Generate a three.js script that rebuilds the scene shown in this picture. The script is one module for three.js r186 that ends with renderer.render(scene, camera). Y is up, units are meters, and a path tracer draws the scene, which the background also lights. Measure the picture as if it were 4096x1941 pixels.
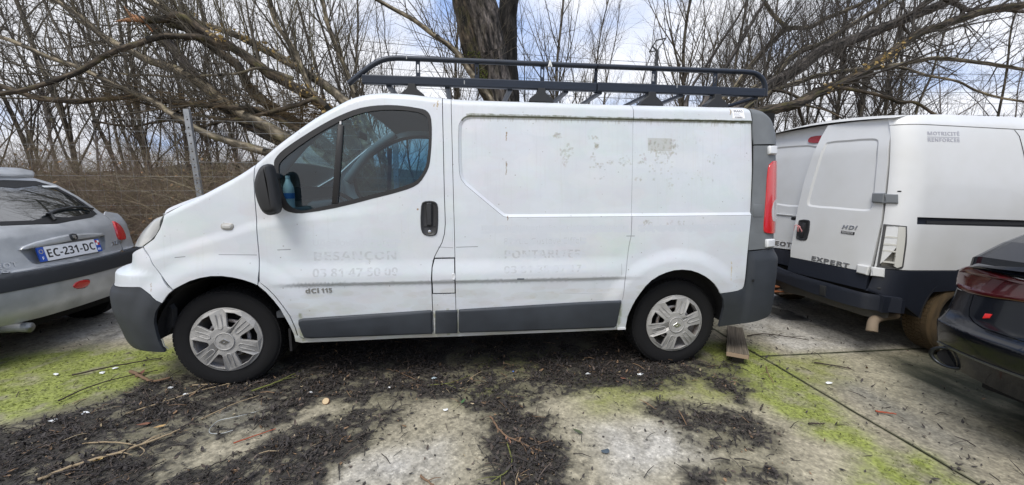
import * as THREE from 'three';
import { mergeGeometries, mergeVertices, toCreasedNormals } from 'three/addons/utils/BufferGeometryUtils.js';
import { RoundedBoxGeometry } from 'three/addons/geometries/RoundedBoxGeometry.js';
import { TextGeometry } from 'three/addons/geometries/TextGeometry.js';
import { FontLoader } from 'three/addons/loaders/FontLoader.js';

// ------------------------------------------------------------------ camera, sky, sun, exposure
const scene = new THREE.Scene();
const camera = new THREE.PerspectiveCamera(62.48, 1024 / 485, 0.05, 1200);
camera.position.set(1.5574, 1.343, 3.5544);
camera.rotation.set(-0.1464, -0.1176, 0.0061, 'YXZ');

const EXPOSURE = 1.21, SUN = 2.1, SKY = 1.15;
const sunDir = new THREE.Vector3(-0.30, 0.95, 0.50).normalize();
const sun = new THREE.DirectionalLight(new THREE.Color(1, 0.965, 0.91), SUN);
sun.position.copy(sunDir).multiplyScalar(40); sun.target.position.set(1.5, 0, 0);
sun.castShadow = true; sun.shadow.radius = 42; sun.shadow.mapSize.set(2048, 2048);
Object.assign(sun.shadow.camera, { left: -14, right: 14, top: 14, bottom: -14, near: 1, far: 90 });
scene.add(sun, sun.target);

// ------------------------------------------------------------------ random numbers and noise
function rng(seed) { let a = seed >>> 0; return () => { a = (a + 0x6D2B79F5) | 0; let t = Math.imul(a ^ (a >>> 15), 1 | a); t = (t + Math.imul(t ^ (t >>> 7), 61 | t)) ^ t; return ((t ^ (t >>> 14)) >>> 0) / 4294967296; }; }
const PT = (() => { const r = rng(7), a = new Float32Array(65536); for (let i = 0; i < 65536; i++) a[i] = r(); return a; })();
function vn(x, y) { const xi = Math.floor(x), yi = Math.floor(y), fx = x - xi, fy = y - yi, u = fx * fx * (3 - 2 * fx), v = fy * fy * (3 - 2 * fy); const h = (i, j) => PT[(((i & 255) + ((j & 255) << 8)) * 1)]; const a = h(xi, yi), b = h(xi + 1, yi), c = h(xi, yi + 1), d = h(xi + 1, yi + 1); return a + (b - a) * u + (c - a) * v + (a - b - c + d) * u * v; }
function fbm(x, y, o = 4) { let s = 0, a = 0.5, t = 0; for (let i = 0; i < o; i++) { s += a * vn(x, y); t += a; a *= 0.5; x = x * 2.03 + 17.3; y = y * 2.03 + 5.1; } return s / t; }
function vn3(x, y, z) { const zi = Math.floor(z), f = z - zi, w = f * f * (3 - 2 * f); return vn(x + zi * 37.7, y + zi * 11.3) * (1 - w) + vn(x + (zi + 1) * 37.7, y + (zi + 1) * 11.3) * w; }
function fbm3(x, y, z, o = 4) { let s = 0, a = 0.5, t = 0; for (let i = 0; i < o; i++) { s += a * vn3(x, y, z); t += a; a *= 0.5; x = x * 2.03 + 7.3; y = y * 2.03 + 3.1; z = z * 2.03 + 9.7; } return s / t; }
const clamp = (x, a = 0, b = 1) => Math.min(b, Math.max(a, x));
const ss = (a, b, x) => { const t = clamp((x - a) / (b - a)); return t * t * (3 - 2 * t); };
const lerp = (a, b, t) => a + (b - a) * t;
const V = (x, y, z) => new THREE.Vector3(x, y, z);

// the sky: bright broken cloud with blue between
{
  const w = 1024, h = 512, d = new Float32Array(w * h * 4);
  for (let j = 0; j < h; j++) for (let i = 0; i < w; i++) {
    const el = ((j + 0.5) / h - 0.5) * Math.PI, az = ((i + 0.5) / w - 0.5) * 2 * Math.PI;
    const y = Math.sin(el), x = Math.cos(el) * Math.cos(az), z = Math.cos(el) * Math.sin(az), k = (j * w + i) * 4;
    let r, g, b;
    if (y < -0.02) { r = 0.16; g = 0.15; b = 0.13; } else {
      const q = 1 / (Math.max(y, 0) + 0.28), cx = x * q, cz = z * q;
      const n = fbm3(cx * 1.15 + 3.1, cz * 1.15 + 1.7, 0.3, 6), n2 = fbm3(cx * 3.3 + 9, cz * 3.3, 2.2, 5);
      const cov = ss(0.43, 0.60, n * 0.75 + n2 * 0.25 + 0.01 + 0.18 * (1 - y) ** 4);
      const bl = ss(0, 0.6, y), lit = 0.76 + 0.34 * (n2 - 0.45) + 0.2 * Math.max(0, x * sunDir.x + y * sunDir.y + z * sunDir.z);
      r = lerp(lerp(0.40, 0.19, bl), lit * 0.965, cov); g = lerp(lerp(0.52, 0.35, bl), lit * 0.985, cov); b = lerp(lerp(0.76, 0.74, bl), lit * 1.05, cov);
    }
    d[k] = r * SKY; d[k + 1] = g * SKY; d[k + 2] = b * SKY; d[k + 3] = 1;
  }
  const t = new THREE.DataTexture(d, w, h, THREE.RGBAFormat, THREE.FloatType);
  t.mapping = THREE.EquirectangularReflectionMapping; t.magFilter = THREE.LinearFilter; t.minFilter = THREE.LinearFilter; t.wrapS = THREE.RepeatWrapping; t.needsUpdate = true;
  scene.background = t; scene.environment = t;
}

// ------------------------------------------------------------------ building helpers
const used = {};
function numbered(n) { used[n] = (used[n] ?? -1) + 1; return used[n] ? n + '_' + String(used[n]).padStart(3, '0') : n; }
function tag(o, label, category, group) { Object.assign(o.userData, { label, category }); if (group) o.userData.group = group; return o; }
function thing(name, label, category, p = [0, 0, 0], group) { const g = new THREE.Group(); g.name = numbered(name); g.position.set(...p); scene.add(g); return tag(g, label, category, group); }
function part(name, geo, mat, parent, label) { const m = new THREE.Mesh(Array.isArray(geo) ? merged(geo) : geo, mat); m.name = name; m.castShadow = m.receiveShadow = true; parent.add(m); if (label) m.userData.label = label; return m; }
function sub(name, parent, p = [0, 0, 0]) { const g = new THREE.Group(); g.name = name; g.position.set(...p); parent.add(g); return g; }
function struct(o) { o.userData.kind = 'structure'; return o; }
function merged(list) { return mergeGeometries(list.map(g => { let q = g.index ? g.toNonIndexed() : g; const c = new THREE.BufferGeometry(); c.setAttribute('position', q.attributes.position); if (!q.attributes.normal) q.computeVertexNormals(); c.setAttribute('normal', q.attributes.normal); c.setAttribute('uv', q.attributes.uv ?? new THREE.BufferAttribute(new Float32Array(q.attributes.position.count * 2), 2)); return c; })); }
const P2 = s => s.trim().split(/\s+/).map(t => t.split(',').map(Number));
function area2(p) { let a = 0; for (let i = 0; i < p.length; i++) { const q = p[(i + 1) % p.length]; a += p[i][0] * q[1] - q[0] * p[i][1]; } return a / 2; }
function inset(p, d) {        // every corner moved inwards by d (outwards when d < 0)
  const s = area2(p) > 0 ? 1 : -1, n = p.length, o = [];
  for (let i = 0; i < n; i++) {
    const a = p[(i + n - 1) % n], b = p[i], c = p[(i + 1) % n];
    let e1 = [b[0] - a[0], b[1] - a[1]], e2 = [c[0] - b[0], c[1] - b[1]]; const l1 = Math.hypot(...e1) || 1, l2 = Math.hypot(...e2) || 1;
    const n1 = [-e1[1] / l1 * s, e1[0] / l1 * s], n2 = [-e2[1] / l2 * s, e2[0] / l2 * s]; let mx = n1[0] + n2[0], my = n1[1] + n2[1]; const k = Math.max(0.45, (mx * mx + my * my) / 2);
    o.push([b[0] + mx / k * d, b[1] + my / k * d]);
  }
  return o;
}
function smooth(p, n = 4, closed = true) { const c = new THREE.CatmullRomCurve3(p.map(q => V(q[0], q[1], 0)), closed, 'centripetal'); return c.getPoints(p.length * n).slice(0, closed ? -1 : undefined).map(q => [q.x, q.y]); }
const rect = (x0, y0, x1, y1, r = 0) => { if (!r) return [[x0, y0], [x1, y0], [x1, y1], [x0, y1]]; const o = []; for (const [cx, cy, a] of [[x1 - r, y0 + r, -90], [x1 - r, y1 - r, 0], [x0 + r, y1 - r, 90], [x0 + r, y0 + r, 180]]) for (let i = 0; i <= 4; i++) { const t = (a + i * 22.5) * Math.PI / 180; o.push([cx + r * Math.cos(t), cy + r * Math.sin(t)]); } return o; };
function mapN(map, u, v) { const e = 8e-4, a = map(u + e, v), b = map(u - e, v), c = map(u, v + e), d = map(u, v - e); const n = a.sub(b).cross(c.sub(d)); return n.lengthSq() ? n.normalize() : V(0, 0, 1); }
// a sheet of metal: a 2D outline with holes, cut small, laid on a curved surface map(u, v), with its edges turned in
function panel(out, map, { holes = [], h = 0.04, flange = 0.012, uv, lift = 0 } = {}) {
  const c = out.map(q => new THREE.Vector2(...q)), hs = holes.map(a => a.map(q => new THREE.Vector2(...q)));
  const all = [out, ...holes].flat(), tris = THREE.ShapeUtils.triangulateShape(c, hs), P = [], N = [], U = [];
  const put = (u, v, off = 0) => { const n = mapN(map, u, v), p = map(u, v); p.addScaledVector(n, lift + off); P.push(p.x, p.y, p.z); N.push(n.x, n.y, n.z); const t = uv ? uv(u, v) : [u, v]; U.push(t[0], t[1]); };
  const st = tris.map(t => t.map(i => all[i]));
  while (st.length) {
    let [a, b, d] = st.pop();
    const l = [[a, b], [b, d], [d, a]].map(([p, q]) => Math.hypot(p[0] - q[0], p[1] - q[1])), m = l.indexOf(Math.max(...l));
    if (l[m] > h) { const [p, q, r] = m === 0 ? [a, b, d] : m === 1 ? [b, d, a] : [d, a, b], mid = [(p[0] + q[0]) / 2, (p[1] + q[1]) / 2]; st.push([p, mid, r], [mid, q, r]); continue; }
    const ar = area2([a, b, d]); if (Math.abs(ar) < 1e-9) continue; if (ar < 0) [b, d] = [d, b];
    put(...a); put(...b); put(...d);
  }
  if (flange) for (const loop of [out, ...holes]) {
    const hole = loop !== out, s = (area2(loop) > 0 ? 1 : -1) * (hole ? -1 : 1);
    for (let i = 0; i < loop.length; i++) {
      const a = loop[i], b = loop[(i + 1) % loop.length], L = Math.hypot(b[0] - a[0], b[1] - a[1]), k = Math.max(1, Math.ceil(L / h));
      for (let j = 0; j < k; j++) {
        const p = [lerp(a[0], b[0], j / k), lerp(a[1], b[1], j / k)], q = [lerp(a[0], b[0], (j + 1) / k), lerp(a[1], b[1], (j + 1) / k)];
        const np = mapN(map, ...p), nq = mapN(map, ...q), p0 = map(...p).addScaledVector(np, lift), q0 = map(...q).addScaledVector(nq, lift), p1 = p0.clone().addScaledVector(np, -flange), q1 = q0.clone().addScaledVector(nq, -flange);
        const f = s > 0 ? [p0, p1, q1, p0, q1, q0] : [p0, q1, p1, p0, q0, q1], n = f[1].clone().sub(f[0]).cross(f[2].clone().sub(f[0])).normalize();
        const tp = uv ? uv(...p) : p;
        for (const x of f) { P.push(x.x, x.y, x.z); N.push(n.x, n.y, n.z); U.push(tp[0], tp[1]); }
      }
    }
  }
  return buf(P, N, U);
}
function buf(P, N, U, I) { const g = new THREE.BufferGeometry(); g.setAttribute('position', new THREE.Float32BufferAttribute(P, 3)); if (N) g.setAttribute('normal', new THREE.Float32BufferAttribute(N, 3)); g.setAttribute('uv', new THREE.Float32BufferAttribute(U ?? new Float32Array(P.length / 3 * 2), 2)); if (I) g.setIndex(I); if (!N) g.computeVertexNormals(); return g; }
// a padded shape: rings of the outline at [inset, height] above the surface, closed by a cap
function pillow(out, map, prof, { uv, crease = 0.7 } = {}) {
  const s = area2(out) > 0, o = s ? out : out.slice().reverse(), P = [], U = [], I = [], n = o.length;
  const at = (q, hgt) => { const N = mapN(map, ...q), p = map(...q).addScaledVector(N, hgt); P.push(p.x, p.y, p.z); const t = uv ? uv(...q) : q; U.push(t[0], t[1]); };
  const rings = prof.map(([d, hgt]) => [inset(o, d), hgt]);
  for (const [r, hgt] of rings) for (const q of r) at(q, hgt);
  for (let k = 0; k + 1 < rings.length; k++) for (let i = 0; i < n; i++) { const a = k * n + i, b = k * n + (i + 1) % n; I.push(a, b, b + n, a, b + n, a + n); }
  const last = rings[rings.length - 1][0], b0 = (rings.length - 1) * n;
  for (const t of THREE.ShapeUtils.triangulateShape(last.map(q => new THREE.Vector2(...q)), [])) { const [a, b, c] = t; area2([last[a], last[b], last[c]]) > 0 ? I.push(b0 + a, b0 + b, b0 + c) : I.push(b0 + a, b0 + c, b0 + b); }
  return toCreasedNormals(buf(P, null, U, I), crease);
}
// tubes along points [x, y, z, radius]
function tube(G, pts, seg = 6, { rough = 0, seed = 0, cap = true } = {}) {
  const n = pts.length, base = G.P.length / 3; let T = V(0, 0, 0), up = V(0.3, 0.2, 0.93);
  for (let i = 0; i < n; i++) {
    const a = pts[Math.max(0, i - 1)], b = pts[Math.min(n - 1, i + 1)]; T.set(b[0] - a[0], b[1] - a[1], b[2] - a[2]).normalize();
    const x = V().crossVectors(up, T); if (x.lengthSq() < 1e-6) x.set(1, 0, 0).cross(T); x.normalize(); const y = V().crossVectors(T, x); up = y.clone();
    const L = G.len ?? 0; if (i) G.len = L + Math.hypot(pts[i][0] - pts[i - 1][0], pts[i][1] - pts[i - 1][1], pts[i][2] - pts[i - 1][2]);
    for (let k = 0; k <= seg; k++) {
      const t = (k % seg) / seg * 2 * Math.PI, c = Math.cos(t), s = Math.sin(t); let r = pts[i][3]; if (rough) r *= 1 + rough * (fbm(c * 1.3 + seed, s * 1.3 + (G.len ?? 0) * 3.1, 3) - 0.5) * 2;
      const nx = x.x * c + y.x * s, ny = x.y * c + y.y * s, nz = x.z * c + y.z * s;
      G.P.push(pts[i][0] + nx * r, pts[i][1] + ny * r, pts[i][2] + nz * r); G.N.push(nx, ny, nz); G.U.push(k / seg * Math.max(0.05, pts[0][3] * 6.3), G.len ?? 0);
    }
  }
  const w = seg + 1;
  for (let i = 0; i + 1 < n; i++) for (let k = 0; k < seg; k++) { const a = base + i * w + k; G.I.push(a, a + 1, a + w + 1, a, a + w + 1, a + w); }
  if (cap) for (const [i, f] of [[0, 1], [n - 1, 0]]) for (let k = 1; k + 1 < seg; k++) { const a = base + i * w; f ? G.I.push(a, a + k + 1, a + k) : G.I.push(a, a + k, a + k + 1); }
}
const newG = () => ({ P: [], N: [], U: [], I: [], len: 0 });
const geoOf = (G, fresh) => buf(G.P, fresh ? null : G.N, G.U, G.I);
function tubeGeo(pts, seg, opt) { const G = newG(); tube(G, pts, seg, opt); return geoOf(G, opt?.rough); }
function curve(pts, n, closed = false) { const c = new THREE.CatmullRomCurve3(pts.map(p => V(p[0], p[1], p[2])), closed, 'centripetal'), o = []; for (let i = 0; i <= n; i++) { const t = i / n, f = t * (pts.length - 1), k = Math.min(pts.length - 2, Math.floor(f)), p = c.getPoint(t); o.push([p.x, p.y, p.z, lerp(pts[k][3] ?? 0, pts[k + 1][3] ?? 0, f - k)]); } return o; }
function rod(a, b, r, seg = 8) { return tubeGeo([[...a, r], [...b, r]], seg); }
function box(x0, y0, z0, x1, y1, z1, r = 0) { const w = x1 - x0, h = y1 - y0, d = z1 - z0, g = r ? new RoundedBoxGeometry(w, h, d, 2, r) : new THREE.BoxGeometry(w, h, d); return g.translate((x0 + x1) / 2, (y0 + y1) / 2, (z0 + z1) / 2); }

// ------------------------------------------------------------------ textures and materials
function canvasTex(w, h, draw, srgb = true) { const c = document.createElement('canvas'); c.width = w; c.height = h; draw(c.getContext('2d'), w, h); const t = new THREE.CanvasTexture(c); if (srgb) t.colorSpace = THREE.SRGBColorSpace; t.anisotropy = 4; return t; }
function dataTex(w, h, f, srgb = false) { const d = new Uint8Array(w * h * 4); for (let j = 0; j < h; j++) for (let i = 0; i < w; i++) { const c = f(i / w, j / h), k = (j * w + i) * 4; d[k] = clamp(c[0]) * 255; d[k + 1] = clamp(c[1] ?? c[0]) * 255; d[k + 2] = clamp(c[2] ?? c[0]) * 255; d[k + 3] = 255; } const t = new THREE.DataTexture(d, w, h); t.magFilter = THREE.LinearFilter; t.minFilter = THREE.LinearMipmapLinearFilter; t.generateMipmaps = true; t.wrapS = t.wrapT = THREE.RepeatWrapping; if (srgb) t.colorSpace = THREE.SRGBColorSpace; t.needsUpdate = true; return t; }
const M = (o) => new THREE.MeshPhysicalMaterial(o), lin = (r, g, b) => new THREE.Color().setRGB(r, g, b);
const grit = dataTex(256, 256, (u, v) => [0.5 + 0.5 * (fbm(u * 64, v * 64, 3) - 0.5) + 0.3 * (PT[(Math.floor(u * 256) * 131 + Math.floor(v * 256) * 17) & 65535] - 0.5)]);
const blotch = dataTex(256, 256, (u, v) => { const e = (a, b) => fbm(u * 9 + a, v * 9 + b, 5); const n = e(0, 0) * (1 - u) + e(-9, 0) * u; return [0.72 + 0.5 * (n - 0.5)]; });
const plasticBlack = M({ color: lin(0.022, 0.023, 0.025), roughness: 0.55, bumpMap: grit, bumpScale: 0.0004 });
const rubber = M({ color: lin(0.012, 0.012, 0.013), roughness: 0.6 });
const claddingMat = M({ color: lin(0.040, 0.048, 0.060), roughness: 0.62, bumpMap: grit, bumpScale: 0.0005, map: blotch });
const darkVoid = M({ color: lin(0.008, 0.008, 0.009), roughness: 0.95 });
const chrome = M({ color: lin(0.55, 0.56, 0.58), metalness: 1, roughness: 0.28 });
const galv = M({ color: lin(0.42, 0.44, 0.46), metalness: 0.55, roughness: 0.5, map: blotch });
const glassMat = M({ color: lin(0.30, 0.47, 0.55), transmission: 1, thickness: 0, roughness: 0.015, ior: 1.55 });
const redLens = M({ color: lin(0.50, 0.012, 0.016), roughness: 0.12, clearcoat: 1 });
const clearLens = M({ color: lin(0.62, 0.62, 0.60), roughness: 0.12, clearcoat: 1 });
const font = await new FontLoader().loadAsync('fonts/droid/droid_sans_bold.typeface.json');
// raised or printed letters on a surface: the text fills u0..u1, its baseline at v0
function letters(str, map, u0, v0, u1, v1, hgt, depth, { lift = 0, slant = 0 } = {}) {
  let g = new TextGeometry(str, { font, size: 1, depth: 1, curveSegments: 4, bevelEnabled: false }); g.computeBoundingBox(); const b = g.boundingBox, w = b.max.x - b.min.x, p = g.attributes.position, cap = 0.72;
  for (let i = 0; i < p.count; i++) { const s = (p.getX(i) - b.min.x) / w, y = p.getY(i) / cap, u = lerp(u0, u1, s) + slant * y * hgt, v = lerp(v0, v1, s) + y * hgt, n = mapN(map, u, v), q = map(u, v).addScaledVector(n, lift + p.getZ(i) * depth); p.setXYZ(i, q.x, q.y, q.z); }
  g.deleteAttribute('normal'); g = g.toNonIndexed(); g.computeVertexNormals(); return g;
}

// ------------------------------------------------------------------ ground: terrain, concrete slabs with joints, moss and leaf mould
const poly = {
  A: P2('-1.02,1.19 -0.73,0.93 -0.50,0.66 -0.11,0.76 0.23,0.71 0.67,1.01 0.49,1.32 0.26,1.44 0.09,1.57 0.06,1.76 -0.25,2.1 -1.4,2.1'),
  B: P2('0.01,0.10 2.94,0.22 3.55,0.86 3.05,1.16 2.47,1.04 2.00,1.28 1.62,1.24 1.12,1.20 0.77,1.14 0.39,0.90'),
  C: P2('1.50,1.19 1.84,1.25 2.06,1.52 1.97,1.97 1.95,2.4 1.55,2.4 1.58,1.92 1.67,1.59'), D: P2('0.85,1.21 1.25,1.19 1.12,1.55 0.92,1.75 0.80,1.95 0.7,2.4 -0.3,2.4 0.0,1.85 0.38,1.68 0.60,1.50'),
  E: P2('2.66,1.43 3.13,1.50 3.27,1.71 2.95,1.76 2.71,1.63'), E2: P2('2.70,1.68 3.20,1.79 3.13,1.88 2.70,1.80'), E3: P2('2.75,1.86 3.07,1.94 3.01,2.08 2.60,2.04'), G: P2('3.15,1.05 3.62,0.81 3.50,1.17 3.25,1.45'),
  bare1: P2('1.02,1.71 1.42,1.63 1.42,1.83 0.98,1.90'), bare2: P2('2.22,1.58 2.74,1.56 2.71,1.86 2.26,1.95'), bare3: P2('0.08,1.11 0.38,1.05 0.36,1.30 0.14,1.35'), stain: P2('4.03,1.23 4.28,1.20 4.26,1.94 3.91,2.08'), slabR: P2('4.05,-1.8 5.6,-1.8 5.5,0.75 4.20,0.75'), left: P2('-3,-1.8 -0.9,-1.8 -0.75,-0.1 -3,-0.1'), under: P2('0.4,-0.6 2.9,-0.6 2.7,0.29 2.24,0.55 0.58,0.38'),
  mossL: P2('-2.3,0.25 -1.53,0.11 -0.81,0.15 -0.49,0.60 -0.73,0.93 -1.06,1.15 -2.2,1.1'), mossM: P2('2.24,0.98 3.35,1.01 3.39,1.37 2.33,1.39'), mossR: P2('3.55,0.5 4.0,0.62 3.90,1.2 3.70,1.75 3.61,1.95 3.42,1.70 3.43,1.27 3.3,0.75'), mossR2: P2('3.55,1.95 3.82,1.95 3.79,2.3 3.25,2.2'), mossU: P2('1.48,0.50 2.61,0.54 2.19,0.95 1.63,0.80'), mossC: P2('1.63,1.00 1.87,1.00 1.87,1.23 1.57,1.22'), mossE: P2('3.9,0.85 4.4,0.85 4.2,1.15 3.92,1.25'),
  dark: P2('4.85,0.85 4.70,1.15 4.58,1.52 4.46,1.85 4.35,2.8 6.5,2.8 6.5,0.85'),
};
function sdPoly(p, x, y) { let d = 1e9, s = -1; for (let i = 0, j = p.length - 1; i < p.length; j = i++) { const [ax, ay] = p[i], [bx, by] = p[j], ex = bx - ax, ey = by - ay, wx = x - ax, wy = y - ay, t = clamp((wx * ex + wy * ey) / (ex * ex + ey * ey)), qx = wx - ex * t, qy = wy - ey * t; d = Math.min(d, qx * qx + qy * qy); if ((ay > y) !== (by > y) && x < (bx - ax) * (y - ay) / (by - ay) + ax) s = -s; } return -s * Math.sqrt(d); }   // > 0 outside
const soft = (ks, x, z, w) => { let m = 0; for (const k of ks) m = Math.max(m, ss(w, -w, sdPoly(poly[k], x, z))); return m; };
const GX0 = -3.6, GX1 = 5.8, GZ0 = -1.9, GZ1 = 3.4, maskW = 376, maskH = 212;
const maskArr = (ks, w) => { const a = new Float32Array(maskW * maskH); for (let j = 0; j < maskH; j++) for (let i = 0; i < maskW; i++) a[j * maskW + i] = soft(ks, lerp(GX0, GX1, i / (maskW - 1)), lerp(GZ0, GZ1, j / (maskH - 1)), w); return (x, z) => { const u = clamp((x - GX0) / (GX1 - GX0)) * (maskW - 1.001), v = clamp((z - GZ0) / (GZ1 - GZ0)) * (maskH - 1.001), i = Math.floor(u), j = Math.floor(v), f = u - i, g = v - j, k = j * maskW + i; return lerp(lerp(a[k], a[k + 1], f), lerp(a[k + maskW], a[k + maskW + 1], f), g); }; };
const mLit = maskArr(['A', 'B', 'C', 'D', 'E', 'E2', 'E3', 'G'], 0.16), mMoss = maskArr(['mossL', 'mossR', 'mossR2'], 0.16), mMossB = maskArr(['mossM', 'mossU', 'mossC', 'mossE'], 0.2), mBare = maskArr(['bare1', 'bare2', 'bare3', 'slabR', 'left'], 0.16), mStain = maskArr(['stain'], 0.12), mDark = maskArr(['dark'], 0.2), mUnderShade = maskArr(['under'], 0.3);
const joint = (x, z) => Math.min(Math.abs(x - 3.865 - 0.012 * (fbm(z * 4, 1.5, 3) - 0.5)), x > 3.865 ? Math.abs(z - 0.80) : 9);
function litterAt(x, z) {            // 0..1: how much leaf mould lies here
  const n = fbm(x * 3.1 + 2.2, z * 3.1 + 8.8, 4), n2 = 0.5 * fbm(x * 11 + 4, z * 13, 3) + 0.5 * fbm(x * 27 + 9, z * 36 + 2, 3); const m = mLit(x, z), out = (x < 3.7 ? 0.22 * ss(0.3, 0.8, z) : 0.02);
  return clamp((m * 0.92 + out * (1 - m)) * 1.0 + (n - 0.5) * 1.9 * (0.25 + 0.75 * Math.sqrt(m)) + (n2 - 0.5) * 2.4 * (0.25 + m) - 0.26 - 0.35 * mBare(x, z));
}
const groundTex = (() => {
  const w = 2048, h = 1160, d = new Uint8Array(w * h * 4), r = rng(5), enc = c => 255 * (c <= 0.0031308 ? 12.92 * c : 1.055 * Math.pow(c, 1 / 2.4) - 0.055);
  for (let j = 0; j < h; j++) for (let i = 0; i < w; i++) {
    const x = lerp(GX0, GX1, i / w), z = lerp(GZ0, GZ1, j / h), k = (j * w + i) * 4;
    const n1 = fbm(x * 1.3 + 40, z * 1.3 + 11, 4), n2 = fbm(x * 9 + 3, z * 9 + 31, 4), n3 = vn(x * 95, z * 95), n4 = vn(x * 210, z * 210);
    const bare = clamp(mBare(x, z) * (0.55 + n2)), t = 0.78 + 0.34 * (n2 - 0.5) + 0.24 * (n1 - 0.5) + 0.30 * (n3 - 0.5) + 0.25 * (n4 - 0.5) + 0.42 * (fbm(x * 34 + 8, z * 34, 3) - 0.5) + 0.3 * (vn(x * 62, z * 62 + 4) - 0.5);
    let c = [lerp(0.375, 0.485, bare) * t, lerp(0.335, 0.46, bare) * t, lerp(0.248, 0.415, bare) * t];
    const st = mStain(x, z) * (0.5 + 0.6 * fbm(x * 14, z * 2.2, 3)); c = c.map((v, q) => lerp(v, [0.24, 0.225, 0.19][q] * t, clamp(st)));
    const green = clamp(0.30 * ss(0.35, 0.7, n1) * (1 - bare) + 0.15); c = c.map((v, q) => lerp(v, [0.24, 0.24, 0.11][q] * t, green * 0.4));
    const ml = clamp(mMoss(x, z) * (-0.15 + 2.5 * n2)), mb = clamp(mMossB(x, z) * (-0.15 + 2.2 * n2));
    c = c.map((v, q) => lerp(v, [0.175, 0.215, 0.024][q] * (0.65 + 0.7 * n3) * (0.75 + 0.5 * n2), ml * 0.8)); c = c.map((v, q) => lerp(v, [0.175, 0.190, 0.040][q] * (0.7 + 0.6 * n3), mb * 0.75));
    const fl = litterAt(x, z), lm = ss(0.0, 0.52, fl); c = c.map((v, q) => lerp(v, [0.028, 0.025, 0.021][q] * (0.5 + 1.1 * n3), lm * 0.95));
    const gm = ss(-0.15, 0.45, fl + 0.70 * mLit(x, z) + 0.35 * (n1 - 0.5) - 0.22) * (1 - lm); c = c.map((v, q) => lerp(v, [0.070, 0.064, 0.038][q] * (0.6 + 0.8 * n4), gm * 0.75));
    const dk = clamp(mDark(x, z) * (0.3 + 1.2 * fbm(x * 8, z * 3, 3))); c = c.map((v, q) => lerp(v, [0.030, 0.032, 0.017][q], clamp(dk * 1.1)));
    const un = mUnderShade(x, z) * 0.85; c = c.map((v, q) => lerp(v, [0.07, 0.072, 0.075][q] * t, un));  // shade beneath the van, painted into the concrete colour
    const jt = ss(0.022, 0.006, joint(x, z)) * (0.5 + 0.7 * n2); c = c.map((v, q) => lerp(v, [0.04, 0.045, 0.02][q], clamp(jt)));
    const oil = ss(0.10, 0.0, Math.hypot((x - 4.88) * 1.5, (z + 0.17) * 0.75) - 0.08 - 0.15 * n2); c = c.map((v, q) => lerp(v, 0.018, oil * 0.9));
    if (n4 > 0.80 && fl < 0.3) c = c.map(v => v * (n3 > 0.5 ? 1.25 : 0.6));
    for (let q = 0; q < 3; q++) d[k + q] = enc(clamp(c[q])); d[k + 3] = 255;
  }
  const t = new THREE.DataTexture(d, w, h); t.magFilter = THREE.LinearFilter; t.minFilter = THREE.LinearMipmapLinearFilter; t.generateMipmaps = true; t.colorSpace = THREE.SRGBColorSpace; t.anisotropy = 8; t.needsUpdate = true; return t;
})();
const concreteBump = dataTex(512, 512, (u, v) => { const w = (f, o) => { const a = fbm(u * f, v * f, o), b = fbm(u * f - f, v * f, o); return lerp(a, b, ss(0.85, 1, u)); }; return [0.45 * w(60, 3) + 0.55 * w(150, 2)]; }); concreteBump.repeat.set(9.4, 5.3);
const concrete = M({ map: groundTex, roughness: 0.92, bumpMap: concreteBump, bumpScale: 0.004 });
{
  const yard = new THREE.Group(); yard.name = 'concrete_yard'; scene.add(yard); struct(yard);
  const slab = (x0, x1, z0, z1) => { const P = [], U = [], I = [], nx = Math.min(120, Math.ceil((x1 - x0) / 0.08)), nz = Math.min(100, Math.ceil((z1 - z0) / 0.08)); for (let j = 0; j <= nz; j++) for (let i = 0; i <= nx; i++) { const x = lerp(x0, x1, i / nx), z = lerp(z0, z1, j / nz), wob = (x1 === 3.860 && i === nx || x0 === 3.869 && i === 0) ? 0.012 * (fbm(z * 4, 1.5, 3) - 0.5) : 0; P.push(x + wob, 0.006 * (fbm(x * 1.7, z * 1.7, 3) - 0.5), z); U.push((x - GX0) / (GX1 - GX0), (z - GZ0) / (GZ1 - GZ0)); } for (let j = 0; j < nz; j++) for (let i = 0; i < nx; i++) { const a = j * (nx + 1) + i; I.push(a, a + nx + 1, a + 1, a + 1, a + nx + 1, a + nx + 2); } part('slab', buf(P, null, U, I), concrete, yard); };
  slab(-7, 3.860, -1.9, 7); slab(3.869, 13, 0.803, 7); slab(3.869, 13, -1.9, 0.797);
  part('slab_edge', box(-7, -0.14, -1.9, 13, -0.03, 7), M({ color: lin(0.05, 0.055, 0.03), roughness: 1 }), yard);
}
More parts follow.
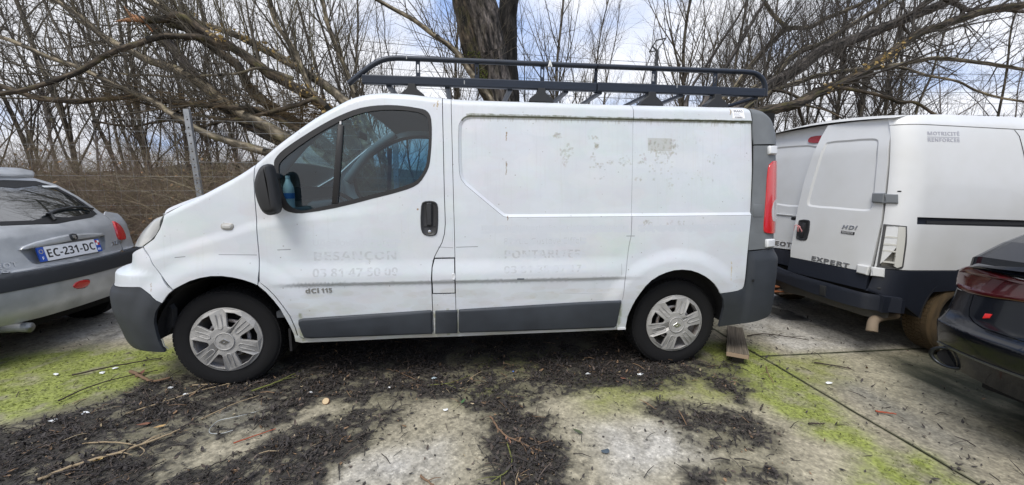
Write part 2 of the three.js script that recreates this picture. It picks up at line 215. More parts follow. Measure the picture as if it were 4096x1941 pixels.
{
  const P = [], I = [], n = 90, S = 420; for (let j = 0; j <= n; j++) for (let i = 0; i <= n; i++) { const u = i / n * 2 - 1, v = j / n * 2 - 1, x = Math.sign(u) * u * u * S, z = Math.sign(v) * v * v * S; const far = ss(-2, -7, z); P.push(x, -0.07 + far * 0.35 * (fbm(x * 0.5 + 4, z * 0.5, 3) - 0.3), z); } for (let j = 0; j < n; j++) for (let i = 0; i < n; i++) { const a = j * (n + 1) + i; I.push(a, a + n + 1, a + 1, a + 1, a + n + 1, a + n + 2); }
  const U = []; for (let i = 0; i < P.length; i += 3) U.push(P[i] / 6, P[i + 2] / 6);
  const soil = dataTex(512, 512, (u, v) => { const a = fbm(u * 24, v * 24, 5), b = fbm(u * 80 + 3, v * 80, 3); return [0.26 + 0.30 * (a - 0.4) + 0.25 * (b - 0.5), 0.21 + 0.26 * (a - 0.4) + 0.2 * (b - 0.5), 0.13 + 0.18 * (a - 0.4) + 0.13 * (b - 0.5)]; });
  const g = new THREE.Mesh(buf(P, null, U, I), M({ map: soil, color: lin(1.25, 1.15, 0.98), roughness: 1 })); g.name = 'ground'; g.receiveShadow = true; struct(g); scene.add(g);
}
{ // a wooded hill beyond the trees
  const P = [], I = [], n = 60, m = 14; for (let i = 0; i <= n; i++) for (let j = 0; j <= m; j++) { const x = lerp(-260, 420, i / n), z = -150 - j * 16, hgt = (26 * Math.exp(-(((x - 150) / 120) ** 2)) + 14 * Math.exp(-(((x + 120) / 90) ** 2)) + 5 * fbm(x * 0.03, z * 0.03, 4)) * Math.sin(Math.PI * 0.5 * ss(0, 0.8, j / m)); P.push(x, hgt - 1, z); } for (let i = 0; i < n; i++) for (let j = 0; j < m; j++) { const a = i * (m + 1) + j; I.push(a, a + m + 1, a + 1, a + 1, a + m + 1, a + m + 2); }
  const U = []; for (let i = 0; i < P.length; i += 3) U.push(P[i] / 30, P[i + 1] / 12); const g = new THREE.Mesh(buf(P, null, U, I), M({ color: lin(0.10, 0.095, 0.075), roughness: 1, map: blotch })); g.name = 'hill'; struct(g); scene.add(g);
}

// ------------------------------------------------------------------ the white panel van (its own axes: x to the rear, y up, z to its left side)
const pch = (xs, ys) => { const n = xs.length, d = [], m = []; for (let i = 0; i < n - 1; i++) d.push((ys[i + 1] - ys[i]) / (xs[i + 1] - xs[i])); m[0] = d[0]; m[n - 1] = d[n - 2]; for (let i = 1; i < n - 1; i++) m[i] = d[i - 1] * d[i] <= 0 ? 0 : 2 * d[i - 1] * d[i] / (d[i - 1] + d[i]); return x => { if (x <= xs[0]) return ys[0]; if (x >= xs[n - 1]) return ys[n - 1]; let i = 0; while (x > xs[i + 1]) i++; const h = xs[i + 1] - xs[i], t = (x - xs[i]) / h; return ys[i] * (1 + 2 * t) * (1 - t) ** 2 + h * m[i] * t * (1 - t) ** 2 + ys[i + 1] * t * t * (3 - 2 * t) + h * m[i + 1] * t * t * (t - 1); }; };
const vanW = pch([0.15, 0.25, 0.35, 0.45, 0.60, 0.70, 0.80, 0.90, 1.0, 1.1, 1.3, 1.5, 1.7, 1.8, 1.95], [0.875, 0.905, 0.925, 0.935, 0.942, 0.945, 0.942, 0.938, 0.933, 0.926, 0.907, 0.884, 0.857, 0.842, 0.815]);
const noseX = pch([0.15, 0.21, 0.248, 0.306, 0.384, 0.44, 0.523, 0.60, 0.645, 0.677, 0.70, 0.765, 0.80, 0.833, 0.898, 1.01, 1.066, 1.109, 1.137, 1.2], [-0.62, -0.66, -0.79, -0.848, -0.868, -0.886, -0.908, -0.909, -0.895, -0.866, -0.855, -0.84, -0.72, -0.695, -0.681, -0.602, -0.533, -0.461, -0.38, -0.36]);
const XC = -0.22, NP = 2.7;
const VT = P2('-0.2504,1.1431 -0.1548,1.1984 -0.0498,1.2537 0.0559,1.3126 0.1621,1.3738 0.2755,1.4536 0.339,1.5112 0.4184,1.5798 0.5056,1.6489 0.5933,1.7148 0.6813,1.7738 0.7624,1.8218 0.8364,1.8624 0.911,1.8891 0.9861,1.9047 1.0618,1.9104 1.1379,1.909 1.253,1.9025 1.3226,1.8953 1.4201,1.888 1.476,1.8834 1.6265,1.88 1.8034,1.879 2.1491,1.8793 2.4109,1.8782 2.7139,1.8787 3.0037,1.8813 3.2458,1.8823 3.543,1.8845 3.5742,1.8787 3.65,1.872 3.72,1.838 3.78,1.76 3.85,1.64');
const topC = pch(VT.map(p => p[0]), VT.map(p => p[1] + 0.006));
const crY = pch([-0.45, -0.35, -0.1, 0.1, 0.27, 0.5, 0.9, 1.4], [0.86, 0.885, 0.96, 1.02, 1.075, 1.115, 1.16, 1.2]);
const band = (x, c, w) => Math.exp(-(((x - c) / w) ** 2));
function vanZ(X, Y, round = true) {
  const a = XC - noseX(Y), u = clamp((XC - X) / a, 0, 0.9999);
  let z = vanW(Y) * (1 - u ** NP) ** (1 / NP);
  const v = clamp((X - 3.69) / 0.16, 0, 0.9999); z -= 0.16 * (1 - Math.sqrt(1 - v * v));
  // the flared lower band with its crease, the swellings over the wheels and the rising wing line
  const mid = ss(0.3, 0.55, X) * (1 - ss(2.5, 2.85, X));
  z += mid * 0.016 * ss(0.86, 0.735, Y) * ss(0.683, 0.712, Y);
  const rf = Math.hypot(X - 0.06, Y - 0.30), rr = Math.hypot(X - 3.05, Y - 0.31);
  z += 0.017 * ss(0.62, 0.50, rf) * ss(0.35, 0.6, Y) + 0.017 * ss(0.60, 0.49, rr) * ss(0.35, 0.6, Y);
  if (X < 1.5) z -= 0.008 * ss(-0.03, 0.04, Y - crY(X)) * (1 - ss(0.5, 1.3, X)) * ss(-0.5, -0.3, X);
  if (round) { const R = 0.045, q = clamp((Y - (topC(X) - R)) / R, 0, 0.995); z -= R * (1 - Math.sqrt(1 - q * q)) * ss(-0.3, -0.1, X); }
  return z;
}
const VS = (X, Y) => V(X, Y, vanZ(X, Y));
const VSI = d => (X, Y) => V(X, Y, vanZ(X, Y) - d);
const VN = (f, Y) => { const s = f > Math.PI / 2 ? -1 : 1, u = Math.sin(f) ** (2 / NP), a = XC - noseX(Y); return V(XC - a * u, Y, s * vanW(Y) * Math.max(0, Math.abs(Math.cos(f))) ** (2 / NP)); };
const VNr = (g, Y) => VN(-g, Y);           // the same, running from right to left so that it faces outwards
const toF = ([X, Y]) => { const a = XC - noseX(Y); return [-Math.asin(clamp((XC - X) / a, 0, 0.9999) ** (NP / 2)), Y]; };
const mirF = p => p.map(([f, y]) => [-Math.PI - f, y]);
function mirrorZ(g) { const m = g.clone(); for (const k of ['position', 'normal']) { const a = m.attributes[k]; for (let i = 0; i < a.count; i++) a.setZ(i, -a.getZ(i)); } if (m.index) { const x = m.index; for (let i = 0; i < x.count; i += 3) { const t = x.getX(i + 1); x.setX(i + 1, x.getX(i + 2)); x.setX(i + 2, t); } return m; } for (const k of Object.keys(m.attributes)) { const a = m.attributes[k], s = a.itemSize; for (let i = 0; i < a.count; i += 3) for (let j = 0; j < s; j++) { const p = (i + 1) * s + j, q = (i + 2) * s + j, t = a.array[p]; a.array[p] = a.array[q]; a.array[q] = t; } } return m; }
const vuv = (X, Y) => [(X + 0.95) / 4.9, (Y - 0.2) / 1.8];

// paint with the ghosts of old lettering, grime and scratches
const PX = (X) => (X + 0.95) / 4.9 * 2048, PY = (Y) => 768 - (Y - 0.2) / 1.8 * 768, PM = 2048 / 4.9;
const vanPaint = canvasTex(2048, 768, (g, w, h) => {
  const r = rng(11); g.fillStyle = '#c6cbd1'; g.fillRect(0, 0, w, h);
  for (let i = 0; i < 2600; i++) { const x = r() * w, y = r() * h, s = 10 + r() * 70; g.fillStyle = `rgba(${r() < 0.5 ? '190,192,190' : '236,237,238'},${0.02 + 0.03 * r()})`; g.beginPath(); g.ellipse(x, y, s, s * (0.3 + r() * 0.6), 0, 0, 7); g.fill(); }
  for (let i = 0; i < 520; i++) { const x = r() * w, y = PY(1.88 - r() * r() * 1.1), l = 20 + r() * 130; g.fillStyle = `rgba(150,148,138,${0.015 + 0.035 * r()})`; g.fillRect(x, y, 1 + r() * 3, l); }
  for (let i = 0; i < 900; i++) { const X = -0.3 + r() * 4, Y = 0.3 + r() ** 2 * 0.36, s = 2 + r() * 20; g.fillStyle = `rgba(150,143,120,${0.03 + 0.05 * r()})`; g.beginPath(); g.ellipse(PX(X), PY(Y), s * 2, s * 0.6, 0, 0, 7); g.fill(); }
  const ghost = (t, X, Y, W, H, a, erode, fam = 'bold') => { g.save(); g.font = `${fam} ${H * PM}px sans-serif`; g.textBaseline = 'alphabetic'; const mw = g.measureText(t).width; g.translate(PX(X), PY(Y)); g.scale(W * PM / mw, 1); g.fillStyle = `rgba(118,121,118,${a * 0.42})`; g.fillText(t, 0, 0); g.restore(); for (let i = 0; i < erode; i++) { const s = r(); g.fillStyle = `rgba(197,202,208,${0.5 + 0.5 * r()})`; g.fillRect(PX(X + r() * W), PY(Y + H * (0.95 * r() - 0.15)), 3 + s * 14, 2 + r() * 6); } };
  ghost('Une Touche Pure !', 0.60, 0.945, 0.52, 0.055, 0.22, 120, 'normal'); ghost('BESANÇON', 0.598, 0.852, 0.525, 0.082, 0.5, 95); ghost('03 81 47 50 00', 0.595, 0.748, 0.53, 0.075, 0.6, 45);
  ghost('81 rue Gustave Eiffel', 1.81, 0.942, 0.535, 0.055, 0.5, 130, 'normal'); ghost('PONTARLIER', 1.81, 0.846, 0.535, 0.075, 0.6, 130); ghost('03 81 38 07 17', 1.81, 0.748, 0.535, 0.068, 0.5, 170);
  ghost('Isolation  Plâtrerie  Faux plafonds  Peinture', 1.66, 1.035, 1.0, 0.045, 0.36, 330, 'normal'); ghost('Carrelage  Sols  Rénovation  777 - 0 81 08 80', 2.74, 1.035, 0.82, 0.045, 0.32, 280, 'normal');
  // what is left of a stuck-on logo
  const glue = (X, Y, W, H, n, a) => { for (let i = 0; i < n; i++) { g.fillStyle = `rgba(${120 + r() * 22},${116 + r() * 20},${98 + r() * 20},${a * (0.15 + 0.55 * r())})`; const x = PX(X + r() * W), y = PY(Y - r() * H); g.beginPath(); g.moveTo(x, y); g.lineTo(x + 2 + r() * 6, y + 2 * r()); g.lineTo(x + 1 + r() * 5, y + 2 + r() * 8); g.lineTo(x - 2 * r(), y + 2 + r() * 6); g.fill(); } };
  g.fillStyle = 'rgba(150,147,134,.38)'; g.fillRect(PX(2.815), PY(1.66), 0.175 * PM, 0.09 * PM); glue(2.80, 1.66, 0.22, 0.1, 70, 0.5); glue(2.98, 1.63, 0.05, 0.03, 18, 0.45); glue(2.86, 1.58, 0.13, 0.09, 40, 0.42); glue(2.74, 1.56, 0.06, 0.07, 20, 0.42); glue(2.82, 1.50, 0.09, 0.08, 12, 0.36); glue(2.96, 1.48, 0.03, 0.16, 12, 0.34); glue(3.06, 1.45, 0.14, 0.10, 7, 0.3); glue(3.25, 1.56, 0.07, 0.06, 10, 0.5); glue(3.02, 1.68, 0.22, 0.05, 16, 0.16);
  glue(2.15, 1.685, 0.05, 0.03, 22, 0.5); glue(2.24, 1.62, 0.04, 0.09, 16, 0.42); glue(2.19, 1.58, 0.06, 0.06, 18, 0.42); glue(2.21, 1.52, 0.04, 0.05, 14, 0.42); glue(2.38, 1.67, 0.08, 0.02, 12, 0.34); glue(2.43, 1.625, 0.03, 0.05, 18, 0.5); glue(2.40, 1.56, 0.03, 0.05, 8, 0.42); glue(2.40, 1.49, 0.10, 0.03, 16, 0.42); glue(2.52, 1.51, 0.05, 0.03, 10, 0.35); glue(2.60, 1.53, 0.09, 0.05, 16, 0.42); glue(2.3, 1.40, 1.0, 0.02, 18, 0.4); glue(2.77, 1.105, 0.07, 0.03, 18, 0.34); glue(2.95, 1.105, 0.2, 0.03, 14, 0.3);
  // dirt in the upper groove, rust runs, bird lime, scratches
  g.strokeStyle = 'rgba(70,74,52,.62)'; g.lineWidth = 4; g.beginPath(); g.moveTo(PX(1.545), PY(1.745)); g.quadraticCurveTo(PX(1.555), PY(1.775), PX(1.61), PY(1.776)); g.lineTo(PX(2.71), PY(1.781)); g.lineTo(PX(3.59), PY(1.788)); g.stroke();
  for (let i = 0; i < 900; i++) { const X = 1.57 + r() * 2.05; g.fillStyle = `rgba(64,68,44,${0.05 + 0.14 * r()})`; g.fillRect(PX(X), PY(1.797 - r() * 0.016), 5 + r() * 10, 2 + r() * 2.5); if (r() < 0.25) { g.fillStyle = 'rgba(110,100,80,.10)'; g.fillRect(PX(X), PY(1.785), 3, 4 + r() * 14); } }
  const run = (X, Y0, Y1, c, n) => { for (let i = 0; i < n; i++) { const t = i / n; g.fillStyle = c; if (r() < 0.75) g.fillRect(PX(X + (r() - 0.5) * 0.006), PY(lerp(Y0, Y1, t)), 1.5 + r() * 3.5 * (1 - t), (Y0 - Y1) / n * PM * (0.6 + r() * 0.8)); } };
  run(1.832, 1.71, 1.62, 'rgba(112,84,50,.75)', 12); run(1.83, 1.50, 1.40, 'rgba(100,78,50,.6)', 8); run(1.835, 1.13, 1.10, 'rgba(96,60,30,.8)', 6); run(3.42, 1.87, 1.83, 'rgba(130,100,60,.7)', 6); run(1.385, 1.87, 1.81, 'rgba(150,120,70,.8)', 8); run(1.365, 1.86, 1.83, 'rgba(150,120,70,.7)', 5); run(3.45, 0.80, 0.66, 'rgba(170,140,80,.55)', 14); run(-0.35, 0.74, 0.68, 'rgba(120,95,70,.5)', 7);
  const scr = (x0, y0, x1, y1, a = 0.7, lw = 1.3) => { g.strokeStyle = `rgba(50,52,55,${a})`; g.lineWidth = lw; g.beginPath(); g.moveTo(PX(x0), PY(y0)); g.lineTo(PX(x1), PY(y1)); g.stroke(); };
  scr(0.39, 0.924, 0.47, 0.926); scr(1.497, 0.927, 1.64, 0.930); scr(1.38, 0.93, 1.478, 0.924, 0.5); scr(-0.2, 0.885, -0.14, 0.89); scr(0.05, 0.90, 0.27, 0.894, 0.6); scr(2.66, 0.99, 2.72, 0.99); scr(2.63, 0.72, 2.63, 0.80, 0.3); scr(2.2, 0.60, 2.5, 0.585, 0.15);
  g.fillStyle = '#5c6672'; g.fillRect(PX(1.90), PY(0.714), 20, 4); g.fillStyle = '#8a6d4a'; g.beginPath(); g.arc(PX(1.255), PY(1.175), 2.4, 0, 7); g.fill();
  for (let i = 0; i < 220; i++) { g.fillStyle = `rgba(70,62,50,${0.2 + 0.4 * r()})`; g.beginPath(); g.arc(PX(-0.4 + r() * 4), PY(0.34 + r() * 1.5), 0.5 + r() * 1.1, 0, 7); g.fill(); }
  for (let i = 0; i < 260; i++) { g.fillStyle = `rgba(96,104,60,${0.05 + 0.10 * r()})`; const X = [0.49, 1.345, 1.49, 2.63, 1.43][Math.floor(r() * 5)] + (r() - 0.5) * 0.02; g.fillRect(PX(X), PY(0.32 + r() * 0.2), 3 + r() * 5, 3 + r() * 8); }
});
const vanRough = dataTex(512, 256, (u, v) => [0.30 + 0.35 * fbm(u * 40, v * 18, 4)]);
const paint = M({ color: 0xffffff, map: vanPaint, roughness: 0.9, roughnessMap: vanRough, clearcoat: 0.35, clearcoatRoughness: 0.3 });
const paintPlain = M({ color: lin(0.65, 0.665, 0.68), roughness: 0.42, clearcoat: 0.3, clearcoatRoughness: 0.3 });
const bumperMat = M({ color: lin(0.042, 0.049, 0.060), roughness: 0.6, bumpMap: grit, bumpScale: 0.0005, map: blotch });
const greyPlastic = M({ color: lin(0.19, 0.205, 0.215), roughness: 0.62, map: blotch, bumpMap: grit, bumpScale: 0.0004 });

const van = thing('panel_van', 'white panel van with dark roof rack and faded lettering in the middle of the yard', 'van');
const T = {
  arch: P2('-0.288,0.6103 -0.2451,0.6532 -0.2131,0.686 -0.1731,0.7117 -0.1174,0.74 -0.0561,0.7584 0.0045,0.7681 0.0654,0.7675 0.1265,0.7578 0.1872,0.7412 0.2358,0.722 0.2704,0.7045 0.3125,0.6622 0.3533,0.6057 0.3865,0.5482 0.4094,0.4829 0.4317,0.4161 0.4454,0.3632 0.4483,0.3123'),
  gapA: P2('0.2755,1.4536 0.268,1.351 0.2703,1.2388 0.274,1.1512 0.2765,1.0758 0.279,0.9871 0.2815,0.9103 0.282,0.80 0.2808,0.7254'),
  gapB: P2('1.4208,1.888 1.4223,1.7188 1.4243,1.5621 1.4252,1.4052 1.4270,1.2477 1.4295,1.1289 1.4300,1.0818 1.4234,1.016 1.4065,0.9572 1.3765,0.9040 1.3584,0.8688 1.3481,0.8421 1.3394,0.7984 1.3345,0.7252 1.335,0.6115 1.3368,0.4976 1.3386,0.332'),
  low: P2('0.2808,0.7254 0.3225,0.6886 0.3645,0.6363 0.405,0.569 0.439,0.4992 0.4595,0.4212 0.4682,0.356 0.5061,0.3319 0.8082,0.33 1.139,0.3312 1.3386,0.332'),
  gapC: P2('1.476,1.8834 1.4803,1.563 1.4844,1.2478 1.488,1.0081 1.4889,0.8595 1.4893,0.7111 1.4898,0.5137 1.4882,0.335'),
  gapD: P2('2.7008,1.8787 2.7100,1.8401 2.7090,1.785 2.7079,1.6654 2.7012,1.3334 2.6970,1.1253 2.6957,0.9974 2.6805,0.9195 2.6742,0.8569 2.6594,0.7167 2.6477,0.5602 2.6381,0.519 2.6222,0.3495 2.621,0.335'),
  rec: P2('1.6094,1.7801 1.5696,1.7712 1.5416,1.7492 1.5254,1.7172 1.5222,1.6424 1.522,1.4849 1.5259,1.4061 1.5373,1.3666 1.5647,1.3312 1.7803,1.1518 1.8127,1.1276 1.8454,1.1218'),
  rear: P2('3.5742,1.8787 3.5851,1.7972 3.59,1.6252 3.5929,1.4531 3.5892,1.2804 3.586,1.13 3.5771,0.9901 3.5720,0.8722 3.5700,0.8049 3.5685,0.7288 3.5675,0.6584 3.5645,0.6159 3.553,0.5961 3.5167,0.585 3.3733,0.5688'),
  arch2: P2('3.3733,0.5688 3.358,0.5971 3.3238,0.6396 3.2862,0.6726 3.2431,0.7008 3.1938,0.7247 3.137,0.7433 3.0729,0.7505 3.0096,0.7472 2.9548,0.7332 2.9003,0.7118 2.8473,0.6786 2.8054,0.6361 2.7722,0.5887 2.744,0.5426 2.7238,0.4959 2.7109,0.4567 2.6987,0.4166 2.6927,0.3214 2.624,0.3243'),
};
const topBetween = (a, b) => VT.filter(p => p[0] > a + 0.01 && p[0] < b - 0.01).map(p => [p[0], p[1] + 0.006]);
const gap = 0.0028, po = { uv: vuv, h: 0.02 };
// front wing and bonnet edge
{
  const o = [[-0.2504, 1.1431], ...P2('-0.2596,1.1034 -0.277,1.0604 -0.3185,0.9983 -0.3925,0.949 -0.3479,0.8879 -0.326,0.8397 -0.2806,0.7754 -0.2148,0.6883'), ...T.arch.slice(3, 12), ...T.gapA.slice(0, -1).reverse(), ...topBetween(-0.2504, 0.2755).reverse()];
  const g = panel(inset(o, gap), VS, po); part('front_wing', g, paint, van); part('front_wing', mirrorZ(g), paintPlain, van);
}
const winO = smooth(P2('0.3876,1.4633 0.3953,1.4858 0.4246,1.5237 0.49,1.5773 0.6143,1.6625 0.7174,1.7254 0.8212,1.7775 0.9108,1.8106 1.016,1.829 1.1374,1.8325 1.2755,1.8169 1.3141,1.8062 1.3372,1.7833 1.3485,1.7484 1.3511,1.6391 1.3418,1.5139 1.3292,1.4434 1.3012,1.3884 1.2617,1.3373 1.1917,1.3019 0.977,1.243 0.751,1.185 0.5444,1.151 0.4865,1.1549 0.4437,1.1702 0.4162,1.208 0.4,1.2608 0.3887,1.366'), 2);
const glassO = smooth(P2('0.4142,1.4412 0.4234,1.4637 0.4674,1.5093 0.6137,1.6209 0.7614,1.7112 0.8731,1.7636 0.9856,1.7934 1.122,1.8033 1.2599,1.793 1.3061,1.7747 1.3252,1.7478 1.3316,1.6387 1.3223,1.5136 1.3098,1.451 1.2779,1.3882 1.2309,1.345 0.9776,1.27 0.7518,1.2119 0.6036,1.1776 0.545,1.1677 0.4875,1.1853 0.4526,1.2232 0.4264,1.2986 0.4156,1.3812'), 2);
// front doors with window, seal, divider, handle
{
  const o = [[0.2755, 1.4596], ...topBetween(0.2755, 1.4208), [1.4208, 1.894], ...T.gapB.slice(1), ...T.low.slice(1, -1).reverse(), ...T.gapA.slice(1).reverse()];
  const g = panel(inset(o, gap), VS, { ...po, holes: [winO] }), seal = panel(winO, VSI(-0.0015), { holes: [glassO], h: 0.05, flange: 0.012 }), gl = panel(inset(glassO, -0.006), VSI(0.007), { flange: 0, h: 0.05 });
  const barO = P2('0.7702,1.7038 0.807,1.697 0.7917,1.5063 0.7629,1.2119 0.7235,1.2081 0.751,1.5057'), bar = pillow(barO, VSI(0.006), [[0, 0], [0.001, 0.010], [0.005, 0.013]]);
  for (const s of [1, -1]) {
    const f = s > 0 ? x => x : mirrorZ, d = part('front_door', f(g), s > 0 ? paint : paintPlain, van);
    part('window_seal', f(seal), rubber, d); part('window_glass', f(gl), glassMat, d); part('window_divider', f(bar), rubber, d);
    if (s > 0) part('divider_clip', rod([0.787, 1.703, vanZ(0.787, 1.703) + 0.004], [0.789, 1.722, vanZ(0.789, 1.722) + 0.004], 0.006), M({ color: lin(0.7, 0.7, 0.7), roughness: 0.4 }), d);
    const hO = smooth(P2('1.283,1.216 1.3065,1.2278 1.3611,1.2255 1.3805,1.2081 1.3852,1.1528 1.3823,1.0655 1.3736,1.0177 1.3537,1.0043 1.3028,1.0064 1.2797,1.0265 1.2712,1.0741 1.2744,1.1688'), 2);
    part('door_handle', f(merged([pillow(hO, VS, [[0, 0], [0.002, 0.006], [0.006, 0.009], [0.014, 0.004], [0.018, 0.002]]), pillow(rect(1.3115, 1.07, 1.3455, 1.217, 0.006), VS, [[0, 0], [0.001, 0.019], [0.006, 0.025]]), pillow(rect(1.29, 1.062, 1.37, 1.072, 0.004), VS, [[0, 0], [0.002, 0.006]])])), plasticBlack, d);
    part('door_lock', f(pillow(smooth(rect(1.320, 1.022, 1.337, 1.039), 3), VS, [[0, -0.004], [0.001, 0.006], [0.003, 0.007]])), chrome, d);
    const c1 = P2('0.4893,0.4697 0.5151,0.4792 0.8203,0.4884 1.1469,0.5002 1.3202,0.5067 1.3330,0.5012 1.3340,0.4829 1.3347,0.35 1.3300,0.3366 1.0723,0.3361 0.8087,0.3364 0.5508,0.3357 0.5073,0.3429 0.4963,0.3838 0.4855,0.4417');
    part('side_moulding', f(pillow(inset(c1, 0.001), VS, [[0, 0], [0.001, 0.010], [0.007, 0.017], [0.016, 0.019]])), claddingMat, d);
    if (s > 0) part('engine_badge', merged([letters('dCi', VS, 0.5435, 0.6445, 0.624, 0.6455, 0.021, 0.004), letters('115', VS, 0.640, 0.6455, 0.704, 0.6465, 0.021, 0.004)]), M({ color: lin(0.34, 0.34, 0.33), metalness: 0.7, roughness: 0.4 }), d);
  }
}
// pillar behind the door, with the fuel flap between its two pieces
{
  const up = [...T.gapB.slice(0, 11), [1.3549, 0.8585], [1.4889, 0.8585], ...T.gapC.slice(0, 4).reverse()], lo = [[1.3355, 0.6155], [1.3368, 0.4976], [1.3386, 0.335], [1.4882, 0.335], [1.4898, 0.5137], [1.489, 0.6155]];
  const g = merged([panel(inset(up.map((p, i) => i === 0 || i === up.length - 1 ? [p[0], p[1] + 0.005] : p), gap * 0.7), VS, po), panel(inset(lo, gap * 0.7), VS, po)]); part('door_pillar', g, paint, van);
  const fl = P2('1.3549,0.8554 1.4875,0.8553 1.4875,0.618 1.3385,0.6184 1.3364,0.7251 1.3394,0.7984');
  const d = part('fuel_flap', panel(inset(fl, 0.004), VS, po), paint, van); part('finger_notch', pillow(smooth(rect(1.470, 0.715, 1.487, 0.755), 2), VS, [[0, 0.001], [0.003, 0.004], [0.008, 0.0015]]), paintPlain, d);
  part('side_moulding', pillow(P2('1.3532,0.4971 1.3571,0.5007 1.4949,0.5012 1.4993,0.498 1.4983,0.3394 1.4957,0.336 1.3514,0.3372 1.3485,0.3419'), VS, [[0, 0], [0.001, 0.010], [0.005, 0.017], [0.012, 0.019]]), claddingMat, van);
}
// cargo side: frame, pressed recess, rear quarter
const groove = (line, w, d) => { const P = [], I = []; line.forEach(([a, b]) => { const p = VS(...a), q = VSI(d)(...b); P.push(p.x, p.y, p.z, q.x, q.y, q.z); }); for (let i = 0; i + 1 < line.length; i++) { const k = i * 2; I.push(k, k + 1, k + 3, k, k + 3, k + 2); } const g = buf(P, null, null, I), u = []; for (let i = 0; i < P.length; i += 3) u.push(...vuv(P[i], P[i + 1])); g.setAttribute('uv', new THREE.Float32BufferAttribute(u, 2)); return g; };
{
  const rt = P2('2.7090,1.785 2.1474,1.7835 1.6094,1.7801'), rb = P2('1.8454,1.1218 2.1945,1.123 2.6970,1.1253'), recO = [...rt.slice(0, 2), ...T.rec, ...rb.slice(1)];
  const outer = [[1.476, 1.8894], ...topBetween(1.476, 2.7008), [2.7008, 1.8847], T.gapD[1], ...recO.slice(0, -1).map(p => p), [2.6970, 1.1253], ...T.gapD.slice(6), ...T.gapC.slice(1).reverse()];
  // the ledges of the recess: 17 mm wide, 11 mm deep
  const inn = inset([...recO], 0.019).map((p, i, a) => i === 0 || i === a.length - 1 ? [recO[i][0], p[1]] : p);
  const g = merged([panel(inset(outer, 0.0018), VS, po), panel(inn, VSI(0.013), { ...po, flange: 0 }), groove(recO.map((p, i) => [p, inn[i]]), 0, 0.013)]);
  part('cargo_side', g, paint, van);
  part('side_moulding', pillow(P2('1.5083,0.4988 1.5137,0.5046 1.6686,0.510 1.9765,0.519 2.2922,0.5298 2.6340,0.5402 2.6180,0.345 2.5992,0.3343 2.3028,0.3338 1.9023,0.3342 1.5151,0.3379 1.5062,0.3503'), VS, [[0, 0], [0.001, 0.010], [0.007, 0.017], [0.016, 0.019]]), claddingMat, van);
  const rt2 = P2('3.588,1.7916 3.1215,1.7883 2.7110,1.785'), rb2 = P2('2.6985,1.1253 3.1245,1.128 3.586,1.131'), rec2 = [...rt2, ...rb2];
  const q = [[2.7008, 1.8847], ...topBetween(2.7008, 3.5742), [3.5742, 1.8847], T.rear[1], [3.588, 1.7916], ...rt2.slice(1), ...rb2, ...T.rear.slice(6), ...T.arch2.slice(1), ...T.gapD.slice(6).reverse(), [2.6975, 1.12]];
  // upper strip and lower body as two outlines joined by the recess
  const upS = [[2.7010, 1.8847], ...topBetween(2.7008, 3.5742), [3.5742, 1.8847], T.rear[1], [3.588, 1.7916], ...rt2.slice(1), T.gapD[1]], loS = [...rb2, ...T.rear.slice(6), ...T.arch2.slice(1), ...T.gapD.slice(6, -1).reverse()];
  const in2 = [[3.588, 1.7726], [3.1215, 1.7693], [2.7110, 1.766], [2.6985, 1.1443], [3.1245, 1.147], [3.586, 1.15]], field = [...in2.slice(0, 3), [2.7079, 1.6654], [2.7022, 1.3334], ...in2.slice(3), [3.5892, 1.2804], [3.5929, 1.4531], [3.59, 1.6252]];
  part('rear_quarter', [panel(inset(upS, 0.0018), VS, po), panel(inset(loS, 0.0018), VS, po), panel(field, VSI(0.013), { ...po, flange: 0 }), groove([0, 1, 2].map(i => [rec2[i], in2[i]]), 0, 0.013), groove([3, 4, 5].map(i => [rec2[i], in2[i]]), 0, 0.013)], paint, van);
  // far side in one piece
  const far = [[1.4208, 1.894], ...topBetween(1.4208, 3.5742), [3.5742, 1.8847], ...T.rear.slice(1), ...T.arch2.slice(1), [1.3386, 0.332], ...T.gapB.slice(1).reverse()];
  part('cargo_side', mirrorZ(panel(inset(far, gap), VS, { uv: vuv, h: 0.07 })), paintPlain, van);
  const sill = [...T.arch.slice(11), ...P2('0.4828,0.3023 0.8054,0.3031 1.1375,0.3078 1.4993,0.3047 1.9032,0.3073 2.3046,0.3083 2.6646,0.3115 2.622,0.345 1.49,0.345 0.53,0.345'), ...inset(T.low, -0.006).slice(0, 8).reverse().map(p => p)];
  const sg = panel(sill, VSI(0.004), po); part('door_sill', sg, paint, van); part('door_sill', mirrorZ(sg), paintPlain, van);
  part('number_sticker', panel(P2('3.4362,1.805 3.5315,1.8074 3.5202,1.8722 3.4352,1.8722'), VS, { lift: 0.0015, flange: 0, h: 0.02, uv: (X, Y) => [(X - 3.433) / 0.1, (Y - 1.804) / 0.07] }), M({ roughness: 0.5, map: canvasTex(256, 180, (g, w, h) => { g.fillStyle = '#f2f3f5'; g.fillRect(0, 0, w, h); g.fillStyle = '#1c1d22'; g.font = 'bold 66px sans-serif'; g.textAlign = 'center'; g.fillText('86665', 122, 64); g.fillStyle = '#8f929c'; for (let i = 0; i < 3; i++) g.fillRect(36, 84 + i * 16, 130 - 24 * (i % 2), 5); g.fillStyle = '#333'; const r = rng(3); for (let x = 54; x < 200; x += 4) g.fillRect(x, 140, 1 + r() * 2.4, 28); }) }), van);
}
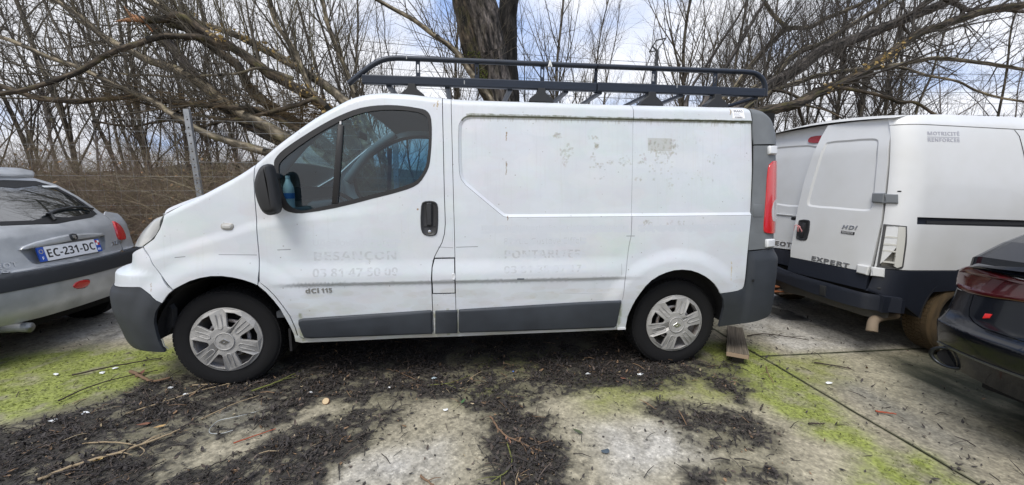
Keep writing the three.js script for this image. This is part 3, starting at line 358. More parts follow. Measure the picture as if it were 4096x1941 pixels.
// indicator
{ const o = smooth(P2('0.0692,1.0739 0.0746,1.0883 0.0876,1.0919 0.1226,1.0917 0.137,1.0879 0.1421,1.0735 0.1353,1.0547 0.1203,1.0485 0.0855,1.0519 0.073,1.0583'), 2); const d = part('side_indicator', pillow(o, VS, [[0, 0], [0.001, 0.006], [0.005, 0.009]]), M({ color: lin(0.36, 0.35, 0.32), roughness: 0.4 }), van); part('lens', pillow(inset(o, 0.008), VS, [[0, 0.008], [0.003, 0.014], [0.010, 0.016]]), M({ color: lin(0.5, 0.5, 0.48), roughness: 0.15, clearcoat: 1 }), d); }
// nose: white bumper skin, dark bumper, lamps, bonnet front
{
  const wl = P2('-0.3968,0.942 -0.3505,0.8879 -0.3286,0.838 -0.2829,0.7738 -0.2188,0.6859 -0.2883,0.6083 -0.3167,0.6242 -0.3511,0.6612 -0.4119,0.7004 -0.4247,0.7041 -0.5069,0.6993 -0.6605,0.6853').map(toF);
  const C = -Math.PI / 2, inner = [[-1.15, 0.69], [C, 0.69]], upIn = [[C, 0.80], [-1.12, 0.80], [-1.1, 0.905]];
  const low = [...wl, ...inner], half = [...low, ...upIn], full = [...half.slice(0, 13), ...mirF(half.slice(0, 13)).reverse(), ...mirF(upIn.slice(1)), ...upIn.slice(1).reverse()];
  const fo = { uv: (f, Y) => { const p = VN(-f, Y); return vuv(p.x, Y); }, h: 0.04 }, NM = (f, Y) => { const p = VN(-f, Y); return p; };
  const Nz = (f, Y) => { const p = NM(f, Y); if (f > -0.9) { const w = ss(-0.9, -0.25, f); p.z += (vanZ(p.x, Y, false) - vanW(Y) * Math.cos(f) ** (2 / NP)) * w; } return p; };
  part('front_bumper_skin', panel(full, Nz, fo), paint, van);
  const dk = P2('-0.2933,0.605 -0.3353,0.5473 -0.3579,0.4779 -0.3629,0.4065 -0.3616,0.3519 -0.3512,0.3136 -0.3419,0.2725').map(toF), tp = P2('-0.6584,0.6808 -0.5073,0.6952 -0.425,0.7 -0.4124,0.6962 -0.3516,0.657 -0.3173,0.6199').map(toF);
  const h2 = [[C, 0.685], [-1.15, 0.685], ...tp, ...dk, [-0.55, 0.275], [-0.95, 0.245], [C, 0.24]], d2 = [...h2, ...mirF(h2.slice(1, -1)).reverse()];
  const bd = part('front_bumper', panel(d2, Nz, { h: 0.03, flange: 0.02, lift: 0.003, uv: (f, Y) => [f, Y] }), bumperMat, van);
  part('paint_scrape', panel(P2('-0.79,0.47 -0.775,0.47 -0.78,0.56 -0.795,0.56'), Nz, { lift: 0.0045, flange: 0, h: 0.05 }), M({ color: lin(0.7, 0.72, 0.72), roughness: 0.6 }), bd);
  part('bumper_crack', tubeGeo([[-0.352, 0.36, 0.905, 0.004], [-0.347, 0.31, 0.90, 0.005], [-0.335, 0.285, 0.885, 0.003]], 5), M({ color: lin(0.5, 0.5, 0.42), roughness: 0.8 }), bd);
  const hl = P2('-0.2578,1.1389 -0.2779,1.0618 -0.3047,1.0176 -0.3419,0.9847 -0.4006,0.9481').map(toF), hO = [...hl, [-1.08, 0.912], [-1.12, 0.98], [-0.98, 1.07], [-0.75, 1.115]];
  const hg = panel(inset(hO, 0.004), Nz, { h: 0.03, flange: 0.03, uv: (f, Y) => [f, Y] }), lampIn = M({ color: lin(0.5, 0.5, 0.49), metalness: 0.5, roughness: 0.35, clearcoat: 1, clearcoatRoughness: 0.06, map: dataTex(64, 64, (u, v) => { const q = 0.55 + 0.45 * ss(0.3, 0.7, fbm(u * 5, v * 5, 2)); return [q, q, q * 0.96]; }) });
  part('headlight', hg, lampIn, van); part('headlight', mirrorZ(hg), lampIn, van);
  const gO = [[C - 1.0 + 0.0, 0.80], [C - 0.4, 0.90], [C + 0.4, 0.90], [C + 0.45, 0.80], [C + 0.4, 0.80]];
  part('bonnet_front', panel([[-1.12, 0.802], [-1.12, 0.98], [-0.98, 1.07], [-0.75, 1.115], [-0.5, 1.143], ...mirF([[-0.5, 1.143], [-0.75, 1.115], [-0.98, 1.07], [-1.12, 0.98], [-1.12, 0.802]]).map(p => p)].map(p => p), Nz, { h: 0.05, uv: (f, Y) => [0.3, 0.3] }), paintPlain, van);
}
// bonnet, windscreen and roof: sheets spanning from one shoulder to the other
{
  const sheet = (x0, x1, n, crown, fwd, mat, name) => { const P = [], I = [], m = 24; for (let i = 0; i <= n; i++) { const X = lerp(x0, x1, i / n), Yt = topC(X), zt = vanZ(X, Yt) ; for (let j = 0; j <= m; j++) { const t = j / m * 2 - 1, k = 1 - t * t; P.push(X - fwd(X) * k, Yt + crown(X) * k * (1.3 - 0.3 * k), t * zt); } } for (let i = 0; i < n; i++) for (let j = 0; j < m; j++) { const a = i * (m + 1) + j; I.push(a, a + 1, a + m + 2, a, a + m + 2, a + m + 1); } return part(name, buf(P, null, null, I), mat, van); };
  sheet(-0.25, 0.272, 14, () => 0.035, X => 0.30 * (1 - ss(-0.3, 0.2, X)), paintPlain, 'bonnet');
  sheet(0.279, 0.90, 20, () => 0.02, X => 0.16 * (1 - ss(0.3, 0.95, X)), M({ color: lin(0.70, 0.84, 0.84), transmission: 1, thickness: 0, roughness: 0.02, ior: 1.52 }), 'windscreen');
  sheet(0.903, 3.58, 50, X => 0.035, () => 0, paintPlain, 'roof');
  part('scuttle', box(0.10, 1.20, -0.80, 0.26, 1.30, 0.80), plasticBlack, van);
  for (const z of [0.25, -0.35]) part('wiper', tubeGeo(curve([[0.20, 1.44, z, 0.009], [0.15, 1.47, z - 0.2, 0.008], [0.12, 1.475, z - 0.45, 0.006]], 8), 6), plasticBlack, van);
}
// rear corner: cap, plastic column, lamp, hinges, bumper, doors
{
  const pl = (n, o, mat, prof, parent = van, opt) => { const g = pillow(o, VS, prof, opt); const m = part(n, g, mat, parent); part(n, mirrorZ(g), mat, van); return m; };
  const cap = P2('3.5779,1.8787 3.6181,1.8755 3.6743,1.8573 3.7221,1.8189 3.780,1.7539 3.845,1.6362 3.7376,1.6332 3.5975,1.6276 3.5915,1.6825 3.5886,1.7973');
  for (const f of [x => x, mirrorZ]) { part('roof_corner_cap', f(panel(cap, VS, { h: 0.02, lift: 0.004, uv: (a, b) => [a, b] })), greyPlastic, van); }
  const col = P2('3.5975,1.6207 3.7001,1.6225 3.780,1.6235 3.847,1.6245 3.847,0.8862 3.6994,0.8882 3.5746,0.8781 3.5771,0.9901 3.586,1.13 3.5918,1.2804 3.5967,1.4531');
  for (const f of [x => x, mirrorZ]) part('rear_pillar_trim', f(panel(inset(col, 0.001), VS, { h: 0.02, lift: 0.002, uv: (a, b) => [a, b] })), greyPlastic, van);
  const lamp = P2('3.79,1.5184 3.717,1.489 3.7011,1.4311 3.6945,1.3386 3.6898,1.2227 3.6832,1.1064 3.6834,1.0244 3.6906,1.0068 3.7384,0.996 3.80,0.994 3.835,1.0 3.842,1.25 3.838,1.45');
  const clear = P2('3.765,1.234 3.7405,1.1876 3.7358,1.1527 3.7436,1.1059 3.7528,1.0879 3.80,1.085 3.838,1.10 3.838,1.22 3.80,1.24');
  for (const f of [x => x, mirrorZ]) { const L = part('tail_light', f(merged([pillow(smooth(lamp, 2), VS, [[0, 0.002], [0.001, 0.008], [0.004, 0.0105]]), panel(inset(smooth(lamp, 2), 0.004), VS, { h: 0.014, flange: 0, lift: 0.012, uv: (a, b) => [a * 12, b * 12] })])), M({ color: lin(0.55, 0.016, 0.02), roughness: 0.1, clearcoat: 1, bumpMap: dataTex(32, 32, (u, v) => [0.5 + 0.5 * Math.sin(v * 6.283 * 8) * Math.sin(u * 6.283 * 8)]), bumpScale: 0.0006 }), van); part('clear_lens', f(panel(smooth(clear, 2), VS, { h: 0.012, flange: 0.006, lift: 0.014 })), M({ color: lin(0.42, 0.38, 0.38), roughness: 0.15, clearcoat: 1 }), L); }
  for (const f of [x => x, mirrorZ]) for (const y of [1.588, 0.928]) part('door_hinge', f(pillow(rect(3.702, y - 0.030, 3.775, y + 0.030, 0.006), VS, [[0, 0.002], [0.001, 0.016], [0.008, 0.024]])), paintPlain, van);
  pl('trim_cover', rect(3.598, 1.117, 3.674, 1.206, 0.008), greyPlastic, [[0, 0.0025], [0.001, 0.0045], [0.003, 0.005]]);
  const bl = P2('3.5746,0.8722 3.6932,0.8824 3.7462,0.884 3.80,0.884 3.8499,0.88 3.8499,0.42 3.80,0.40 3.7616,0.375 3.6799,0.3439 3.5656,0.3217 3.4124,0.3055 3.4171,0.3916 3.4195,0.4582 3.4033,0.5237 3.3779,0.5647 3.517,0.5818 3.5553,0.5929 3.5697,0.6158 3.5705,0.6583 3.5724,0.7287 3.5735,0.8048');
  for (const f of [x => x, mirrorZ]) { part('rear_bumper', f(panel(inset(bl, 0.001), (X, Y) => { const b = 0.022 * ss(0.90, 0.80, Y); return V(X + b * ss(3.60, 3.80, X) * 1.6, Y, vanZ(X, Y) + b * ss(3.565, 3.63, X) * 0.6 + 0.004); }, { h: 0.02, flange: 0.02, uv: (a, b) => [a, b] })), bumperMat, van); }
  const hole = part('bumper_hole', pillow(smooth(rect(3.605, 0.655, 3.620, 0.672), 3), (X, Y) => V(X, Y, vanZ(X, Y) + 0.013), [[0, 0.012], [0.002, 0.013]]), darkVoid, van);
  for (const s of [1, -1]) part('rear_door', box(3.815, 0.50, s > 0 ? 0.004 : -0.70, 3.84, 1.66, s > 0 ? 0.70 : -0.004, 0.01), paintPlain, van);
  part('rear_bumper_centre', box(3.78, 0.34, -0.80, 3.90, 0.58, 0.80, 0.03), bumperMat, van);
}
// what is behind the skin
{
  part('cargo_box', [box(1.50, 0.36, -0.79, 3.80, 1.86, 0.79)], darkVoid, van);
  part('underbody', [box(-0.55, 0.26, -0.5, -0.40, 0.95, 0.5), box(-0.45, 0.24, -0.55, 3.6, 0.36, 0.55), box(0.50, 0.30, -0.86, 2.55, 0.36, 0.86), box(-0.42, 0.36, -0.52, 0.30, 1.05, 0.52), box(0.42, 0.36, -0.88, 1.46, 0.46, 0.88)], darkVoid, van);  // floor boxes, plus plain engine-bay boxes added to block light
  for (const s of [1, -1]) for (const x of [0.04, 3.055]) { const pts = []; for (let i = 0; i <= 20; i++) { const t = Math.PI * (-0.01 + 1.0 * i / 20); pts.push([x + 0.418 * Math.cos(t), 0.335 + 0.418 * Math.sin(t)]); } const P = [], I = []; pts.forEach(([a, b]) => P.push(a, b, s * 0.52, a, b, s * 0.915)); for (let i = 0; i < 20; i++) { const k = i * 2; I.push(k, k + 1, k + 3, k, k + 3, k + 2); } part('wheel_well', [buf(P, null, null, I), new THREE.CircleGeometry(0.42, 24, -0.3, Math.PI + 0.6).translate(x, 0.335, s * 0.52)], darkVoid, van); }
  part('bumper_liner', panel(P2('-0.335,0.60 -0.395,0.50 -0.41,0.42 -0.385,0.37 -0.36,0.36 -0.33,0.40 -0.31,0.42 -0.29,0.54'), (x, y) => V(x, y, 0.86 + (x + 0.33) * 0.5), { h: 0.1, flange: 0.03 }), plasticBlack, van);
  part('mud_flap', box(0.385, 0.225, 0.66, 0.40, 0.38, 0.86), rubber, van); part('mud_flap', box(0.385, 0.225, -0.86, 0.40, 0.38, -0.66), rubber, van);
  part('sill_bracket', box(2.63, 0.315, 0.86, 2.69, 0.33, 0.93), paintPlain, van);
}
// cab
{
  const trim = M({ color: lin(0.055, 0.06, 0.068), roughness: 0.75 }), cloth = M({ color: lin(0.045, 0.05, 0.06), roughness: 0.95 }), liner = M({ color: lin(0.17, 0.18, 0.19), roughness: 0.9 });
  part('cab_floor', box(0.32, 0.46, -0.86, 1.46, 0.50, 0.86), trim, van);
  part('dashboard', [box(0.30, 0.78, -0.84, 0.58, 1.12, 0.84, 0.05), box(0.36, 1.08, -0.80, 0.50, 1.17, 0.80, 0.03), box(0.44, 1.10, 0.20, 0.62, 1.21, 0.60, 0.05)], trim, van);
  const sw = sub('steering_wheel', van, [0.74, 1.13, 0.38]); sw.rotation.z = -0.75; part('rim', new THREE.TorusGeometry(0.19, 0.016, 8, 32).rotateX(Math.PI / 2), rubber, sw); part('hub', [new THREE.CylinderGeometry(0.06, 0.07, 0.05, 16).translate(0, -0.02, 0), box(-0.18, -0.02, -0.02, 0.18, 0.0, 0.02), box(-0.02, -0.02, -0.18, 0.02, 0, 0.0)], trim, sw);
  part('steering_column', rod([0.73, 1.11, 0.38], [0.52, 0.92, 0.38], 0.04), trim, van);
  for (const z of [0.46, -0.20, -0.60]) { const s = sub('seat', van, [1.12, 0.5, z]); part('cushion', box(-0.28, 0.16, -0.25, 0.24, 0.36, 0.25, 0.06), cloth, s); const b = box(-0.08, 0, -0.24, 0.08, 0.66, 0.24, 0.06); b.rotateZ(-0.22); b.translate(0.20, 0.30, 0); part('backrest', b, cloth, s); part('headrest', box(0.28, 0.90, -0.13, 0.40, 1.10, 0.13, 0.05), cloth, s); part('seat_base', box(-0.22, 0, -0.2, 0.2, 0.18, 0.2), trim, s); }
  part('bulkhead', box(1.455, 0.46, -0.80, 1.475, 1.84, 0.80), M({ color: lin(0.30, 0.31, 0.31), roughness: 0.7 }), van);
  const lp = [], li = []; for (let i = 0; i <= 10; i++) { const X = lerp(0.86, 1.45, i / 10); for (let j = 0; j <= 8; j++) { const t = j / 8 * 2 - 1; lp.push(X, topC(X) - 0.045 + 0.02 * (1 - t * t), t * 0.77); } } for (let i = 0; i < 10; i++) for (let j = 0; j < 8; j++) { const a = i * 9 + j; li.push(a, a + 10, a + 1, a, a + 9, a + 10); } part('headliner', buf(lp, null, null, li), liner, van);
  for (const s of [1, -1]) { part('pillar_trim', tubeGeo(curve([[0.34, 1.36, s * 0.84, 0.045], [0.60, 1.66, s * 0.79, 0.04], [0.86, 1.83, s * 0.75, 0.04]], 10), 8), liner, van); part('door_card', box(0.36, 0.50, s > 0 ? 0.84 : -0.88, 1.40, 1.12, s > 0 ? 0.88 : -0.84, 0.015), trim, van); }
  part('interior_mirror', box(0.70, 1.70, -0.12, 0.73, 1.76, 0.12, 0.015), plasticBlack, van);
}
// mirrors
{
  const o = smooth(P2('0.36,1.358 0.375,1.396 0.394,1.427 0.415,1.443 0.441,1.447 0.452,1.429 0.462,1.386 0.470,1.316 0.475,1.246 0.476,1.189 0.467,1.172 0.436,1.159 0.409,1.159 0.387,1.175 0.37,1.21 0.357,1.263 0.354,1.316'), 2), MP = (x, y) => V(x, y, 1.045);
  const sh = pillow(o, MP, [[0.002, -0.025], [0, 0.01], [0.004, 0.035], [0.014, 0.052], [0.030, 0.058]], { crease: 1.2 }), low = pillow(inset(o, -0.004).map(([x, y]) => [x - 0.004, y - 0.006]), MP, [[0.006, -0.03], [0.002, -0.02], [0.002, 0.005], [0.006, 0.02]], { crease: 1.2 });
  for (const f of [x => x]) { const m = part('wing_mirror', f(merged([sh, low])), plasticBlack, van); part('mirror_arm', f(box(0.36, 1.20, 0.90, 0.42, 1.26, 1.0, 0.01)), plasticBlack, m); part('mirror_arm', f(box(0.37, 1.36, 0.88, 0.42, 1.40, 1.0, 0.01)), plasticBlack, m); part('mirror_glass', f(box(0.446, 1.21, 1.03, 0.450, 1.38, 1.08)), M({ color: lin(0.8, 0.82, 0.85), metalness: 1, roughness: 0.04 }), m); }
}
// wheels
const tyreMat = M({ color: lin(0.013, 0.013, 0.014), roughness: 0.9, specularIntensity: 0.6, bumpMap: grit, bumpScale: 0.0006, map: blotch }), capMat = M({ color: lin(0.52, 0.51, 0.49), metalness: 0.2, roughness: 0.5, map: blotch }), steelMat = M({ color: lin(0.48, 0.48, 0.50), roughness: 0.6, metalness: 0.3, map: dataTex(64, 64, (u, v) => { const q = fbm(u * 8, v * 8, 3); return [0.9 - 0.3 * ss(0.55, 0.8, q), 0.88 - 0.45 * ss(0.55, 0.8, q), 0.86 - 0.6 * ss(0.55, 0.8, q)]; }) });
function tyreGeo(R, rim, w, tread = true, n = 66) {      // axle along z, outer face at z = 0, body towards -z
  const prof = [[rim, -0.014], [rim + 0.012, -0.004], [rim + 0.025, 0], [lerp(rim, R, 0.45), 0.006], [lerp(rim, R, 0.75), 0.002], [R - 0.018, -0.010], [R - 0.006, -0.024], [R - 0.004, -0.05], [R - 0.004, -w + 0.05], [R - 0.006, -w + 0.024], [R - 0.03, -w + 0.004], [rim, -w + 0.012]];
  const g = [new THREE.LatheGeometry(prof.map(([r, z]) => new THREE.Vector2(r, z)), 72).rotateX(Math.PI / 2)];
  if (tread) for (let k = 0; k < n; k++) for (const [a, b, o] of [[-0.014, -0.046, 0], [-0.052, -0.084, 0.4], [-0.090, -w + 0.090, 0.1], [-w + 0.084, -w + 0.052, 0.5], [-w + 0.046, -w + 0.014, 0.2]]) { const q = new THREE.BoxGeometry(2 * Math.PI * R / n * 0.74, 0.014, Math.abs(b - a)); const p = q.attributes.position; if (a === -0.014) for (let i = 0; i < p.count; i++) if (p.getZ(i) > 0) p.setY(i, p.getY(i) - 0.010); q.translate(0, R - 0.005, (a + b) / 2); q.rotateZ((k + o) / n * 2 * Math.PI); g.push(q); }
  return merged(g);
}
function capGeo(r) {
  const s = new THREE.Shape(); s.absarc(0, 0, r, 0, Math.PI * 2);
  for (let k = 0; k < 6; k++) { const a = (k + 0.5) * Math.PI / 3, h = new THREE.Path(), c = (rr, d) => [rr * Math.cos(a + d), rr * Math.sin(a + d)]; const pts = [c(r * 0.44, -0.10), c(r * 0.50, -0.17), c(r * 0.90, -0.27), c(r * 0.915, 0), c(r * 0.90, 0.27), c(r * 0.50, 0.17), c(r * 0.44, 0.10)]; h.moveTo(...pts[0]); pts.slice(1).forEach(p => h.lineTo(...p)); h.closePath(); s.holes.push(h); }
  const g = new THREE.ExtrudeGeometry(s, { depth: 0.010, bevelEnabled: true, bevelThickness: 0.004, bevelSize: 0.003, bevelSegments: 2, curveSegments: 48 });
  const p = g.attributes.position; for (let i = 0; i < p.count; i++) { const q = Math.hypot(p.getX(i), p.getY(i)) / r; p.setZ(i, p.getZ(i) + 0.018 * (1 - q * q) - 0.012 * ss(0.9, 1.0, q)); } g.deleteAttribute('normal'); let G = g; G.computeVertexNormals(); const l = [G];
  for (let k = 0; k < 6; k++) { const a = k * Math.PI / 3, pts = []; for (let i = 0; i <= 8; i++) { const t = Math.PI * i / 8; pts.push([r * 0.50 - r * 0.10 * Math.sin(t), r * 0.068 * Math.cos(t)]); } const u = [[r * 0.86, r * 0.068], ...pts, [r * 0.86, -r * 0.068]].map(([x, y]) => { const q = Math.hypot(x, y) / r; return [x * Math.cos(a) - y * Math.sin(a), x * Math.sin(a) + y * Math.cos(a), 0.0145 + 0.018 * (1 - q * q), r * 0.013]; }); l.push(tubeGeo(u, 6)); }
  l.push(new THREE.TorusGeometry(r * 0.265, 0.004, 8, 32).translate(0, 0, 0.031), new THREE.CylinderGeometry(r * 0.26, r * 0.27, 0.012, 32).rotateX(Math.PI / 2).translate(0, 0, 0.026));
  return merged(l);
}
function emblemGeo(s) { const o = new THREE.Shape([[0, 1], [0.62, 0], [0, -1], [-0.62, 0]].map(p => new THREE.Vector2(p[0] * s, p[1] * s))), i = new THREE.Path([[0, 0.42], [0.2, 0], [0, -0.42], [-0.2, 0]].map(p => new THREE.Vector2(p[0] * s, p[1] * s))); o.holes.push(i); return new THREE.ExtrudeGeometry(o, { depth: 0.003, bevelEnabled: true, bevelSize: 0.001, bevelThickness: 0.001, bevelSegments: 1 }); }
{
  const tg = tyreGeo(0.331, 0.208, 0.232), cg = capGeo(0.214), eg = emblemGeo(0.030).rotateZ(Math.PI / 2);
  const rimG = (() => { const s = new THREE.Shape(); s.absarc(0, 0, 0.20, 0, 7); for (let k = 0; k < 12; k++) { const a = k / 12 * 6.2832 + 0.2, h = new THREE.Path(); h.absarc(0.145 * Math.cos(a), 0.145 * Math.sin(a), 0.015, 0, 6.2832); s.holes.push(h); } return merged([new THREE.ExtrudeGeometry(s, { depth: 0.006, bevelEnabled: false, curveSegments: 32 }).translate(0, 0, -0.026), new THREE.LatheGeometry([[0.205, -0.012], [0.198, -0.018], [0.196, -0.05], [0.19, -0.19]].map(p => new THREE.Vector2(...p)), 48).rotateX(Math.PI / 2), new THREE.TorusGeometry(0.12, 0.012, 8, 36).translate(0, 0, -0.034)]); })();
  for (const [x, s, st, spin] of [[0, 1, 0.055, 0.17], [3.098, 1, 0, -0.28], [0, -1, 0.055, 1], [3.098, -1, 0, 2]]) {
    const w = sub('wheel', van, [x, 0.320, s * 0.858]); w.rotation.order = 'YXZ'; w.rotation.y = (s > 0 ? 0 : Math.PI) + st; w.rotation.z = spin + Math.PI / 6;
    part('tyre', tg, tyreMat, w); part('wheel_rim', rimG, steelMat, w); part('hubcap', cg, capMat, w); part('emblem', eg.clone().rotateZ(-spin - Math.PI / 6).translate(0, 0, 0.033), chrome, w); part('brake_disc', new THREE.CylinderGeometry(0.14, 0.14, 0.02, 24).rotateX(Math.PI / 2).translate(0, 0, -0.10), darkVoid, w);
  }
}
// roof rack
{
  const rackMat = M({ color: lin(0.024, 0.033, 0.052), roughness: 0.42, metalness: 0.2, bumpMap: grit, bumpScale: 0.0003, map: blotch }), rack = sub('roof_rack', van), zr = 0.74;
  for (const s of [1, -1]) {
    const z = s * zr;
    part('top_rail', [tubeGeo(curve(P2('0.82,1.975 0.885,2.030 0.986,2.104 1.055,2.134 1.118,2.144 1.20,2.1455 1.60,2.1455 2.00,2.1455 2.470,2.1455').map(([x, y]) => [x, y, z, 0.0175]), 60), 10), tubeGeo(curve(P2('2.476,2.1455 2.89,2.147 3.20,2.148 3.50,2.149 3.583,2.149 3.652,2.142 3.708,2.110 3.738,2.060 3.746,1.985').map(([x, y]) => [x, y, z, 0.0175]), 50), 10)], rackMat, rack);
    part('side_rail', [box(0.905, 1.976, z - 0.02, 2.471, 2.034, z + 0.02, 0.008), box(2.475, 1.978, z - 0.02, 3.735, 2.038, z + 0.02, 0.008)], rackMat, rack);
    for (const x of [1.262, 1.647, 2.09, 2.884, 3.347]) { const o = new THREE.Shape(rect(x - 0.014, 2.03, x + 0.014, 2.14).map(p => new THREE.Vector2(...p))); o.holes.push(new THREE.Path(rect(x - 0.006, 2.06, x + 0.006, 2.112, 0.0055).map(p => new THREE.Vector2(...p)))); part('upright', new THREE.ExtrudeGeometry(o, { depth: 0.005, bevelEnabled: false }).translate(0, 0, z - 0.002), rackMat, rack); }
    part('joint_plate', [box(2.462, 1.972, z - 0.024, 2.484, 2.165, z - 0.018), rod([2.455, 2.10, z], [2.468, 2.10, z], 0.008), rod([2.455, 2.055, z], [2.468, 2.055, z], 0.008)], rackMat, rack);
    for (const x of [1.222, 2.082, 2.868, 3.36]) { const pts = [[-0.082, 0], [0.082, 0], [0.074, 0.020], [0.026, 0.058], [0.020, 0.085], [-0.020, 0.085], [-0.026, 0.058], [-0.074, 0.020]].map(p => new THREE.Vector2(...p)); part('rack_foot', new THREE.ExtrudeGeometry(new THREE.Shape(pts), { depth: 0.05, bevelEnabled: true, bevelSize: 0.004, bevelThickness: 0.012, bevelSegments: 2 }).translate(x, 1.895, z - 0.025), plasticBlack, rack); }
  }
  for (const [x0, y0] of [[1.56, 2.005], [3.05, 2.03], [1.19, 2.148]]) part('scuff', box(x0, y0 - 0.012, zr + 0.0195, x0 + 0.006, y0 + 0.012, zr + 0.0205), M({ color: lin(0.35, 0.36, 0.37), roughness: 0.8 }), rack);
  for (const x of [1.222, 2.082, 2.868, 3.36]) part('bolt', [new THREE.CylinderGeometry(0.007, 0.007, 0.012, 6).rotateX(Math.PI / 2).translate(x, 1.968, zr + 0.026)], galv, rack);
  for (const x of [1.07, 1.45, 1.87, 2.26, 2.50, 2.86, 3.10, 3.68]) part('crossbar', box(x - 0.017, 1.962, -zr, x + 0.017, 1.984, zr, 0.006), rackMat, rack);
  part('cable_tie', [rod([2.13, 2.125, zr + 0.018], [2.142, 2.168, zr + 0.014], 0.006), rod([2.15, 2.125, zr + 0.018], [2.138, 2.168, zr + 0.014], 0.006)], M({ color: lin(0.7, 0.72, 0.72), roughness: 0.5 }), rack);
}
// a water bottle on the dashboard
{
  const b = thing('water_bottle', 'clear plastic water bottle with blue label on the dashboard of the van', 'bottle', [0.345, 1.12, 0.60]);
  part('body', new THREE.LatheGeometry([[0, 0], [0.034, 0.002], [0.036, 0.02], [0.034, 0.09], [0.036, 0.15], [0.034, 0.19], [0.015, 0.235], [0.013, 0.25]].map(p => new THREE.Vector2(...p)), 24), M({ color: lin(0.92, 0.93, 0.93), roughness: 0.5, transmission: 0.25, thickness: 0 }), b);
  part('label_band', new THREE.CylinderGeometry(0.0365, 0.0365, 0.038, 24, 1, true).translate(0, 0.13, 0), M({ color: lin(0.10, 0.24, 0.58), roughness: 0.4 }), b); part('bottle_cap', new THREE.CylinderGeometry(0.015, 0.015, 0.018, 16).translate(0, 0.258, 0), M({ color: lin(0.7, 0.72, 0.74), roughness: 0.5 }), b);
}

// ------------------------------------------------------------------ silver hatchback on the left, seen from behind (nose to -x)
const tyreSmall = tyreGeo(0.298, 0.19, 0.17, true, 54);
function plainWheel(parent, x, y, z, out, geo, rimMat, tm, spokes = 0, R = 0.30) {
  const w = sub('wheel', parent, [x, y, z]); w.rotation.y = out > 0 ? 0 : Math.PI; part('tyre', geo, tm, w);
  const s = new THREE.Shape(); s.absarc(0, 0, R * 0.64, 0, 7); const k = spokes || 9; for (let i = 0; i < k; i++) { const a = i / k * 6.2832, h = new THREE.Path(); if (spokes) { const c = (rr, d) => [rr * Math.cos(a + d), rr * Math.sin(a + d)], q = [c(R * 0.2, -0.35), c(R * 0.56, -2.0 / k), c(R * 0.56, 2.0 / k), c(R * 0.2, 0.35)]; h.moveTo(...q[0]); q.slice(1).forEach(p => h.lineTo(...p)); h.closePath(); } else h.absarc(R * 0.48 * Math.cos(a), R * 0.48 * Math.sin(a), R * 0.05, 0, 6.2832); s.holes.push(h); }
  part('wheel_rim', [new THREE.ExtrudeGeometry(s, { depth: 0.01, bevelEnabled: true, bevelSize: 0.002, bevelThickness: 0.003, bevelSegments: 1, curveSegments: 24 }).translate(0, 0, -0.03), new THREE.LatheGeometry([[R * 0.65, -0.01], [R * 0.63, -0.03], [R * 0.6, -0.15]].map(p => new THREE.Vector2(...p)), 36).rotateX(Math.PI / 2), new THREE.CylinderGeometry(R * 0.12, R * 0.14, 0.03, 18).rotateX(Math.PI / 2).translate(0, 0, -0.015)], rimMat, w); part('brake_disc', new THREE.CylinderGeometry(R * 0.45, R * 0.45, 0.02, 24).rotateX(Math.PI / 2).translate(0, 0, -0.09), darkVoid, w);
}
const silver = M({ color: lin(0.58, 0.60, 0.615), metalness: 0.25, roughness: 0.36, clearcoat: 0.9, clearcoatRoughness: 0.12, map: blotch });
const carGlass = M({ color: lin(0.012, 0.016, 0.018), roughness: 0.02, ior: 2.4, clearcoat: 1, clearcoatRoughness: 0.02 });
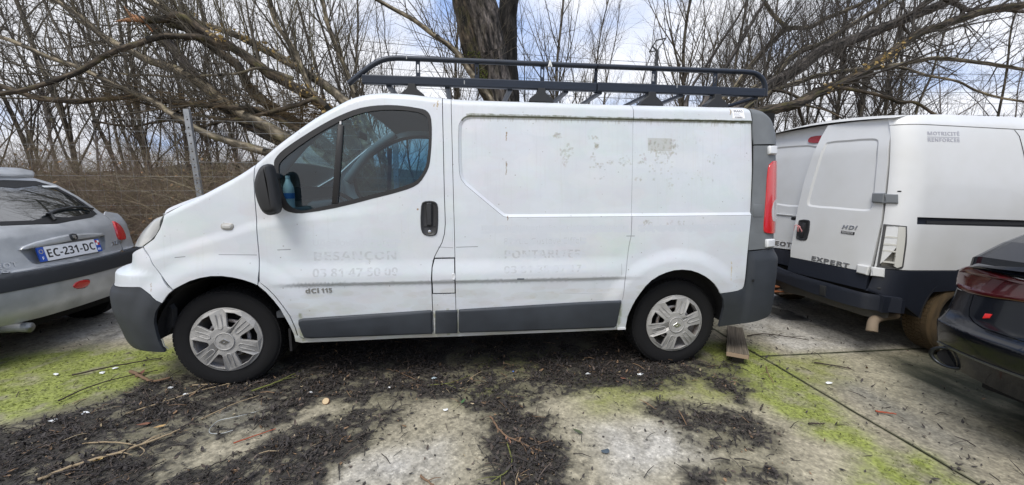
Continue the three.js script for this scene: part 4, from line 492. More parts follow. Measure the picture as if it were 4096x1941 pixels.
{
  const car = thing('hatchback', 'silver hatchback seen from behind with a French plate, left of the white van', 'car', [-1.7, 0, 0]), ox = -1.7;
  const pr = pch([0.2, 0.30, 0.42, 0.55, 0.66, 0.685, 0.70, 0.80, 0.93, 0.97, 1.0, 1.36, 1.40, 1.45], [-1.78, -1.66, -1.60, -1.59, -1.60, -1.61, -1.655, -1.675, -1.70, -1.72, -1.74, -2.06, -2.12, -2.3]), zc = -0.09;
  const RX = (Y, Z) => pr(Y) - 0.10 * (Math.abs(Z - zc) / 0.8) ** 2.6 - 0.16 * ss(0.70, 0.83, Math.abs(Z - zc)) ** 2;
  const R = (u, Y) => V(RX(Y, -u) - ox, Y, -u), Rd = d => (u, Y) => { const p = R(u, Y); p.x -= d; return p; };
  const S = p => p.map(([z, y]) => [-z, y]), mir = p => p.map(([z, y]) => [2 * zc - z, y]).reverse(), both = half => S([...half, ...mir(half)]);
  const O = { h: 0.05, flange: 0.015 };
  // outlines as (z, y), right half from the middle outwards
  const glassH = P2('-0.09,1.340 -0.308,1.338 -0.415,1.292 -0.492,1.195 -0.528,1.11 -0.530,1.045 -0.45,1.022 -0.23,1.010 -0.09,1.004');
  const gateH = P2('-0.09,1.372 -0.33,1.368 -0.45,1.315 -0.53,1.20 -0.575,1.10 -0.60,1.03 -0.615,0.985 -0.600,0.87 -0.598,0.79 -0.62,0.775 -0.61,0.697 -0.545,0.690 -0.09,0.680');
  const recO = S(P2('0.262,0.835 0.215,0.730 0.19,0.716 -0.375,0.716 -0.41,0.728 -0.445,0.80 -0.455,0.858 -0.40,0.868 0.22,0.848'));
  const gate = part('tailgate', panel(inset(both(gateH), 0.003), R, { ...O, holes: [inset(both(glassH), -0.004), recO] }), silver, car);
  part('rear_window', panel(both(glassH), Rd(0.004), { h: 0.06, flange: 0.01 }), carGlass, gate);
  part('window_rim', panel(inset(both(glassH), -0.001), Rd(0.001), { h: 0.05, flange: 0, holes: [inset(both(glassH), 0.028)] }), rubber, gate);
  part('plate_recess', [panel(recO, Rd(0.035), { h: 0.06, flange: 0 }), panel(recO, R, { holes: [inset(recO, 0.002)], h: 0.06, flange: 0.036 })], silver, gate);
  part('handle_bar', pillow(inset(smooth(S(P2('0.265,0.838 0.24,0.862 0.05,0.893 -0.10,0.905 -0.15,0.903 -0.40,0.878 -0.452,0.862 -0.40,0.852 -0.163,0.853 0.18,0.838')), 2), 0), R, [[0, -0.002], [0, 0.016], [0.006, 0.024], [0.014, 0.026]]), silver, gate);
  part('tailgate_emblem', [pillow(smooth(S(P2('-0.098,0.902 -0.152,0.900 -0.156,0.862 -0.126,0.850 -0.100,0.860')), 2), R, [[0, 0.020], [0.001, 0.032], [0.005, 0.035]])], M({ color: lin(0.03, 0.032, 0.034), roughness: 0.3, metalness: 0.4 }), gate);
  part('emblem_figure', [pillow(smooth(S(P2('-0.110,0.892 -0.126,0.895 -0.140,0.888 -0.134,0.878 -0.142,0.868 -0.128,0.858 -0.120,0.872 -0.112,0.870')), 2), R, [[0, 0.034], [0.001, 0.037]])], chrome, gate);
  const plateMap = (u, v) => { const t = 0.194; return V(-1.655 - ox - (v) * Math.sin(t), 0.785 + v * Math.cos(t), -0.088 - u); };
  part('number_plate', [panel(rect(-0.262, -0.056, 0.262, 0.056, 0.008), plateMap, { h: 0.2, flange: 0.01, uv: (u, v) => [(u + 0.262) / 0.524, (v + 0.056) / 0.112] })], M({ roughness: 0.4, clearcoat: 0.6, map: canvasTex(1024, 219, (g, w, h) => { g.fillStyle = '#e9eaec'; g.fillRect(0, 0, w, h); g.fillStyle = '#1d4fb0'; g.fillRect(0, 0, 100, h); g.fillRect(934, 0, 90, h); g.fillStyle = '#fff'; g.font = 'bold 62px sans-serif'; g.textAlign = 'center'; g.fillText('F', 50, 190); for (let i = 0; i < 12; i++) { g.fillStyle = '#f2d13a'; g.beginPath(); g.arc(50 + 27 * Math.cos(i * 0.5236), 66 + 27 * Math.sin(i * 0.5236), 5, 0, 7); g.fill(); } g.fillStyle = '#fff'; g.font = 'bold 52px sans-serif'; g.fillText('60', 979, 190); g.fillStyle = '#f4f4f0'; g.fillRect(944, 22, 70, 84); g.fillStyle = '#c8402c'; g.fillRect(944, 22, 35, 42); g.fillRect(979, 64, 35, 42); g.fillStyle = '#15161a'; g.font = 'bold 176px sans-serif'; g.save(); g.translate(516, 172); const tw = g.measureText('EC-231-DC').width; g.scale(800 / tw, 1); g.fillText('EC-231-DC', 0, 0); g.restore(); }) }), gate);
  part('model_script', [letters('XLine', R, 0.50, 0.752, 0.645, 0.757, 0.026, 0.004, { slant: 0.25 })], chrome, gate);
  part('maker_name', [letters('PEUGEOT', R, -0.60, 0.722, -0.30, 0.728, 0.026, 0.004)], chrome, gate); part('model_script', [letters('206', R, -0.52, 0.690, -0.36, 0.694, 0.020, 0.004)], chrome, gate);
  part('roof_spoiler', pillow(inset(both(P2('-0.09,1.430 -0.27,1.427 -0.37,1.408 -0.375,1.385 -0.33,1.358 -0.18,1.356 -0.09,1.358')), 0), (u, Y) => { const p = V(-2.075 - (Y - 1.36) * 0.9 - 0.06 * ((-u - zc) / 0.4) ** 2 - ox, Y, -u); return p; }, [[0, -0.06], [0, 0.03], [0.006, 0.038], [0.016, 0.04]]), silver, car);
  part('wiper', [tubeGeo(S(P2('-0.07,1.075 -0.186,1.105 -0.324,1.118 -0.441,1.114 -0.518,1.092')).map(([u, y], i) => { const p = R(u, y); return [p.x + 0.022, p.y, p.z, 0.012 - i * 0.001]; }), 8), rod([RX(1.03, -0.09) - ox + 0.02, 1.03, -0.09], [RX(1.085, -0.10) - ox + 0.022, 1.085, -0.10], 0.012)], plasticBlack, car);
  part('screen_sticker', panel(rect(0.30, 1.285, 0.43, 1.30, 0.006), R, { lift: 0.003, flange: 0 }), M({ color: lin(0.6, 0.62, 0.62), roughness: 0.5 }), car);
  // rear wings around the gate, lamps
  const wing = P2('-0.605,1.03 -0.62,0.985 -0.605,0.87 -0.602,0.79 -0.624,0.775 -0.614,0.695 -0.74,0.695 -0.83,0.70 -0.865,0.75 -0.87,0.92 -0.80,1.03 -0.66,1.06'), lampO = P2('-0.622,0.968 -0.668,0.945 -0.70,0.90 -0.715,0.83 -0.70,0.785 -0.665,0.782 -0.604,0.795 -0.60,0.872');
  for (const f of [p => S(p), p => S(mir(p))]) { part('rear_wing', panel(inset(f(wing), 0.001), R, { ...O, holes: [inset(f(lampO), -0.003)] }), silver, car); part('tail_light', pillow(smooth(f(lampO), 2), R, [[0, -0.012], [0.001, 0.004], [0.006, 0.012], [0.014, 0.014]]), redLens, car); }
  const up = P2('-0.09,0.676 -0.545,0.685 -0.62,0.69 -0.80,0.692 -0.87,0.68 -0.88,0.575 -0.62,0.570 -0.35,0.566 -0.09,0.562');
  part('bumper_strip', panel(both(up), R, { h: 0.05, flange: 0.03, lift: 0.006 }), M({ color: lin(0.025, 0.028, 0.034), roughness: 0.5, bumpMap: grit, bumpScale: 0.0004 }), car);
  const lowH = P2('-0.09,0.560 -0.35,0.564 -0.62,0.568 -0.88,0.573 -0.87,0.42 -0.80,0.345 -0.60,0.325 -0.392,0.312 -0.09,0.308'), refl = smooth(S(P2('0.028,0.500 0.0,0.528 -0.075,0.533 -0.124,0.517 -0.122,0.485 -0.07,0.463 -0.01,0.470')), 2);
  part('rear_bumper', panel(both(lowH), R, { h: 0.05, flange: 0.03, holes: [inset(refl, -0.004)] }), silver, car); part('reflector', pillow(refl, R, [[0, -0.014], [0.002, 0.0], [0.006, 0.006], [0.016, 0.008]]), redLens, car);
  part('exhaust_pipe', tubeGeo([[-1.86 - ox, 0.27, 0.33, 0.035], [-1.72 - ox, 0.275, 0.33, 0.035], [-1.64 - ox, 0.27, 0.33, 0.036]], 14), galv, car);
  // the rest of the body
  const side = (d) => new THREE.Shape(P2('-2.30,1.34 -2.6,1.41 -3.1,1.41 -3.45,1.33 -4.1,1.02 -4.35,0.98 -5.0,0.84 -5.28,0.70 -5.32,0.42 -5.25,0.24 -4.95,0.22 -4.93,0.40 -4.75,0.55 -4.5,0.55 -4.33,0.40 -4.30,0.22 -2.55,0.22 -2.53,0.40 -2.36,0.55 -2.10,0.55 -1.93,0.40 -1.98,0.24 -1.95,0.30 -1.93,0.70 -1.99,0.99').map(p => new THREE.Vector2(p[0] - ox, p[1])));
  const ex = (s, w, b) => new THREE.ExtrudeGeometry(s, { depth: w - 2 * b, bevelEnabled: true, bevelSize: b * 0.6, bevelThickness: b, bevelSegments: 4 }).translate(0, 0, zc - w / 2 + b);
  { const g = ex(side(), 1.60, 0.09), p = g.attributes.position; for (let i = 0; i < p.count; i++) { const y = p.getY(i), k = lerp(1, 0.56, ss(0.90, 1.42, y)); p.setZ(i, zc + (p.getZ(i) - zc) * k); } g.computeVertexNormals(); part('body', g, silver, car); }
  for (const s of [1, -1]) part('side_window', [box(-2.95 - ox, 1.0, zc + s * 0.60 - 0.004, -2.35 - ox, 1.30, zc + s * 0.60 + 0.004), box(-3.75 - ox, 1.0, zc + s * 0.60 - 0.004, -3.0 - ox, 1.28, zc + s * 0.60 + 0.004)], carGlass, car);
  part('underside', box(-5.0 - ox, 0.20, zc - 0.62, -1.85 - ox, 0.5, zc + 0.62), darkVoid, car);
  for (const [x, s] of [[-2.23, 1], [-2.23, -1], [-4.62, 1], [-4.62, -1]]) plainWheel(car, x - ox, 0.292, zc + s * 0.80, s, tyreSmall, galv, tyreMat);
}

// ------------------------------------------------------------------ white van on the right with its rear door ajar (nose to +x)
{
  const van2 = thing('cargo_van', 'white cargo van with black lower body, mud-caked tyre and right rear door ajar', 'van', [4.8, 0, 0.07]), ox = 4.8, oz = 0.07;
  const zs0 = pch([0.2, 0.45, 0.7, 1.0, 1.3, 1.6, 1.8, 1.86, 1.95], [0.86, 0.88, 0.89, 0.89, 0.872, 0.835, 0.79, 0.75, 0.66]), lean = Y => 0.07 * (Y - 0.5);
  const SZ = (X, Y) => { const v = clamp((4.92 - (X - lean(Y))) / 0.21, 0, 0.995); return zs0(Y) - 0.15 * (1 - Math.sqrt(1 - v * v)); };
  const SM = (X, Y) => V(X - ox, Y, SZ(X, Y)), white = M({ color: lin(0.66, 0.67, 0.675), roughness: 0.45, clearcoat: 0.3, map: dataTex(256, 256, (u, v) => { const q = fbm(u * 10, v * 10, 4); return [0.94 + 0.12 * (q - 0.5), 0.935 + 0.13 * (q - 0.5), 0.92 + 0.16 * (q - 0.5)]; }) }), black = M({ color: lin(0.016, 0.020, 0.032), roughness: 0.5, bumpMap: grit, bumpScale: 0.0005, map: blotch });
  const O = { h: 0.05, flange: 0.015, uv: (a, b) => [a * 0.5, b * 0.5] };
  const hingeX = Y => 4.715 + lean(Y) ;
  const wellX = 5.45, arcPts = (n, r) => Array.from({ length: n + 1 }, (_, i) => { const t = Math.PI * (1 - i / n); return [wellX + r * Math.cos(t), 0.33 + r * Math.sin(t)]; });
  const lampO = P2('4.755,1.052 4.846,1.045 4.855,0.916 4.853,0.735 4.845,0.722 4.826,0.716 4.736,0.722'), railO = P2('4.906,1.114 5.845,1.086 6.9,1.06 6.9,1.005 5.852,1.032 4.908,1.060');
  const up = [[hingeX(0.715), 0.716], [hingeX(1.3), 1.3], [hingeX(1.80), 1.80], [5.0, 1.792], [5.83, 1.772], [7.0, 1.75], [7.7, 1.70], [8.3, 1.30], [9.0, 1.05], [9.15, 0.70], [5.352, 0.702], [4.853, 0.712]];
  const skin = part('side_panel', panel(up, SM, { ...O, holes: [inset(lampO, -0.003), railO] }), white, van2);
  part('side_panel', mirrorZ(panel(up, SM, { ...O, h: 0.12 })), white, van2);
  part('door_rail', panel(railO, (X, Y) => { const p = SM(X, Y); p.z -= 0.02; return p; }, { h: 0.1, flange: 0 }), black, skin); part('rail_runner', panel(P2('5.00,1.085 6.9,1.045 6.9,1.025 5.00,1.065'), (X, Y) => { const p = SM(X, Y); p.z -= 0.012; return p; }, { h: 0.1, flange: 0.01 }), plasticBlack, skin);
  const rfO = [[hingeX(1.805), 1.806], [5.0, 1.799], [5.83, 1.779], [7.0, 1.757], [7.6, 1.72], [7.4, 1.80], [7.0, 1.845], [5.9, 1.878], [5.2, 1.885], [4.86, 1.872], [hingeX(1.85) + 0.005, 1.862]];
  for (const f of [x => x, mirrorZ]) part('roof_edge', f(panel(rfO, SM, O)), white, van2);
  { const P = [], I = [], n = 20, m = 16; for (let i = 0; i <= n; i++) { const X = lerp(4.80, 7.1, i / n), Y = X < 4.9 ? lerp(1.855, 1.875, (X - 4.8) / 0.1) : lerp(1.877, 1.83, (X - 4.9) / 2.2), z = SZ(Math.max(X, 4.86), Y); for (let j = 0; j <= m; j++) { const t = j / m * 2 - 1; P.push(X - ox - 0.05 * (1 - t * t), Y + 0.05 * (1 - t * t) * (X < 4.85 ? 0.7 : 1), t * z); } } for (let i = 0; i < n; i++) for (let j = 0; j < m; j++) { const a = i * (m + 1) + j; I.push(a, a + 1, a + m + 2, a, a + m + 2, a + m + 1); } part('roof', buf(P, null, null, I), white, van2); }
  part('lettering', [letters('MOTRICITÉ', SM, 4.975, 1.718, 5.247, 1.718, 0.019, 0.0006, { lift: 0.0008 }), letters('RENFORCÉE', SM, 4.972, 1.670, 5.244, 1.670, 0.019, 0.0006, { lift: 0.0008 }), panel(P2('4.97,1.702 5.243,1.702 5.243,1.706 4.97,1.706'), SM, { h: 0.05, flange: 0, lift: 0.0012 })], M({ color: lin(0.36, 0.36, 0.40), roughness: 0.5 }), skin);
  part('door_seam', panel(P2('5.74,1.772 5.747,1.772 5.782,1.725 5.802,1.635 5.817,1.572 5.90,0.75 5.893,0.75 5.809,1.572 5.794,1.635 5.774,1.725'), SM, { h: 0.05, flange: 0, lift: 0.001 }), darkVoid, skin);
  part('dent', pillow(smooth(rect(4.80, 1.298, 4.815, 1.306), 2), SM, [[0, 0.001], [0.003, 0.0015]]), darkVoid, skin);
  // rear lamp: clear housing with its reflectors
  const lamp = sub('tail_light', van2), lc = M({ color: lin(0.55, 0.545, 0.50), roughness: 0.25, clearcoat: 1 }), lg = M({ color: lin(0.30, 0.29, 0.26), metalness: 0.6, roughness: 0.3 });
  part('lamp_body', panel(lampO, (X, Y) => { const p = SM(X, Y); p.z -= 0.03; p.x += 0.02; return p; }, { h: 0.05, flange: 0 }), lg, lamp); part('lamp_frame', panel(lampO, SM, { h: 0.04, flange: 0.03, lift: 0.004, holes: [inset(lampO, 0.007)] }), M({ color: lin(0.06, 0.06, 0.06), roughness: 0.5 }), lamp);
  part('lamp_strip', panel(P2('4.806,1.040 4.842,1.037 4.846,0.916 4.844,0.738 4.818,0.726 4.803,0.735 4.804,0.86'), SM, { h: 0.04, flange: 0.025, lift: 0.003 }), lc, lamp);
  for (const [y0, y1] of [[0.952, 0.965], [0.895, 0.908], [0.845, 0.858], [0.760, 0.773]]) part('lamp_divider', panel([[4.752, y0], [4.815, y0 - 0.004], [4.815, y1 - 0.004], [4.752, y1]], SM, { h: 0.04, flange: 0.035, lift: 0.002 }), lc, lamp);
  for (const [y, r] of [[1.0, 0.036], [0.926, 0.018], [0.876, 0.018], [0.812, 0.036]]) { const c = SM(4.79, y); const g = new THREE.SphereGeometry(r * 1.15, 16, 8, 0, 7, 0, 1.2).rotateX(-Math.PI / 2).rotateY(-0.7); g.translate(c.x - 0.012, c.y, c.z - 0.045); part('lamp_reflector', g, M({ color: lin(0.62, 0.60, 0.55), metalness: 0.9, roughness: 0.2 }), lamp); }
  // black lower side, cut out round the wheel
  const lo = [[hingeX(0.70), 0.711], [4.853, 0.706], [5.352, 0.697], [9.15, 0.695], [9.1, 0.35], [8.5, 0.30], [6.2, 0.30], ...arcPts(14, 0.385).reverse(), [4.83, 0.475], [hingeX(0.52) - 0.005, 0.520]];
  for (const f of [x => x, mirrorZ]) part('lower_cladding', f(panel(lo, (X, Y) => { const p = SM(X, Y); p.z += 0.012; return p; }, O)), black, van2);
  part('cladding_plug', pillow(smooth(rect(4.735, 0.55, 4.747, 0.562), 3), (X, Y) => { const p = SM(X, Y); p.z += 0.012; return p; }, [[0, 0.001], [0.002, 0.003]]), plasticBlack, van2);
  // doors: the left one shut, the right one ajar
  const DM = (z, Y) => V(4.60 + 0.14 * z + lean(Y) - 0.03 * ss(1.6, 1.88, Y) * -1 - ox, Y, z - oz), LM = (z, Y) => V(4.70 + 0.10 * Math.abs(z / 0.9) ** 3 + lean(Y) + 0.03 * ss(1.6, 1.88, Y) - ox, Y, z - oz);
  const dO = P2('0.248,1.868 0.421,1.870 0.700,1.858 0.745,1.845 0.790,1.507 0.809,1.29 0.824,1.053 0.819,0.846 0.815,0.712 0.813,0.665 0.142,0.668 0.133,0.732 0.130,0.996 0.132,1.152 0.148,1.383 0.185,1.607 0.218,1.782'), dRec = smooth(P2('0.269,1.700 0.285,1.720 0.45,1.722 0.646,1.716 0.685,1.700 0.699,1.662 0.730,1.381 0.744,1.186 0.735,1.150 0.688,1.140 0.45,1.146 0.252,1.151 0.218,1.166 0.210,1.222 0.243,1.531'), 2);
  const uvd = { h: 0.04, flange: 0.03, uv: (a, b) => [a * 0.5 + 0.3, b * 0.5] };
  const rec = (o, Mp) => { const q = inset(o, 0.016), P = [], I = [], n = o.length, deep = (a, b) => { const p = Mp(a, b); p.x += 0.010; return p; }; for (let i = 0; i <= n; i++) { const a = Mp(...o[i % n]), b = deep(...q[i % n]); P.push(a.x, a.y, a.z, b.x, b.y, b.z); if (i < n) { const k = i * 2; I.push(k, k + 1, k + 3, k, k + 3, k + 2); } } return [buf(P, null, null, I), panel(q, deep, { h: 0.06, flange: 0, uv: uvd.uv })]; };
  const rd = part('rear_door', [panel(dO, DM, { ...uvd, holes: [dRec] }), ...rec(dRec, DM)], white, van2, 'right rear door, slightly open');
  part('door_lower_trim', panel(P2('0.142,0.664 0.813,0.661 0.815,0.525 0.140,0.529'), DM, { ...uvd, lift: 0.006 }), black, rd);
  const hd = smooth(P2('0.168,1.022 0.257,1.030 0.272,1.015 0.273,0.857 0.258,0.842 0.180,0.842 0.167,0.862 0.164,1.005'), 2);
  part('door_handle', [pillow(hd, DM, [[0, 0], [0.002, 0.006], [0.008, 0.008], [0.016, 0.002]]), pillow(rect(0.205, 0.87, 0.238, 1.0, 0.006), DM, [[0, 0.001], [0.002, 0.016], [0.006, 0.018]])], plasticBlack, rd);
  part('engine_badge', letters('HDi', DM, 0.553, 0.984, 0.662, 0.986, 0.024, 0.004, { slant: 0.25 }), chrome, rd);
  part('badge_plate', pillow(P2('0.551,0.969 0.655,0.966 0.655,0.943 0.551,0.946'), DM, [[0, 0], [0.001, 0.004]]), M({ color: lin(0.02, 0.02, 0.022), roughness: 0.3 }), rd); part('badge_lettering', [letters('MOTRICITÉ', DM, 0.56, 0.9585, 0.646, 0.9575, 0.0065, 0.0006, { lift: 0.004 }), letters('RENFORCÉE', DM, 0.56, 0.9490, 0.646, 0.9480, 0.0065, 0.0006, { lift: 0.004 })], M({ color: lin(0.45, 0.45, 0.45), roughness: 0.5 }), rd);
  part('model_name', letters('EXPERT', DM, 0.347, 0.678, 0.663, 0.669, 0.027, 0.005), M({ color: lin(0.30, 0.30, 0.30), metalness: 0.7, roughness: 0.35 }), rd);
  part('hinge', [pillow(P2('0.735,1.286 0.824,1.288 0.826,1.209 0.745,1.212'), DM, [[0, 0], [0.001, 0.018], [0.008, 0.024]])], greyPlastic, rd); part('hinge', [pillow(P2('0.731,0.716 0.820,0.715 0.816,0.642 0.734,0.647'), DM, [[0, 0], [0.001, 0.020], [0.008, 0.026]])], white, rd);
  for (const [y, m] of [[1.245, greyPlastic], [0.68, white]]) part('hinge', pillow(P2(`${hingeX(y) - 0.005},${y - 0.036} ${hingeX(y) + 0.035},${y - 0.034} ${hingeX(y) + 0.035},${y + 0.034} ${hingeX(y) - 0.005},${y + 0.036}`), SM, [[0, 0], [0.001, 0.014], [0.006, 0.02]]), m, skin);
  { const r = rng(4), L = []; for (let i = 0; i < 9; i++) { const p = DM(0.185 + r() * 0.02, 0.95 + r() * 0.03); const a = r() * 1.6 - 2.2, l = 0.04 + r() * 0.05; L.push(tubeGeo(curve([[p.x - 0.02, p.y, p.z, 0.004], [p.x - 0.04, p.y + 0.012 * r(), p.z + Math.cos(a) * l * 0.5, 0.004], [p.x - 0.035, p.y + Math.sin(a) * l * 0.6, p.z + Math.cos(a) * l, 0.002]], 5), 5)); } part('string', L, M({ color: lin(0.60, 0.26, 0.26), roughness: 0.8 }), rd); }
  const lO = P2('-0.66,1.862 -0.35,1.880 0.30,1.885 0.30,0.720 0.055,0.722 -0.214,0.705 -0.82,0.70 -0.83,1.0 -0.81,1.3 -0.77,1.6'), lRec = smooth(P2('-0.66,1.56 -0.58,1.70 -0.52,1.725 -0.10,1.728 0.124,1.700 0.16,1.66 0.12,1.17 0.10,1.14 -0.316,1.150 -0.60,1.155 -0.68,1.20'), 2);
  const ld = part('rear_door', [panel(lO, LM, { ...uvd, holes: [lRec] }), ...rec(lRec, LM)], white, van2);
  part('door_lower_trim', panel(P2('-0.82,0.700 -0.20,0.700 0.30,0.715 0.30,0.56 -0.82,0.56'), LM, { ...uvd, lift: 0.006 }), black, ld);
  part('brake_light', pillow(smooth(P2('0.012,1.775 0.035,1.797 0.150,1.797 0.20,1.79 0.20,1.728 0.14,1.726 0.04,1.736 0.015,1.75'), 2), LM, [[0, -0.002], [0.001, 0.006], [0.005, 0.012]]), M({ color: lin(0.30, 0.015, 0.02), roughness: 0.2, clearcoat: 0.8 }), ld);
  part('maker_name', letters('PEUGEOT', LM, -0.46, 0.722, 0.045, 0.748, 0.030, 0.004), chrome, ld);
  part('door_crease', pillow(P2('-0.80,1.06 -0.30,1.052 0.16,1.056 0.16,1.046 -0.30,1.042 -0.80,1.05'), LM, [[0, 0], [0.002, 0.012]]), white, ld); for (const z of [-0.27, 0.03]) part('vent_hole', pillow(smooth(rect(z - 0.045, 1.008, z + 0.035, 1.036, 0.012), 2), LM, [[0, 0.002], [0.004, 0.003], [0.008, 0.0025]]), darkVoid, ld);
  part('sticker', panel(rect(-0.32, 1.19, -0.268, 1.215), LM, { lift: 0.002, flange: 0 }), M({ color: lin(0.35, 0.55, 0.75), roughness: 0.5 }), ld);
  part('door_gap', [box(4.83 - ox, 0.55, -0.76, 4.86 - ox, 1.80, 0.66), box(4.95 - ox, 0.45, -0.76, 9.0 - ox, 1.60, 0.76)], darkVoid, van2);
  part('left_corner', mirrorZ(panel(lampO, SM, { h: 0.06, flange: 0.02 })), lc, van2);
  // bumper
  const BM = (z, Y) => V(4.545 + 0.13 * Math.abs((z - oz) / 0.9) ** 3 + 0.16 * ss(0.80, 0.98, Math.abs(z - oz)) + 0.012 * ss(0.50, 0.56, Y) - ox, Y, z - oz);
  part('rear_bumper', [panel(P2('-0.88,0.548 0.019,0.560 0.209,0.545 0.613,0.533 0.895,0.515 1.00,0.505 1.00,0.392 0.90,0.395 0.754,0.398 0.415,0.422 0.035,0.448 -0.88,0.44'), BM, { ...uvd, lift: 0.012, flange: 0.05 }), panel(P2('4.70,0.515 4.80,0.50 4.885,0.475 4.89,0.375 4.70,0.388'), (X, Y) => V(X - ox, Y, SZ(Math.max(X, 4.86), Y) + 0.03), { h: 0.04, flange: 0.05 })], black, van2);
  part('bumper_valance', panel(P2('-0.88,0.44 0.035,0.448 0.415,0.422 0.754,0.398 0.96,0.39 0.95,0.335 0.85,0.325 0.767,0.335 0.401,0.352 0.10,0.33 -0.88,0.33'), (z, Y) => { const p = BM(z, Y); p.x += 0.02 + 0.25 * (0.44 - Y); return p; }, uvd), M({ color: lin(0.07, 0.066, 0.058), roughness: 0.8, map: blotch }), van2);
  part('bumper_pad', pillow(P2('0.568,0.505 0.619,0.506 0.621,0.423 0.572,0.421'), BM, [[0, 0.01], [0.001, 0.018], [0.006, 0.02]]), plasticBlack, van2);
  part('tailpipe', tubeGeo(curve([[4.95 - ox, 0.33, 0.80, 0.034], [4.80 - ox, 0.325, 0.82, 0.034], [4.70 - ox, 0.305, 0.85, 0.034], [4.665 - ox, 0.265, 0.875, 0.036], [4.655 - ox, 0.235, 0.885, 0.037]], 14), 14), M({ color: lin(0.22, 0.17, 0.12), roughness: 0.85, metalness: 0.2 }), van2);
  const rust = M({ color: lin(0.28, 0.095, 0.035), roughness: 0.9, map: blotch, bumpMap: grit, bumpScale: 0.002 });
  const tb = sub('tow_bar', van2); part('tow_ball', [new THREE.SphereGeometry(0.027, 18, 12).translate(4.50 - ox, 0.452, 0.01), rod([4.50 - ox, 0.38, 0.01], [4.50 - ox, 0.44, 0.01], 0.017)], M({ color: lin(0.13, 0.085, 0.06), metalness: 0.5, roughness: 0.6 }), tb); part('tow_plate', [box(4.46 - ox, 0.368, -0.05, 4.56 - ox, 0.382, 0.07, 0.005), box(4.45 - ox, 0.325, -0.045, 4.60 - ox, 0.338, 0.085, 0.005), new THREE.CylinderGeometry(0.045, 0.05, 0.03, 18).translate(4.49 - ox, 0.352, 0.02)], rust, tb); part('tow_arm', [box(4.55 - ox, 0.30, -0.03, 5.0 - ox, 0.35, 0.08, 0.008)], M({ color: lin(0.09, 0.07, 0.055), roughness: 0.9 }), tb);
  part('underside', [box(4.95 - ox, 0.30, -0.6, 9.0 - ox, 0.50, 0.6), box(4.80 - ox, 0.36, -0.78, 5.0 - ox, 0.52, 0.78)], darkVoid, van2);
  for (const s of [1, -1]) { const P = [], I = []; arcPts(16, 0.40).forEach(([a, b]) => P.push(a - ox, b, s * 0.5, a - ox, b, s * 0.90)); for (let i = 0; i < 16; i++) { const k = i * 2; I.push(k, k + 1, k + 3, k, k + 3, k + 2); } part('wheel_well', buf(P, null, null, I), darkVoid, van2); }
  const mud = M({ color: lin(0.155, 0.105, 0.055), roughness: 1, map: dataTex(128, 128, (u, v) => { const q = fbm(u * 14, v * 14, 4); return [0.55 + 0.9 * (q - 0.35), 0.55 + 0.85 * (q - 0.35), 0.5 + 0.8 * (q - 0.35)]; }), bumpMap: concreteBump, bumpScale: 0.006 }), tg = tyreGeo(0.32, 0.20, 0.195, true, 60);
  for (const [x, s] of [[wellX, 1], [wellX, -1], [8.09, 1], [8.09, -1]]) plainWheel(van2, x - ox, 0.314, s * 0.885, s, tg, galv, mud, 0, 0.32);
}

